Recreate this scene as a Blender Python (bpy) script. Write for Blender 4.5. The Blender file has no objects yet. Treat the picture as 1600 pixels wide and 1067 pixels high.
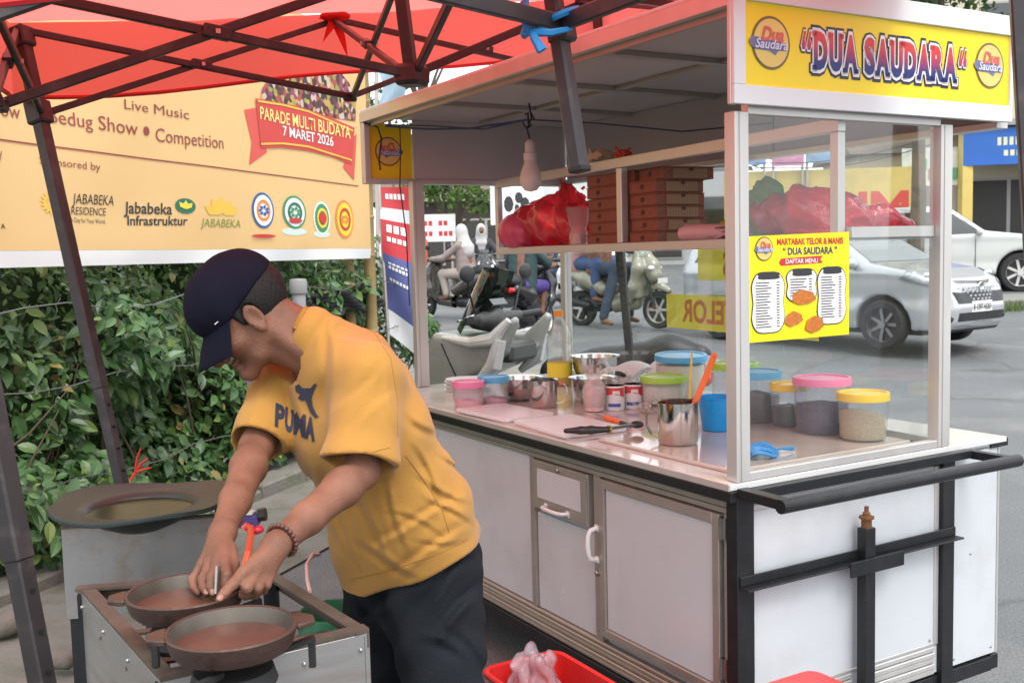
import bpy, bmesh, math, random
import numpy as np
from mathutils import Vector, Matrix
from mathutils.bvhtree import BVHTree

SC = bpy.context.scene
COL = SC.collection
rnd = random.Random(7)

# ------------------------------------------------------------------ camera
F_PX, PITCH, ROLL, CAM_H = 1615.0, math.radians(-4.81), math.radians(1.43), 1.42
_c, _s = math.cos(PITCH), math.sin(PITCH)
_R0, CF, _U0 = Vector((1, 0, 0)), Vector((0, _c, _s)), Vector((0, -_s, _c))
CR = _R0 * math.cos(ROLL) - _U0 * math.sin(ROLL)
CU = _R0 * math.sin(ROLL) + _U0 * math.cos(ROLL)
CC = Vector((0, 0, CAM_H))
cam = bpy.data.cameras.new('camera')
cam_ob = bpy.data.objects.new('camera', cam)
COL.objects.link(cam_ob)
cam.sensor_width = 36.0
cam.lens = 36.0 * F_PX / 1600.0
cam.clip_start, cam.clip_end = 0.05, 1000
M = Matrix((CR, CU, -CF)).transposed().to_4x4()
M.translation = CC
cam_ob.matrix_world = M
SC.camera = cam_ob
cam.dof.use_dof = True
cam.dof.focus_distance = 2.6
cam.dof.aperture_fstop = 11.0

# ------------------------------------------------------------------ world: bright overcast sky
W = bpy.data.worlds.new('World')
SC.world = W
W.use_nodes = True
nt = W.node_tree
nt.nodes.clear()
SUN_EL, SUN_ROT = math.radians(58), math.radians(150)
sky = nt.nodes.new('ShaderNodeTexSky')
sky.sky_type = 'NISHITA'
sky.sun_disc = False
sky.sun_elevation, sky.sun_rotation = SUN_EL, SUN_ROT
sky.air_density, sky.dust_density, sky.ozone_density = 1.0, 4.0, 1.0
hsv = nt.nodes.new('ShaderNodeHueSaturation')
hsv.inputs['Saturation'].default_value = 0.30
mixw = nt.nodes.new('ShaderNodeMix')
mixw.data_type = 'RGBA'
mixw.inputs[0].default_value = 0.62            # cloud cover
mixw.inputs[7].default_value = (9.2, 9.6, 10.0, 1)
bg = nt.nodes.new('ShaderNodeBackground')
bg.inputs['Strength'].default_value = 0.145
out = nt.nodes.new('ShaderNodeOutputWorld')
nt.links.new(sky.outputs[0], hsv.inputs['Color'])
nt.links.new(hsv.outputs[0], mixw.inputs[6])
nt.links.new(mixw.outputs[2], bg.inputs['Color'])
nt.links.new(bg.outputs[0], out.inputs['Surface'])

# ------------------------------------------------------------------ sun through cloud (soft)
sl = bpy.data.lights.new('sun', 'SUN')
sl.energy, sl.angle, sl.color = 1.15, math.radians(25), (1.0, 0.97, 0.92)
sun = bpy.data.objects.new('sun', sl)
COL.objects.link(sun)
_sd = Vector((math.sin(SUN_ROT) * math.cos(SUN_EL), math.cos(SUN_ROT) * math.cos(SUN_EL), math.sin(SUN_EL)))
sun.rotation_euler = _sd.to_track_quat('Z', 'Y').to_euler()
sun.location = (0, 0, 20)

vs = SC.view_settings
vs.view_transform = 'Standard'
vs.look = 'None'
vs.gamma = 1.0
vs.use_curve_mapping = False
vs.exposure = 0.9
SC.render.engine = 'CYCLES'
cy = SC.cycles
cy.max_bounces, cy.diffuse_bounces, cy.glossy_bounces = 10, 4, 4
cy.transmission_bounces, cy.transparent_max_bounces = 8, 16
cy.caustics_reflective = cy.caustics_refractive = False
cy.sample_clamp_indirect = 6

# ------------------------------------------------------------------ picture <-> place
def ray(px, py):
    return CF + CR * ((px - 800) / F_PX) - CU * ((py - 533.5) / F_PX)
def P(px, py, d):                       # point at depth d
    return CC + ray(px, py) * d
def PZ(px, py, z):                      # point on the level z
    r = ray(px, py)
    return CC + r * ((z - CAM_H) / r.z)
def PP(px, py, o, n):                   # point on the plane through o with normal n
    r = ray(px, py)
    return CC + r * ((Vector(o) - CC).dot(n) / r.dot(n))
def gz(x, y):                           # the street climbs gently away from the camera
    t = max(0.0, min(y, 45.0) - 9.0)
    return 0.033 * t * min(1.0, t / 4.0)

# ------------------------------------------------------------------ materials
def srgb(r, g, b):
    f = lambda c: c / 12.92 if c <= 0.04045 else ((c + 0.055) / 1.055) ** 2.4
    return (f(r / 255), f(g / 255), f(b / 255))
MATS = {}
def mat(name, col, rough=0.5, metal=0.0, var=0.12, scale=8.0, bump=0.0, bscale=60.0, spec=0.5,
        trans=0.0, coat=0.0, rvar=0.12, dirt=None, dscale=3.0, damt=0.5, sheen=0.0, alpha=1.0, aniso=0.0, stretch=None):
    if name in MATS: return MATS[name]
    m = bpy.data.materials.new(name); m.use_nodes = True
    n = m.node_tree; b = n.nodes['Principled BSDF']; o = n.nodes['Material Output']
    tc = n.nodes.new('ShaderNodeTexCoord'); co = tc.outputs['Object']
    if stretch:
        mp = n.nodes.new('ShaderNodeMapping'); mp.inputs['Scale'].default_value = stretch
        n.links.new(co, mp.inputs['Vector']); co = mp.outputs[0]
    nz = n.nodes.new('ShaderNodeTexNoise'); nz.inputs['Scale'].default_value = scale; nz.inputs['Detail'].default_value = 5
    n.links.new(co, nz.inputs['Vector'])
    mx = n.nodes.new('ShaderNodeMix'); mx.data_type = 'RGBA'
    c = Vector(col)
    mx.inputs[6].default_value = (*(c * (1 - var)), 1)
    mx.inputs[7].default_value = (*[min(1, v * (1 + var)) for v in c], 1)
    n.links.new(nz.outputs['Fac'], mx.inputs[0])
    colout = mx.outputs[2]
    if dirt:
        n2 = n.nodes.new('ShaderNodeTexNoise'); n2.inputs['Scale'].default_value = dscale; n2.inputs['Detail'].default_value = 8; n2.inputs['Roughness'].default_value = 0.65
        n.links.new(co, n2.inputs['Vector'])
        rp = n.nodes.new('ShaderNodeValToRGB'); rp.color_ramp.elements[0].position = 0.5; rp.color_ramp.elements[1].position = 0.68
        n.links.new(n2.outputs['Fac'], rp.inputs[0])
        mm = n.nodes.new('ShaderNodeMath'); mm.operation = 'MULTIPLY'; mm.inputs[1].default_value = damt
        n.links.new(rp.outputs[0], mm.inputs[0])
        m2 = n.nodes.new('ShaderNodeMix'); m2.data_type = 'RGBA'; m2.inputs[7].default_value = (*dirt, 1)
        n.links.new(mm.outputs[0], m2.inputs[0]); n.links.new(colout, m2.inputs[6]); colout = m2.outputs[2]
    n.links.new(colout, b.inputs['Base Color'])
    mr = n.nodes.new('ShaderNodeMapRange'); mr.inputs[3].default_value = max(0.02, rough - rvar); mr.inputs[4].default_value = min(1, rough + rvar)
    n.links.new(nz.outputs['Fac'], mr.inputs[0]); n.links.new(mr.outputs[0], b.inputs['Roughness'])
    b.inputs['Metallic'].default_value = metal
    b.inputs['Specular IOR Level'].default_value = spec
    b.inputs['Coat Weight'].default_value = coat
    b.inputs['Sheen Weight'].default_value = sheen
    b.inputs['Alpha'].default_value = alpha
    b.inputs['Anisotropic'].default_value = aniso
    if bump:
        nb = n.nodes.new('ShaderNodeTexNoise'); nb.inputs['Scale'].default_value = bscale; nb.inputs['Detail'].default_value = 4
        n.links.new(co, nb.inputs['Vector'])
        bp = n.nodes.new('ShaderNodeBump'); bp.inputs['Strength'].default_value = bump; bp.inputs['Distance'].default_value = 0.01
        n.links.new(nb.outputs['Fac'], bp.inputs['Height']); n.links.new(bp.outputs[0], b.inputs['Normal'])
    if trans:
        t = n.nodes.new('ShaderNodeBsdfTranslucent'); n.links.new(colout, t.inputs['Color'])
        s = n.nodes.new('ShaderNodeMixShader'); s.inputs[0].default_value = trans
        n.links.new(b.outputs[0], s.inputs[1]); n.links.new(t.outputs[0], s.inputs[2]); n.links.new(s.outputs[0], o.inputs['Surface'])
    MATS[name] = m
    return m
def clear(name, tint=(1, 1, 1), ior=1.45, body=0.0, bodycol=(0.9, 0.9, 0.9), rough=0.02, crinkle=0.0):
    """thin clear sheet: see-through with a mirror layer by Fresnel and some milky body"""
    if name in MATS: return MATS[name]
    m = bpy.data.materials.new(name); m.use_nodes = True
    n = m.node_tree; n.nodes.clear()
    o = n.nodes.new('ShaderNodeOutputMaterial')
    t = n.nodes.new('ShaderNodeBsdfTransparent'); t.inputs[0].default_value = (*tint, 1)
    g = n.nodes.new('ShaderNodeBsdfGlossy'); g.inputs['Roughness'].default_value = rough
    lw = n.nodes.new('ShaderNodeLayerWeight')                     # Schlick mirror share of both faces of the sheet
    pw = n.nodes.new('ShaderNodeMath'); pw.operation = 'POWER'; pw.inputs[1].default_value = 4.0; n.links.new(lw.outputs['Facing'], pw.inputs[0])
    f0 = 2 * ((ior - 1) / (ior + 1)) ** 2
    fr = n.nodes.new('ShaderNodeMath'); fr.operation = 'MULTIPLY_ADD'; fr.inputs[1].default_value = 1 - f0; fr.inputs[2].default_value = f0; n.links.new(pw.outputs[0], fr.inputs[0])
    if crinkle:
        nb = n.nodes.new('ShaderNodeTexNoise'); nb.inputs['Scale'].default_value = 45; nb.inputs['Detail'].default_value = 3
        tc = n.nodes.new('ShaderNodeTexCoord'); n.links.new(tc.outputs['Object'], nb.inputs['Vector'])
        bp = n.nodes.new('ShaderNodeBump'); bp.inputs['Strength'].default_value = crinkle; bp.inputs['Distance'].default_value = 0.02
        n.links.new(nb.outputs['Fac'], bp.inputs['Height']); n.links.new(bp.outputs[0], g.inputs['Normal']); n.links.new(bp.outputs[0], lw.inputs['Normal'])
    a = t.outputs[0]
    if body:
        d = n.nodes.new('ShaderNodeBsdfDiffuse'); d.inputs[0].default_value = (*bodycol, 1)
        tl = n.nodes.new('ShaderNodeBsdfTranslucent'); tl.inputs[0].default_value = (*bodycol, 1)
        m0 = n.nodes.new('ShaderNodeMixShader'); n.links.new(d.outputs[0], m0.inputs[1]); n.links.new(tl.outputs[0], m0.inputs[2])
        m1 = n.nodes.new('ShaderNodeMixShader'); m1.inputs[0].default_value = body
        n.links.new(a, m1.inputs[1]); n.links.new(m0.outputs[0], m1.inputs[2]); a = m1.outputs[0]
    m2 = n.nodes.new('ShaderNodeMixShader')
    n.links.new(fr.outputs[0], m2.inputs[0]); n.links.new(a, m2.inputs[1]); n.links.new(g.outputs[0], m2.inputs[2])
    n.links.new(m2.outputs[0], o.inputs['Surface'])
    MATS[name] = m
    return m

# ------------------------------------------------------------------ mesh building
class MB:
    def __init__(s): s.v = []; s.f = []
    def add(s, vs_, fs_):
        o = len(s.v); s.v += [tuple(p) for p in vs_]; s.f += [tuple(i + o for i in f) for f in fs_]; return s
    def box(s, a, b, mtx=None):
        (x0, y0, z0), (x1, y1, z1) = a, b
        vs_ = [Vector(p) for p in ((x0,y0,z0),(x1,y0,z0),(x1,y1,z0),(x0,y1,z0),(x0,y0,z1),(x1,y0,z1),(x1,y1,z1),(x0,y1,z1))]
        if mtx: vs_ = [mtx @ p for p in vs_]
        return s.add(vs_, [(0,3,2,1),(4,5,6,7),(0,1,5,4),(1,2,6,5),(2,3,7,6),(3,0,4,7)])
    def bar(s, p0, p1, w, h=None, up=(0, 0, 1), ext=0.0):
        p0, p1 = Vector(p0), Vector(p1); h = h or w
        d = (p1 - p0).normalized(); p0 = p0 - d * ext; p1 = p1 + d * ext
        u = Vector(up); 
        if abs(d.dot(u)) > .98: u = Vector((1, 0, 0))
        a = d.cross(u).normalized(); b = a.cross(d)
        q = []
        for p in (p0, p1):
            for i, j in ((-1,-1),(1,-1),(1,1),(-1,1)): q.append(p + a * (i * w / 2) + b * (j * h / 2))
        return s.add(q, [(0,1,2,3),(7,6,5,4),(0,4,5,1),(1,5,6,2),(2,6,7,3),(3,7,4,0)])
    def tube(s, pts, r, n=8, cap=True):
        pts = [Vector(p) for p in pts]; rs = r if isinstance(r, (list, tuple)) else [r] * len(pts)
        rings = []; a = None
        for i, p in enumerate(pts):
            d = (pts[min(i + 1, len(pts) - 1)] - pts[max(i - 1, 0)]).normalized()
            if a is None:
                a = d.orthogonal().normalized()
            else:
                a = (a - d * a.dot(d)).normalized()
            b = d.cross(a)
            rings.append([p + (a * math.cos(2 * math.pi * k / n) + b * math.sin(2 * math.pi * k / n)) * rs[i] for k in range(n)])
        vs_ = [q for rg in rings for q in rg]; fs_ = []
        for i in range(len(pts) - 1):
            for k in range(n):
                fs_.append((i * n + k, i * n + (k + 1) % n, (i + 1) * n + (k + 1) % n, (i + 1) * n + k))
        if cap: fs_ += [tuple(range(n))[::-1], tuple((len(pts) - 1) * n + k for k in range(n))]
        return s.add(vs_, fs_)
    def lathe(s, prof, c=(0, 0, 0), n=32, mtx=None, sx=1.0, sy=1.0):
        c = Vector(c); vs_ = []; fs_ = []
        for r, z in prof:
            for k in range(n):
                a = 2 * math.pi * k / n; p = Vector((r * sx * math.cos(a), r * sy * math.sin(a), z))
                vs_.append(c + (mtx @ p if mtx else p))
        for i in range(len(prof) - 1):
            for k in range(n):
                fs_.append((i * n + k, i * n + (k + 1) % n, (i + 1) * n + (k + 1) % n, (i + 1) * n + k))
        if prof[0][0] > 1e-6: fs_.append(tuple(range(n))[::-1])
        if prof[-1][0] > 1e-6: fs_.append(tuple((len(prof) - 1) * n + k for k in range(n)))
        return s.add(vs_, fs_)
    def grid(s, fn, nu, nv):
        vs_ = [fn(i / nu, j / nv) for j in range(nv + 1) for i in range(nu + 1)]
        fs_ = [(j*(nu+1)+i, j*(nu+1)+i+1, (j+1)*(nu+1)+i+1, (j+1)*(nu+1)+i) for j in range(nv) for i in range(nu)]
        return s.add(vs_, fs_)
    def prism(s, poly, o, ax, ay, az, t):
        """polygon in plane (ax, ay) at o, thickness t along az"""
        o, ax, ay, az = Vector(o), Vector(ax), Vector(ay), Vector(az); n = len(poly)
        lo = [o + ax * x + ay * y for x, y in poly]; hi = [p + az * t for p in lo]
        return s.add(lo + hi, [tuple(range(n))[::-1], tuple(range(n, 2 * n))] + [(i, (i + 1) % n, n + (i + 1) % n, n + i) for i in range(n)])
    def ball(s, c, r, n=10, mtx=None):
        r = r if isinstance(r, (tuple, list)) else (r, r, r)
        prof = [(math.sin(math.pi * i / n), -math.cos(math.pi * i / n)) for i in range(n + 1)]
        prof[0] = (0.001, -1); prof[-1] = (0.001, 1)
        S = Matrix.Diagonal((*r, 1)); return s.lathe(prof, c, n * 2, (mtx @ S) if mtx else S)

def children_of(o): return [c for c in bpy.data.objects if c.parent == o]
def origin_of(o):
    p = Vector((0, 0, 0)); 
    while o is not None: p = p + o.location; o = o.parent
    return p
def link(name, me, m=None, parent=None, local=False, smooth=None, loc=None):
    """one mesh object. Vertices are in world space unless local=True (then in the parent's own axes)"""
    o = bpy.data.objects.new(name, me)
    if parent is None and not local:
        n = len(me.vertices); co = np.empty(n * 3); me.vertices.foreach_get('co', co); co = co.reshape(-1, 3)
        b = Vector(((co[:,0].min() + co[:,0].max()) / 2, (co[:,1].min() + co[:,1].max()) / 2, co[:,2].min())) if loc is None else Vector(loc)
        me.vertices.foreach_set('co', (co - np.array(b)).ravel()); o.location = b
    elif parent is not None:
        o.parent = parent
        if not local:
            b = np.array(origin_of(parent)); n = len(me.vertices); co = np.empty(n * 3); me.vertices.foreach_get('co', co)
            me.vertices.foreach_set('co', (co.reshape(-1, 3) - b).ravel())
    if m is not None and len(me.materials) == 0: me.materials.append(m)
    if smooth is not None:
        me.shade_smooth()
        if smooth < 180: me.set_sharp_from_angle(angle=math.radians(smooth))
    COL.objects.link(o)
    return o
def build(mb, name, m, parent=None, local=False, smooth=35, bev=0.0, loc=None, seg=1):
    me = bpy.data.meshes.new(name); me.from_pydata(mb.v, [], mb.f); me.update()
    if bev:
        bm = bmesh.new(); bm.from_mesh(me)
        es = [e for e in bm.edges if len(e.link_faces) == 2 and e.calc_face_angle(0) > 0.6]
        bmesh.ops.bevel(bm, geom=es, offset=bev, segments=seg, affect='EDGES', clamp_overlap=True)
        bm.to_mesh(me); bm.free()
    return link(name, me, m, parent, local, smooth, loc)
def tag(o, label=None, cat=None, group=None, kind=None):
    if label: o['label'] = label
    if cat: o['category'] = cat
    if group: o['group'] = group
    if kind: o['kind'] = kind
    return o
def thing(name, label, cat, loc=(0, 0, 0), rz=0.0, group=None):
    o = bpy.data.objects.new(name, None); COL.objects.link(o)
    o.empty_display_size = 0.1; o.location = loc; o.rotation_euler = (0, 0, rz)
    return tag(o, label, cat, group)
def copy_tree(o, parent=None):
    c = o.copy(); COL.objects.link(c); c.parent = parent
    for ch in children_of(o): copy_tree(ch, c)
    return c

# ------------------------------------------------------------------ flat print (lettering, shapes)
def text_geo(body, bold=0.0, res=3, shear=0.0, space=1.0):
    cu = bpy.data.curves.new('lettering', 'FONT'); cu.body = body; cu.size = 1; cu.offset = bold; cu.resolution_u = res; cu.shear = shear; cu.space_character = space
    ob = bpy.data.objects.new('lettering', cu); me = ob.to_mesh()
    v = [Vector(p.co) for p in me.vertices]; f = [tuple(q.vertices) for q in me.polygons]
    ob.to_mesh_clear(); bpy.data.objects.remove(ob); bpy.data.curves.remove(cu)
    return v, f
def put_text(mb, body, o, ax, ay, width=None, height=None, bold=0.0, shear=0.0, align='L', lift=0.0, az=None, space=1.0, arc=None):
    """lettering laid in the plane (ax, ay) with its lower left corner at o"""
    v, f = text_geo(body, bold, 3, shear, space)
    if not v: return
    v0, f0 = text_geo(body, 0.0, 1, shear, space)
    x0 = min(p.x for p in v0); x1 = max(p.x for p in v0)
    y0, y1 = 0.0, 0.69
    sx = width / (x1 - x0) if width else height / (y1 - y0)
    sy = height / (y1 - y0) if height else sx
    o, ax, ay = Vector(o), Vector(ax), Vector(ay)
    sh = {'L': 0, 'C': -(x1 - x0) / 2, 'R': -(x1 - x0)}[align]
    q = []
    for p in v:
        x, y = (p.x - x0 + sh) * sx, p.y * sy
        if arc: y += arc(x)
        q.append(o + ax * x + ay * y + (az * lift if az else Vector()))
    mb.add(q, f)
def word_spans(body, bold=0.0):
    """each word with its start and end as shares of the whole line's width"""
    wd = lambda t: max(p.x for p in text_geo(t, 0.0, 1)[0]) - min(p.x for p in text_geo(t, 0.0, 1)[0])
    tot = wd(body); pre = ''; out_ = []
    for w in body.split(' '):
        e = wd((pre + w)); out_.append((w, (e - wd(w)) / tot, e / tot)); pre += w + ' '
    return out_
def disc(mb, c, ax, ay, rx, ry=None, n=28, r0=0.0):
    ry = ry or rx; c, ax, ay = Vector(c), Vector(ax), Vector(ay)
    ring = [c + ax * (rx * math.cos(2*math.pi*k/n)) + ay * (ry * math.sin(2*math.pi*k/n)) for k in range(n)]
    if r0 <= 0: mb.add(ring, [tuple(range(n))])
    else:
        inn = [c + (p - c) * r0 for p in ring]
        mb.add(ring + inn, [(k, (k+1) % n, n + (k+1) % n, n + k) for k in range(n)])
def poly(mb, pts2, o, ax, ay):
    o, ax, ay = Vector(o), Vector(ax), Vector(ay)
    mb.add([o + ax * x + ay * y for x, y in pts2], [tuple(range(len(pts2)))])

# ------------------------------------------------------------------ blended solids (distance field -> mesh)
class Field:
    def __init__(s, lo, hi, h):
        s.lo = np.array(lo, float); s.h = h
        s.n = np.ceil((np.array(hi, float) - s.lo) / h).astype(int) + 1
        s.D = np.full(tuple(s.n), 0.06, np.float32); s.rs = 1.0
    def _blk(s, lo, hi, pad):
        a = np.clip(np.floor((np.array(lo) - pad - s.lo) / s.h).astype(int), 0, s.n - 1)
        b = np.clip(np.ceil((np.array(hi) + pad - s.lo) / s.h).astype(int) + 1, 1, s.n)
        ax = [s.lo[i] + s.h * np.arange(a[i], b[i], dtype=np.float32) for i in range(3)]
        X, Y, Z = np.meshgrid(*ax, indexing='ij', sparse=True)
        return (slice(a[0], b[0]), slice(a[1], b[1]), slice(a[2], b[2])), X, Y, Z
    def _mix(s, sl, d, k, sub):
        D = s.D[sl]
        if sub: 
            d = -d; kk = max(k, 1e-4); h = np.clip(.5 - .5 * (D - d) / kk, 0, 1); s.D[sl] = D * (1 - h) + d * h + kk * h * (1 - h)
        else:
            kk = max(k, 1e-4); h = np.clip(.5 + .5 * (D - d) / kk, 0, 1); s.D[sl] = D * (1 - h) + d * h - kk * h * (1 - h)
    def cone(s, p0, p1, r0, r1, k=0.02, sub=False):
        p0, p1 = np.array(p0, float), np.array(p1, float); r0, r1 = r0 * s.rs, r1 * s.rs; rm = max(r0, r1)
        sl, X, Y, Z = s._blk(np.minimum(p0, p1) - rm, np.maximum(p0, p1) + rm, k + .03)
        d = p1 - p0; L2 = float(d @ d) + 1e-9
        t = np.clip(((X - p0[0]) * d[0] + (Y - p0[1]) * d[1] + (Z - p0[2]) * d[2]) / L2, 0, 1)
        q = np.sqrt((X - p0[0] - t * d[0]) ** 2 + (Y - p0[1] - t * d[1]) ** 2 + (Z - p0[2] - t * d[2]) ** 2) - (r0 + (r1 - r0) * t)
        s._mix(sl, q.astype(np.float32), k, sub); return s
    def chain(s, pts, rs, k=0.02):
        for i in range(len(pts) - 1): s.cone(pts[i], pts[i + 1], rs[i], rs[i + 1], k)
        return s
    def ell(s, c, r, k=0.02, R=None, sub=False):
        c = np.array(c, float); r = np.array(r, float) * s.rs; rm = r.max()
        sl, X, Y, Z = s._blk(c - rm, c + rm, k + .03)
        x, y, z = X - c[0], Y - c[1], Z - c[2]
        if R is not None:
            A = np.array(R)   # rows are the local axes
            x, y, z = [x * A[i][0] + y * A[i][1] + z * A[i][2] for i in range(3)]
        k0 = np.sqrt((x / r[0]) ** 2 + (y / r[1]) ** 2 + (z / r[2]) ** 2)
        q = (k0 - 1) * (r.min() * .5 + .5 * np.sqrt(x*x + y*y + z*z) / np.maximum(k0, 1e-3))
        s._mix(sl, q.astype(np.float32), k, sub); return s
    def box(s, c, hx, r=0.01, k=0.005, R=None, sub=False):
        c = np.array(c, float); hx = np.array(hx, float); rm = np.linalg.norm(hx)
        sl, X, Y, Z = s._blk(c - rm, c + rm, k + .02)
        x, y, z = X - c[0], Y - c[1], Z - c[2]
        if R is not None:
            A = np.array(R); x, y, z = [x * A[i][0] + y * A[i][1] + z * A[i][2] for i in range(3)]
        qx, qy, qz = np.abs(x) - hx[0] + r, np.abs(y) - hx[1] + r, np.abs(z) - hx[2] + r
        q = np.sqrt(np.maximum(qx, 0)**2 + np.maximum(qy, 0)**2 + np.maximum(qz, 0)**2) + np.minimum(np.maximum(np.maximum(qx, qy), qz), 0) - r
        s._mix(sl, q.astype(np.float32), k, sub); return s
    def cut(s, o, n, k=0.0):                 # remove the side the normal points to
        o = np.array(o, float); n = np.array(n, float); n = n / np.linalg.norm(n)
        sl, X, Y, Z = s._blk(s.lo, s.lo + s.h * s.n, 0)
        q = -((X - o[0]) * n[0] + (Y - o[1]) * n[1] + (Z - o[2]) * n[2])
        s._mix(sl, q.astype(np.float32), k, True); return s
    def warp(s, fn):                         # D += fn(X, Y, Z)
        sl, X, Y, Z = s._blk(s.lo, s.lo + s.h * s.n, 0); s.D[sl] += fn(X, Y, Z).astype(np.float32); return s
    def geo(s):
        D = s.D; nx, ny, nz = np.array(D.shape) - 1; neg = D < 0
        cnt = np.zeros((nx, ny, nz), np.uint8)
        for i in (0, 1):
            for j in (0, 1):
                for k in (0, 1): cnt += neg[i:i+nx, j:j+ny, k:k+nz]
        mx = (cnt > 0) & (cnt < 8); ijk = np.argwhere(mx); idx = np.full((nx, ny, nz), -1, np.int32); idx[mx] = np.arange(len(ijk))
        acc = np.zeros((len(ijk), 3)); num = np.zeros(len(ijk))
        O = [(i, j, k) for i in (0, 1) for j in (0, 1) for k in (0, 1)]
        for a in O:
            for b in O:
                if sum(b) - sum(a) == 1 and all(q >= p for p, q in zip(a, b)):
                    pa, pb = ijk + a, ijk + b
                    d0, d1 = D[pa[:,0], pa[:,1], pa[:,2]], D[pb[:,0], pb[:,1], pb[:,2]]
                    cr = (d0 < 0) != (d1 < 0); t = np.where(cr, d0 / np.where(cr, d0 - d1, 1), 0)
                    acc += cr[:, None] * (np.array(a) + t[:, None] * (np.array(b) - np.array(a))); num += cr
        V = s.lo + s.h * (ijk + acc / num[:, None]); Fc = []
        for ax in range(3):
            o1, o2 = (ax + 1) % 3, (ax + 2) % 3
            sa = [slice(None)] * 3; sb = [slice(None)] * 3; sa[ax] = slice(0, -1); sb[ax] = slice(1, None)
            for o in (o1, o2): sa[o] = slice(1, -1); sb[o] = slice(1, -1)
            A, B = neg[tuple(sa)], neg[tuple(sb)]
            e = np.argwhere(A != B); fl = A[A != B]
            base = e.copy(); base[:, o1] += 1; base[:, o2] += 1
            q = []
            for d1, d2 in ((-1, -1), (0, -1), (0, 0), (-1, 0)):
                c = base.copy(); c[:, o1] += d1; c[:, o2] += d2; q.append(idx[c[:,0], c[:,1], c[:,2]])
            q = np.stack(q, 1); q[~fl] = q[~fl][:, ::-1]; Fc.append(q)
        return V, np.concatenate(Fc)
    def mesh(s, name, relax=1):
        V, Q = s.geo()
        for _ in range(relax):
            A = np.zeros_like(V); n = np.zeros(len(V))
            for i in range(4):
                a, b = Q[:, i], Q[:, (i + 1) % 4]
                np.add.at(A, a, V[b]); np.add.at(n, a, 1); np.add.at(A, b, V[a]); np.add.at(n, b, 1)
            V = V * .5 + .5 * A / np.maximum(n, 1)[:, None]
        return raw_mesh(name, V, Q)
def raw_mesh(name, V, Q):
    me = bpy.data.meshes.new(name); nq = len(Q); k = Q.shape[1]
    me.vertices.add(len(V)); me.vertices.foreach_set('co', np.asarray(V, np.float32).ravel())
    me.loops.add(nq * k); me.loops.foreach_set('vertex_index', Q.astype(np.int32).ravel())
    me.polygons.add(nq); me.polygons.foreach_set('loop_start', np.arange(0, nq * k, k, dtype=np.int32))
    me.update(calc_edges=True); me.validate(); return me

# ================================================================== THE SETTING
asphalt = mat('asphalt', (0.125, 0.13, 0.134), 0.7, var=0.3, scale=1.2, bump=0.5, bscale=180, dirt=(0.22, 0.215, 0.20), dscale=0.8, damt=0.55)
concrete = mat('mossy_concrete', (0.17, 0.16, 0.14), 0.9, var=0.25, scale=4, bump=0.6, bscale=40, dirt=(0.07, 0.085, 0.03), dscale=3.0, damt=0.75)
soil = mat('soil', (0.09, 0.07, 0.05), 0.95, var=0.4, scale=12, bump=0.8, bscale=50)
n = asphalt.node_tree; b = n.nodes['Principled BSDF']; lk = b.inputs['Base Color'].links[0].from_socket
tc = n.nodes.new('ShaderNodeTexCoord'); vo = n.nodes.new('ShaderNodeTexVoronoi'); vo.feature = 'DISTANCE_TO_EDGE'; vo.inputs['Scale'].default_value = .55
dn_ = n.nodes.new('ShaderNodeTexNoise'); dn_.inputs['Scale'].default_value = 2.2; dn_.inputs['Detail'].default_value = 6; n.links.new(tc.outputs['Object'], dn_.inputs['Vector'])
mv = n.nodes.new('ShaderNodeMix'); mv.data_type = 'VECTOR'; mv.inputs[0].default_value = .35; n.links.new(tc.outputs['Object'], mv.inputs[4]); n.links.new(dn_.outputs['Color'], mv.inputs[5]); n.links.new(mv.outputs[1], vo.inputs['Vector'])
cr_r = n.nodes.new('ShaderNodeValToRGB'); cr_r.color_ramp.elements[0].position = 0.0; cr_r.color_ramp.elements[0].color = (.72, .72, .72, 1); cr_r.color_ramp.elements[1].position = .018; cr_r.color_ramp.elements[1].color = (1, 1, 1, 1); n.links.new(vo.outputs[0], cr_r.inputs[0])
sp1 = n.nodes.new('ShaderNodeTexNoise'); sp1.inputs['Scale'].default_value = 110; sp1.inputs['Detail'].default_value = 2; n.links.new(tc.outputs['Object'], sp1.inputs['Vector'])
gr = n.nodes.new('ShaderNodeMapRange'); gr.inputs[1].default_value, gr.inputs[2].default_value, gr.inputs[3].default_value, gr.inputs[4].default_value = .3, .7, .6, 1.35; n.links.new(sp1.outputs[0], gr.inputs[0])
m1 = n.nodes.new('ShaderNodeMix'); m1.data_type = 'RGBA'; m1.blend_type = 'MULTIPLY'; m1.inputs[0].default_value = 1; n.links.new(lk, m1.inputs[6]); n.links.new(cr_r.outputs[0], m1.inputs[7])
m2 = n.nodes.new('ShaderNodeVectorMath'); m2.operation = 'SCALE'; n.links.new(m1.outputs[2], m2.inputs[0]); n.links.new(gr.outputs[0], m2.inputs['Scale']); n.links.new(m2.outputs[0], b.inputs['Base Color'])
def groundsheet(name, xs, ys, dz, m, keep=None):
    mb = MB(); nx, ny = len(xs), len(ys)
    mb.add([(x, y, gz(x, y) + dz) for y in ys for x in xs], [(j*nx+i, j*nx+i+1, (j+1)*nx+i+1, (j+1)*nx+i) for j in range(ny-1) for i in range(nx-1)])
    return build(mb, name, m, smooth=60)
xs = list(np.unique(np.concatenate([np.linspace(-400, -40, 10), np.linspace(-40, 60, 51), np.linspace(60, 400, 10)])))
ys = list(np.unique(np.concatenate([np.linspace(-200, -10, 6), np.linspace(-10, 40, 60), np.linspace(40, 300, 20)])))
tag(groundsheet('road', xs, ys, 0.0, asphalt), kind='structure')

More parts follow.
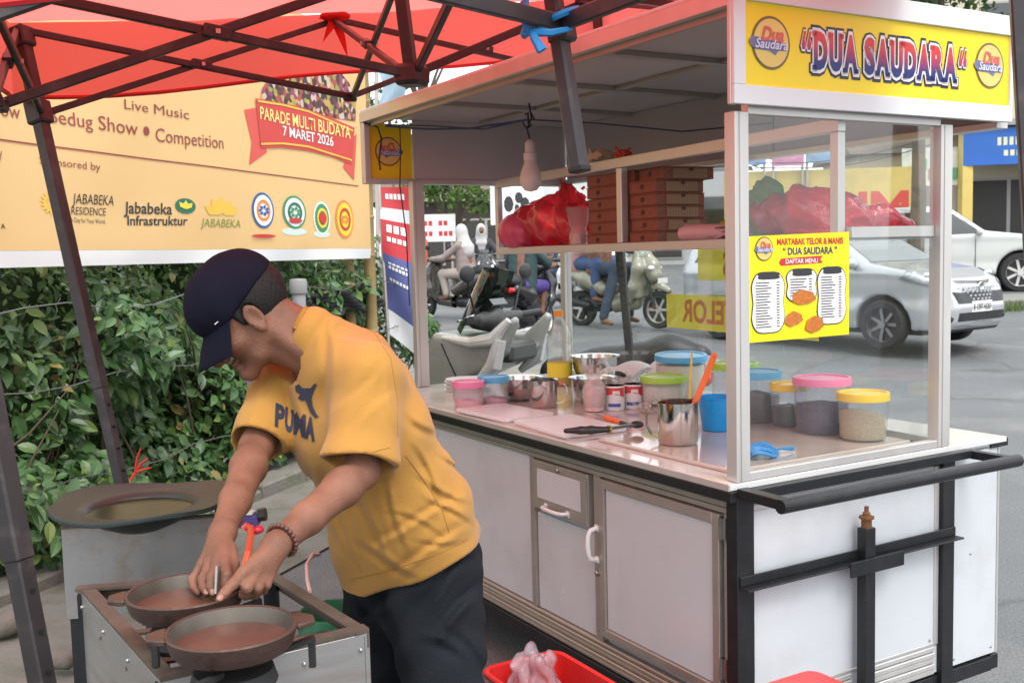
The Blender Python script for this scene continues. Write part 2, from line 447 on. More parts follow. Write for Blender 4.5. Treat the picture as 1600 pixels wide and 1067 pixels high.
# the hedge line: from near left to far right
BD = Vector((0.33, 0.944, 0)).normalized()        # along the hedge
BN = Vector((BD.y, -BD.x, 0))                      # towards the camera side
H0 = Vector((-2.35, 4.70, 0))
def hp(t, o, z): 
    p = H0 + BD * t + BN * o; return Vector((p.x, p.y, z))
mb = MB(); nt_ = 24
mb.add([(*hp(-4 + 12 * i / nt_, o, 0).xy, gz(0, hp(-4 + 12 * i / nt_, o, 0).y) + 0.012) for o in (-1.5, 1.25) for i in range(nt_ + 1)],
       [(i, i + nt_ + 1, i + nt_ + 2, i + 1) for i in range(nt_)])
tag(build(mb, 'pavement', concrete, smooth=60), kind='structure')
# mossy kerb stones along the foot of the hedge
kerb = thing('kerb', None, None, hp(1, .3, 0)); tag(kerb, kind='structure')
r2 = random.Random(3)
for i in range(16):
    t = -2.2 + i * 0.5; p = hp(t, .26, 0); mb = MB()
    R = Matrix.Translation((p.x, p.y, gz(0, p.y) - .02)) @ Matrix.Rotation(math.atan2(BD.y, BD.x) + r2.uniform(-.03, .03), 4, 'Z')
    mb.box((-.245, -.10, 0), (.245, .10, .10 + r2.uniform(-.02, .02)), R)
    build(mb, 'kerbstone', concrete, kerb, bev=.012)
# loose stones by the kerb
stone_m = mat('field_stone', (0.16, 0.14, 0.12), 0.9, var=.3, scale=14, bump=.6, bscale=40, dirt=(0.06, .08, .03), dscale=5, damt=.6)
for k, (px, py, r_) in enumerate([(14, 960, .07), (96, 1015, .05)]):
    p = PZ(px, py, .1); fl = Field((p.x-.3, p.y-.3, -.05), (p.x+.3, p.y+.3, .4), .02)
    for q in range(5): fl.ell((p.x + r2.uniform(-.5, .5)*r_, p.y + r2.uniform(-.5, .5)*r_, .05 + gz(0, p.y) + r2.uniform(0, .5)*r_), (r_*r2.uniform(.5, .9), r_*r2.uniform(.5, .9), r_*.6), .01)
    tag(link('stone', fl.mesh('stone'), stone_m, smooth=40), ['larger rough mossy stone beside the front tent leg', 'smaller stone low beside the frying stand'][k], 'stone')

# ------------------------------------------------------------------ hedge
leaf_m = bpy.data.materials.new('hedge_leaf'); leaf_m.use_nodes = True
n = leaf_m.node_tree; b = n.nodes['Principled BSDF']; o_ = n.nodes['Material Output']
gi = n.nodes.new('ShaderNodeNewGeometry'); oi = n.nodes.new('ShaderNodeObjectInfo')
ad = n.nodes.new('ShaderNodeMath'); ad.operation = 'ADD'; fr = n.nodes.new('ShaderNodeMath'); fr.operation = 'FRACT'
n.links.new(gi.outputs['Random Per Island'], ad.inputs[0]); n.links.new(oi.outputs['Random'], ad.inputs[1]); n.links.new(ad.outputs[0], fr.inputs[0])
rp = n.nodes.new('ShaderNodeValToRGB'); cr = rp.color_ramp
for pos, c in ((0.0, (.035, .09, .028)), (.35, (.06, .145, .04)), (.75, (.10, .21, .06)), (.955, (.18, .28, .07)), (.99, (.30, .24, .08))):
    e = cr.elements.new(pos); e.color = (*c, 1)
cr.elements.remove(cr.elements[0]); cr.elements.remove(cr.elements[-1])
n.links.new(fr.outputs[0], rp.inputs[0]); n.links.new(rp.outputs[0], b.inputs['Base Color'])
b.inputs['Roughness'].default_value = .38; b.inputs['Specular IOR Level'].default_value = .7
tl = n.nodes.new('ShaderNodeBsdfTranslucent'); n.links.new(rp.outputs[0], tl.inputs[0])
ms = n.nodes.new('ShaderNodeMixShader'); ms.inputs[0].default_value = .3
n.links.new(b.outputs[0], ms.inputs[1]); n.links.new(tl.outputs[0], ms.inputs[2]); n.links.new(ms.outputs[0], o_.inputs['Surface'])
LEAF = [(0, 0, 0), (.17, .16, .03), (.25, .38, .05), (.21, .64, .03), (.10, .86, -.03), (0, 1.02, -.10), (-.10, .86, -.03), (-.21, .64, .03), (-.25, .38, .05), (-.17, .16, .03), (0, .35, -.015), (0, .7, -.04)]
LEAFF = [(0, 1, 10), (1, 2, 10), (2, 3, 11, 10), (3, 4, 11), (4, 5, 11), (5, 6, 11), (6, 7, 11), (7, 8, 10, 11), (8, 9, 10), (9, 0, 10)]
LEAFF = [t for f in LEAFF for t in ([f] if len(f) == 3 else [(f[0], f[1], f[2]), (f[0], f[2], f[3])])]
LA = np.array(LEAF)
hedge = thing('hedge', 'dense green leafy hedge behind the frying stand under the yellow banner', 'hedge', hp(1.4, -.2, .1))
rg = np.random.default_rng(5)
def leafset(N, t0, t1, z0, z1, depth):
    out_ = []
    for _ in range(N):
        t = rg.uniform(t0, t1); z = rg.uniform(z0, z1)
        bulge = .16 * math.sin(t * 3.1 + 1.3 * math.sin(z * 4)) + .12 * math.sin(z * 6.3 + t * 1.9) + .08 * math.sin(t * 9 + z * 7)
        off = bulge - abs(rg.normal(0, depth)) - .28 * max(0, z - 1.25) * 2
        p = hp(t, off - .05, z + gz(0, 5))
        L = (.045 + .085 * rg.random() ** 1.7) * (1.0 if z < 1.2 else .75)
        nrm = (BN * rg.uniform(.3, 1.1) + Vector((rg.normal(0, .45), rg.normal(0, .45), rg.uniform(.0, 1.0)))).normalized()
        tip = Vector((rg.normal(0, .6), rg.normal(0, .6), -rg.uniform(.1, 1.0))); tip = (tip - nrm * tip.dot(nrm)).normalized()
        out_.append((p, L, nrm, tip, off))
    return out_
leaves = leafset(16500, -1.3, 4.6, .10, 1.62, .16)
for p_, L_, n_, t_, o_f in leafset(2600, -1.3, 2.0, .0, .5, .10):          # low sprays that hang over the kerb
    k_ = .34 * (1 - max(0, p_.z) / .5) + .05; leaves.append((p_ + BN * k_, L_, n_, t_, o_f))
def leafmtx(p, L, nrm, tip): 
    x = tip.cross(nrm).normalized(); return Matrix.Translation(p) @ Matrix((x * L, tip * L, nrm * L)).transposed().to_4x4()
def scr(p):
    v = Vector(p) - CC; d = v.dot(CF); return 800 + F_PX * v.dot(CR) / d, 533.5 - F_PX * v.dot(CU) / d, d
score = []
for i, l in enumerate(leaves):
    x, y, d = scr(l[0]); ok = 0 < x < 500 and 425 < y < 880 and not (270 < x < 560 and y > 400 + 0) and not (95 < x < 350 and y > 770)
    score.append((l[1] / d * (1 + 1.6 * l[4]) * abs(l[2].dot((CC - l[0]).normalized())) if ok else 0, i))
top = set(i for _, i in sorted(score, reverse=True)[:300])
V = []; Fq = []
for i, l in enumerate(leaves):
    if i in top: continue
    mm = np.array(leafmtx(*l[:4])); V.append(LA @ mm[:3, :3].T + mm[:3, 3]); k = len(V) - 1; Fq.append(np.array(LEAFF) + k * len(LEAF))
me = raw_mesh('foliage', np.concatenate(V), np.concatenate(Fq))
tag(link('foliage', me, leaf_m, hedge), kind='stuff')
lme = bpy.data.meshes.new('leaf'); lme.from_pydata(LEAF, [], LEAFF); lme.materials.append(leaf_m)
horg = origin_of(hedge)
for i in sorted(top):
    l = leaves[i]; o = bpy.data.objects.new('leaf', lme); COL.objects.link(o); o.parent = hedge
    o.matrix_local = leafmtx(l[0] - horg, *l[1:4])
# woody inside and twigs
twig_m = mat('twig_bark', (.10, .075, .05), .9, var=.3, scale=20)
mb = MB()
for i in range(150):
    t = rg.uniform(-1.2, 4.5); z = rg.uniform(.05, .9); p = hp(t, rg.uniform(-.45, -.05), z)
    q = p + Vector((rg.normal(0, .2), rg.normal(0, .2), rg.uniform(.2, .6))); mb.tube([p, (p + q) / 2 + Vector((rg.normal(0, .03), rg.normal(0, .03), 0)), q], [.008, .006, .003], 5)
build(mb, 'branches', twig_m, hedge)
core = mat('hedge_shade_leaves', (.02, .045, .014), .9, var=.5, scale=22, bump=1.0, bscale=25)  # backing sheet behind the leaves, its dark green paints the hedge's inner shade
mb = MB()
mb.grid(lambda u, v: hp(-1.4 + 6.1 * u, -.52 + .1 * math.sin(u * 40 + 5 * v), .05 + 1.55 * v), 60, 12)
build(mb, 'shade_backing', core, hedge)
# wire fence strands in front of the hedge
wire_m = mat('fence_wire', (.2, .2, .19), .5, .8)
for z, dz in ((1.22, .03), (.86, -.02), (.38, .02)):
    mb = MB(); mb.tube([hp(-1.2 + .3 * i, .15 + .02 * math.sin(i * 2), z + dz * math.sin(i * 1.7)) for i in range(20)], .0035, 5)
    for i in range(30):
        p = hp(-1.1 + .19 * i, .15, z + dz * math.sin(i * 1.1)); mb.bar(p - Vector((.01, 0, .018)), p + Vector((.01, .01, .018)), .003); 
    tag(build(mb, 'barbed_wire', wire_m), {1.22: 'highest barbed wire strand strung across the hedge', .86: 'middle barbed wire strand half way up the hedge', .38: 'lowest barbed wire strand near the foot of the hedge'}[z], 'wire')
# grey capped pipe post and black net roll at the hedge's far end
p = hp(2.28, .22, 0); mb = MB(); mb.lathe([(.045, 0), (.045, 1.18), ], (p.x, p.y, .08), 16)
post = thing('pipe_post', 'grey capped pipe post standing against the hedge behind the man', 'post', (p.x, p.y, .08))
build(mb, 'pipe', mat('grey_plastic', (.3, .3, .31), .5), post)
mb = MB(); mb.lathe([(.056, 1.12), (.058, 1.13), (.058, 1.2), (.05, 1.215), (.001, 1.218)], (p.x, p.y, .08), 16); build(mb, 'cap', mat('pale_cap', (.25, .25, .25), .5), post)
mb = MB()
for k in range(5):
    mb.tube([hp(2.55 + .05 * i, .10 + .03 * math.sin(i * .9 + k), 1.04 + .035 * k - .02 * math.cos(i * .7 + k)) for i in range(24)], .022, 6)
tag(build(mb, 'net_bundle', mat('black_net', (.02, .022, .022), .8, bump=1.0, bscale=120)), 'black shade net bundled along the top of the hedge', 'net')

# ------------------------------------------------------------------ event banner
BO = .17
def bw(u, v): return (.12 if u > 1.6 else 1.0 - .88 * max(0, (u - .6)) if u > .6 else 1.0) * bw_(u, v)
def bw_(u, v): return .018 * math.sin(u * 2.3 + v * 1.7) + .008 * math.sin(u * 6 - v * 4) + .02 * math.exp(-((v - 1.5) / .1) ** 2) * math.sin(u * 3)
def bmap(u, v, lift=0.0):
    p = hp(u, BO + bw(u, v) + lift, v); return p
def bpx(px, py):
    q = PP(px, py, hp(0, BO, 0), BN); return (q - H0).dot(BD), q.z
u_r = bpx(577, 300)[0]
v_lo = bpx(300, 390)[1]; v_hem = bpx(300, 411)[1]
v_top = 3.05
banner = thing('event_banner', 'large yellow printed event banner hung above the hedge', 'banner', bmap(1.5, v_hem))
vinyl = mat('yellow_vinyl', srgb(226, 188, 130), .45, var=.07, scale=1.5, trans=.25)
hemm = mat('white_vinyl', (.78, .78, .78), .5, var=.04, trans=.2)
mb = MB(); mb.grid(lambda a, c: bmap(-2.2 + (u_r + 2.2) * a, v_lo + (v_top - v_lo) * c), 80, 20); build(mb, 'sheet', vinyl, banner, smooth=180)
mb = MB(); mb.grid(lambda a, c: bmap(-2.2 + (u_r + 2.2) * a, v_hem + (v_lo - .001 - v_hem) * c, .002 + .012 * math.sin(a * 30) * (1 - c)), 80, 3); build(mb, 'hem', hemm, banner, smooth=180)
def bprint(name, draw, col, lift, rough=.5):
    mb = MB(); draw(mb); mb.v = [tuple(bmap(x, y, lift)) for x, y, z in mb.v]
    return build(mb, name, mat('print_%02x%02x%02x' % tuple(int(255 * c) for c in col), col, rough, var=.05), banner, smooth=180)
X2, Y2 = Vector((1, 0, 0)), Vector((0, 1, 0))
def btxt(body, l, r, hpx, bold=0.0, shear=0.0):
    """lettering whose base line runs from picture point l to r"""
    a, c = bpx(*l), bpx(*r); up = bpx(l[0], l[1] - hpx)
    def draw(mb):
        d = Vector((c[0] - a[0], c[1] - a[1], 0)); put_text(mb, body, (a[0], a[1], 0), d.normalized(), Y2, d.length, up[1] - a[1], bold, shear)
    return draw
maroon, ink = srgb(140, 60, 52), (.02, .02, .025)
jobs = [('Live Music', (195, 170), (295, 187), 15, .0, 0), ('Bedug Show', (81, 191), (217, 212), 22, 0, 0), ('Competition', (245, 221), (348, 233), 21, 0, 0),
        ('ow', (4, 181), (36, 186), 22, 0, 0), ('Sponsored by', (64, 256), (159, 267), 12, 0, 0), ('y', (-1, 246), (5, 247), 16, 0, 0)]
def bwords(body, l, r, hpx, bold, shear, col, lift, name='lettering'):
    l, r = Vector(l), Vector(r)
    for w, a, c in word_spans(body): bprint(name, btxt(w, tuple(l.lerp(r, a)), tuple(l.lerp(r, c)), hpx, bold, shear), col, lift)
for j in jobs: bwords(*j, maroon, .004)
bprint('bullet', lambda mb: disc(mb, (*bpx(230, 205), 0), X2, Y2, .024), maroon, .004)
def draw_rule(mb):
    a, c = bpx(-200, 192), bpx(560, 291); d = Vector((c[0] - a[0], c[1] - a[1], 0)); up = Vector((-d.y, d.x, 0)).normalized() * .004
    p0, p1 = Vector((a[0], a[1], 0)), Vector((c[0], c[1], 0)); N_ = 40
    for i in range(N_):
        q0, q1 = p0.lerp(p1, i / N_), p0.lerp(p1, (i + 1) / N_); mb.add([q0 - up, q1 - up, q1 + up, q0 + up], [(0, 1, 2, 3)])
bprint('rule', draw_rule, maroon, .004)
for j in [('JABABEKA', (112, 318), (181, 321), 16, .0, .25), ('RESIDENCE', (110, 335), (169, 337), 12, 0, .2), ('A City for Your World', (108, 347), (166, 350), 7, 0, 0),
          ('Jababeka', (198, 333), (270, 335), 18, .015, .1), ('Infrastruktur', (203, 352), (293, 352), 15, .015, .1), ('A', (0, 357), (6, 357), 7, .02, 0)]:
    bwords(*j, ink, .004)
bprint('lettering', btxt('JABABEKA', (313, 354), (375, 356), 13, 0, .2), srgb(120, 140, 60), .004)
def dsc(px, py, rx, ry, r0=0.0):
    def draw(mb):
        a = bpx(px, py); ex = bpx(px + rx, py)[0] - a[0]; ey = bpx(px, py - ry)[1] - a[1]; disc(mb, (a[0], a[1], 0), X2, Y2, ex, ey, 26, r0)
    return draw
def petals(px, py, r, n_, a0=0, a1=6.283, w=.35, r0=.25):
    def draw(mb):
        a = bpx(px, py); sx = bpx(px + 1, py)[0] - a[0]; sy = bpx(px, py - 1)[1] - a[1]
        for k in range(n_):
            t = a0 + (a1 - a0) * (k + .5) / n_; d = Vector((math.cos(t), math.sin(t))); e = Vector((-d.y, d.x))
            pts = [d * r * r0, d * r * .6 + e * r * w * .5, d * r, d * r * .6 - e * r * w * .5]
            mb.add([(a[0] + p.x * sx, a[1] + p.y * sy, 0) for p in pts], [(0, 1, 2, 3)])
    return draw
gold, teal, wht, red, blu, orn, grn, yel = srgb(222, 182, 70), srgb(30, 105, 80), (.8, .8, .78), srgb(190, 50, 48), srgb(40, 90, 150), srgb(225, 130, 60), srgb(50, 140, 90), srgb(235, 205, 60)
bprint('sunburst_emblem', petals(80, 318, 20, 16, w=.25), gold, .004)
bprint('green_emblem', dsc(290, 322, 15, 12), teal, .004); bprint('sprout', petals(290, 328, 15, 3, .5, 2.6, .5, .05), yel, .007)
bprint('crown_emblem', petals(346, 338, 30, 5, .25, 2.9, .55, .1), gold, .004)
for (x, y, rx, ry, c1, c2, c3) in [(410, 329, 17, 28, blu, orn, wht), (459, 332, 18, 26, grn, wht, teal), (502, 341, 13, 26, wht, grn, yel), (538, 343, 14, 30, orn, yel, red)]:
    bprint('logo_rim', dsc(x, y, rx, ry), c1, .004); bprint('logo_field', dsc(x, y, rx * .84, ry * .86), c2 if c2 != orn else wht, .0065)
    bprint('logo_ring', dsc(x, y, rx * .62, ry * .6, .72), c3 if c3 != wht else orn, .009); bprint('logo_core', petals(x, y, rx * .55, 7, w=.5), c1 if c1 != wht else red, .011)
for q in ((459, 345, 10, 4), (410, 369, 18, 3), (502, 341, 6, 9)): bprint('logo_ribbon', dsc(*q), red, .013)
for q in ((459, 362, 19, 6), (502, 366, 13, 5)): bprint('logo_scroll', dsc(*q), srgb(200, 215, 205), .0025)
# crowd picture above the ribbon, then the ribbon
picm = bpy.data.materials.new('crowd_picture'); picm.use_nodes = True; n = picm.node_tree; b = n.nodes['Principled BSDF']
tc = n.nodes.new('ShaderNodeTexCoord'); vo = n.nodes.new('ShaderNodeTexVoronoi'); vo.inputs['Scale'].default_value = 26; n.links.new(tc.outputs['Object'], vo.inputs['Vector'])
rp = n.nodes.new('ShaderNodeValToRGB'); rp.color_ramp.interpolation = 'CONSTANT'
for pos, c in ((.0, (.05, .02, .02)), (.25, (.35, .07, .04)), (.42, (.5, .3, .08)), (.55, (.1, .03, .04)), (.68, (.55, .42, .34)), (.8, (.25, .05, .12)), (.9, (.3, .28, .06))):
    e = rp.color_ramp.elements.new(pos); e.color = (*c, 1)
sp = n.nodes.new('ShaderNodeSeparateColor'); n.links.new(vo.outputs['Color'], sp.inputs[0]); n.links.new(sp.outputs[0], rp.inputs[0]); n.links.new(rp.outputs[0], b.inputs['Base Color'])
def bpoly(name, pts, m, lift):
    """a printed shape whose outline follows picture points on the banner"""
    mb = MB(); q = [bpx(*p) for p in pts]; mb.add([bmap(a, c, lift) for a, c in q], [tuple(range(len(q)))]); return build(mb, name, m, banner, smooth=180)
bpoly('crowd_picture', [(404, 165), (408, 140), (430, 105), (470, 95), (520, 100), (545, 130), (556, 160), (555, 190), (520, 185), (470, 172), (430, 165)], picm, .004)
ribm = mat('ribbon_red', srgb(196, 62, 56), .5, var=.15, scale=5); ribd = mat('ribbon_tail_red', srgb(205, 80, 70), .5, var=.1)
bpoly('ribbon_tail', [(380, 172), (402, 168), (416, 238), (388, 258), (392, 222)], ribd, .005)
bpoly('ribbon_tail', [(538, 225), (557, 210), (553, 282), (536, 262), (540, 245)], ribd, .005)
bpoly('ribbon', [(397, 154), (430, 160), (470, 168), (510, 182), (553, 200), (549, 258), (520, 246), (480, 236), (440, 231), (406, 232)], ribm, .008)
bwords('PARADE MULTI BUDAYA', (404, 186), (546, 217), 19, .012, 0, srgb(238, 215, 130), .012, 'ribbon_lettering')
bwords('7 MARET 2026', (440, 212), (519, 229), 15, .012, 0, (.8, .78, .75), .012, 'ribbon_date')
def rline(mb):
    for l in ([(400, 160), (440, 166), (480, 176), (550, 206)], [(405, 227), (440, 226), (480, 231), (548, 252)]):
        for a, c in zip(l, l[1:]):
            p, q = bpx(*a), bpx(*c); mb.add([(p[0], p[1], 0), (q[0], q[1], 0), (q[0], q[1] + .012, 0), (p[0], p[1] + .012, 0)], [(0, 1, 2, 3)])
bprint('ribbon_trim', rline, gold, .012)
# bamboo poles that carry the banner
bam = mat('bamboo', srgb(150, 128, 84), .6, var=.25, scale=6, dirt=(.09, .1, .04), dscale=6, damt=.6)
def bamboo(u, o, top, label, r=.028):
    mb = MB(); pr = []; z = 0
    while z < top: pr += [(r, z), (r, z + .26), (r * 1.15, z + .272), (r * 1.15, z + .285)]; z += .29
    p = hp(u, o, 0); mb.lathe(pr, (p.x, p.y, gz(p.x, p.y)), 12)
    return tag(build(mb, 'bamboo_pole', bam, smooth=50), label, 'pole', 'bamboo poles behind the banner')
bamboo(u_r + .06, .12, 3.3, 'greenish bamboo pole at the right edge of the yellow banner', .045)
bamboo(u_r - .05, .0, 1.55, 'short pale bamboo stake under the right end of the yellow banner', .04)

# ================================================================== RED TENT
steel_p = mat('tent_frame_paint', (.03, .025, .027), .42, .2, var=.25, scale=12, dirt=(.12, .1, .09), dscale=14, damt=.35)
canv = mat('red_canvas', (.93, .16, .14), .6, var=.06, scale=3, trans=.85, bump=.15, bscale=9)
A_t, A_s = P(32, 48, 3.3), P(62, 180, 3.3)
FM_u, FM_l = P(525, 32, 3.95), P(547, 152, 3.95)
B_t = 2 * FM_u - A_t; B_s = P(947, 128, 4.74)
B_t = P(931, 4, 4.74)
HB_l, HB_u = P(643, 118, 2.95), P(622, -45, 2.9)
LM_u, LM_l = P(-34, -24, 2.42), P(-6, 165, 2.42)
RM_u, RM_l = 2 * HB_u - LM_u + Vector((.05, 0, -.16)), 2 * HB_l - LM_l + Vector((.05, 0, .0))
NM_u, NM_l = 2 * HB_u - FM_u + Vector((0, 0, -.2)), 2 * HB_l - FM_l
C_t, C_s = P(-168, -150, 1.75), P(-127, 60, 1.75)
D_t = P(1578, -260, 2.28); D_s = P(1584, -60, 2.28)
RM_u = (B_t + D_t) / 2 + Vector((0, 0, .02)); RM_l = RM_u - Vector((-.02, 0, .24))
NM_u = (C_t + D_t) / 2 + Vector((0, 0, .06)); NM_l = NM_u - Vector((-.02, 0, .26))
tent = thing('tent', 'red canopy tent on a black folding frame over the cook', 'tent', (-.2, 2.7, 0))
def leg(top, slider, through):
    d = (through - top).normalized(); sl_ = top + d * (slider - top).dot(d); t = (gz(through.x, through.y) + .004 - sl_.z) / d.z; foot = sl_ + d * t; up = BN
    mb = MB(); mb.bar(top, sl_ + d * .9, .040, .040, up); l_ = build(mb, 'leg', steel_p, tent, bev=.004)
    m2 = MB(); m2.bar(sl_ + d * .88, foot, .034, .034, up); build(m2, 'lower_tube', steel_p, l_, bev=.003)
    m3 = MB(); m3.bar(sl_ - d * .04, sl_ + d * .035, .062, .062, up); build(m3, 'slider', steel_p, l_, bev=.006)
    m4 = MB(); m4.bar(top - d * .01, top + d * .055, .06, .06, up); build(m4, 'top_bracket', steel_p, l_, bev=.006)
    m5 = MB(); g = gz(foot.x, foot.y); m5.box((foot.x - .05, foot.y - .05, g + .001), (foot.x + .05, foot.y + .05, g + .008)); build(m5, 'foot_plate', steel_p, l_)
    for k in range(4):
        q = sl_ + d * (.95 + .07 * k) - up * -.019; m6 = MB(); m6.bar(q, q + up * .002, .008, .008); build(m6, 'pin_hole', mat('hole_black', (.005, .005, .005), .9), l_)
    return l_
leg(A_t, A_s, P(190, 755, 3.22))
# (A uses its own slider height)
bolt_m = mat('bolt_steel', (.45, .44, .43), .35, 1.0)
def knee(p, axis=(0, 0, 1), r=.03):
    mb = MB(); mb.ball(p, (r, r, r * .8), 6); return mb
def scissor(a_u, a_l, b_u, b_l, w=.026, h=.018):
    mid = ((a_u + b_l) / 2 + (a_l + b_u) / 2) / 2; side = (b_u - a_u).cross(Vector((0, 0, 1))).normalized() * (h * .55)
    for p, q, s_ in ((a_u, b_l, 1), (a_l, b_u, -1)):
        mb = MB(); mb.bar(p + side * s_, q + side * s_, h, w, (0, 0, 1)); o = build(mb, 'truss_bar', steel_p, tent, bev=.003)
    m2 = MB(); m2.bar(mid - side * 3, mid + side * 3, .012, .012); build(m2, 'pivot_bolt', bolt_m, tent)
    m3 = MB(); dd = (b_l - a_u).normalized(); m3.bar(mid + side - dd * .035, mid + side + dd * .035, h * 1.5, w * 1.35); build(m3, 'pivot_sleeve', steel_p, tent, bev=.003)
for a, b, w in ((('A'), 'FM', .022), ('FM', 'B', .022), ('LM', 'HB', .025), ('FM', 'HB', .021), ('HB', 'RM', .024), ('HB', 'NM', .028), ('A', 'LM', .024), ('LM', 'C', .028), ('B', 'RM', .024), ('RM', 'D', .028), ('C', 'NM', .028), ('NM', 'D', .028)):
    pt = {'A': (A_t, A_s), 'B': (B_t, B_s), 'C': (C_t, C_s), 'D': (D_t, D_s), 'FM': (FM_u, FM_l), 'LM': (LM_u, LM_l), 'RM': (RM_u, RM_l), 'NM': (NM_u, NM_l), 'HB': (HB_u, HB_l)}
    scissor(*pt[a], *pt[b], w=w)
# joints at the middles
for p in (FM_u, FM_l, LM_u, LM_l, RM_u, RM_l, NM_u, NM_l):
    mb = MB(); mb.bar(p - Vector((.025, 0, 0)), p + Vector((.025, 0, 0)), .034, .034); build(mb, 'joint', steel_p, tent, bev=.006)
# centre mast with hub
mast_top = HB_u + (HB_u - HB_l).normalized() * .12
mb = MB(); mb.bar(HB_l, mast_top, .034, .034, BN, ext=.01); build(mb, 'centre_mast', steel_p, tent, bev=.004)
mb = MB(); mb.bar(HB_l - Vector((0, 0, .03)), HB_l + Vector((0, 0, .03)), .085, .085, BN); build(mb, 'hub', steel_p, tent, bev=.012)
leg(B_t, B_s, P(984, 552, 4.72)); leg(C_t, C_s, P(66, 1067, 1.75)); leg(D_t, D_s, P(1613, 340, 2.25))
# canopy: four sloped panels with a hanging valance
PK = mast_top + Vector((0, 0, .05))
def side_pts(a, m_, b, n_=14):
    o = []
    for i in range(n_ + 1):
        t = i / n_; q = a.lerp(b, t); bow = (m_ - a.lerp(b, .5)) * (1 - (2 * t - 1) ** 2); o.append(q + bow + Vector((0, 0, .03)))
    return o
ring = []
for a, m_, b in ((A_t, FM_u, B_t), (B_t, RM_u, D_t), (D_t, NM_u, C_t), (C_t, LM_u, A_t)): ring += side_pts(a, m_, b)[:-1]
cen = sum(ring, Vector()) / len(ring)
ring = [p + (p - cen).normalized() * .035 for p in ring]
NR, NV = len(ring), 10; mb = MB(); vs_ = []
for j in range(NV + 1):
    t = j / NV
    for k, p in enumerate(ring):
        q = p.lerp(PK, t); sag = -.05 * math.sin(math.pi * t) + .006 * math.sin(k * 1.3 + j * 2.1); vs_.append(q + Vector((0, 0, sag)))
fs_ = [(j*NR+k, j*NR+(k+1) % NR, (j+1)*NR+(k+1) % NR, (j+1)*NR+k) for j in range(NV) for k in range(NR)]
mb.add(vs_, fs_); cano = build(mb, 'canopy', canv, tent, smooth=180)
mb = MB(); vs_ = []
for j in range(5):
    for k, p in enumerate(ring):
        ou = (p - cen); ou.z = 0; ou.normalize(); vs_.append(p + ou * (.004 + .012 * math.sin(k * .9) * j / 4) - Vector((0, 0, (.235 + .012 * math.sin(k * .7)) * j / 4)))
mb.add(vs_, [((j+1)*NR+k, (j+1)*NR+(k+1) % NR, j*NR+(k+1) % NR, j*NR+k) for j in range(4) for k in range(NR)])
build(mb, 'valance', canv, cano, smooth=180)
hemr = mat('red_hem_tape', (.5, .015, .018), .6, var=.1)
mb = MB(); pts = [Vector(v) for v in vs_[4*NR:5*NR]]; mb.tube(pts + [pts[0]], .007, 5, cap=False); build(mb, 'hem_tape', hemr, cano)
# red cloth strip knotted at the far middle joint
mb = MB(); mb.ball(FM_u + Vector((0, -.02, .01)), (.06, .04, .02), 7)
for dx, dz, w in ((-.05, -.09, .022), (.045, -.15, .02), (.02, -.05, .02), (-.07, .0, .02)):
    e = FM_u + Vector((dx, -.03, dz)); s_ = FM_u + Vector((0, -.03, 0)); mb.add([s_ - Vector((w, 0, 0)), s_ + Vector((w, 0, 0)), (s_ + e) / 2 + Vector((w * .9, -.015, 0)), e, (s_ + e) / 2 - Vector((w * .6, -.01, 0))], [(0, 1, 2, 3, 4)])
tag(build(mb, 'cloth_knot', mat('red_cloth', (.6, .02, .02), .7, trans=.4)), 'red cloth strip knotted round the far middle tent joint', 'cloth')
mb = MB(); q = P(212, 738, 3.19)
for dx, dz in ((.05, .05), (.06, .02), (-.01, -.02), (.03, .08)): mb.tube([q, q + Vector((dx * .5, -.02, dz * .6)), q + Vector((dx, -.03, dz))], [.005, .004, .002], 5)
tag(build(mb, 'string_tie', mat('red_string', (.65, .05, .03), .6)), 'red plastic string tied round the rear left tent leg', 'string')

# ------------------------------------------------------------------ folded corner of a second tent hanging before the cart
t2 = thing('folded_tent_corner', 'black tent corner with a shortened leg hanging before the cart roof', 'tent frame', P(906, 268, 2.2))
K = P(876, 42, 2.2); top2 = P(848, -110, 2.2); end2 = P(906, 268, 2.2)
mb = MB(); mb.bar(top2, end2, .035, .035, (.6, .8, 0)); l_ = build(mb, 'leg', steel_p, t2, bev=.006)
mb = MB(); mb.bar(end2 - (end2 - top2).normalized() * .012, end2 + (end2 - top2).normalized() * .002, .038, .038, (.6, .8, 0)); build(mb, 'end_cap', mat('black_rubber', (.015, .015, .015), .7), l_, bev=.003)
mb = MB(); d = (end2 - top2).normalized(); mb.bar(K - d * .03, K + d * .035, .05, .05, (.6, .8, 0)); build(mb, 'slider', steel_p, l_, bev=.006)
for q, w in ((P(560, -42, 1.75), .034), (P(1130, -62, 1.72), .034)):
    mb = MB(); mb.bar(K + Vector((0, -.03, 0)), q, .018, w); build(mb, 'truss_bar', steel_p, t2, bev=.003)
blue_m = mat('blue_raffia', (.03, .27, .62), .45, var=.25, scale=25, trans=.2)
def rafia(pts, w=.012):
    mb = MB(); mb.tube(pts, w, 6); return mb
tie = thing('raffia_tie', 'bright blue raffia tied round the hanging tent leg', 'string', P(850, 50, 2.15))
mb = MB(); c0 = K; e1 = Vector((1, 0, 0)); e2 = Vector((0, .7, .7))
mb.tube([c0 + Vector((.035 * math.cos(a) + .003, -.035 + .036 * math.sin(a), .012 + .012 * math.cos(a))) for a in np.linspace(0, 6.3, 14)], .008, 6); build(mb, 'loop', blue_m, tie)
mb = MB(); q = P(820, 30, 2.13); mb.tube([q + Vector((.004 * math.cos(a * 3), .03 * math.cos(a), .034 * math.sin(a))) for a in np.linspace(0, 6.3, 14)], .007, 6); build(mb, 'loop', blue_m, tie)
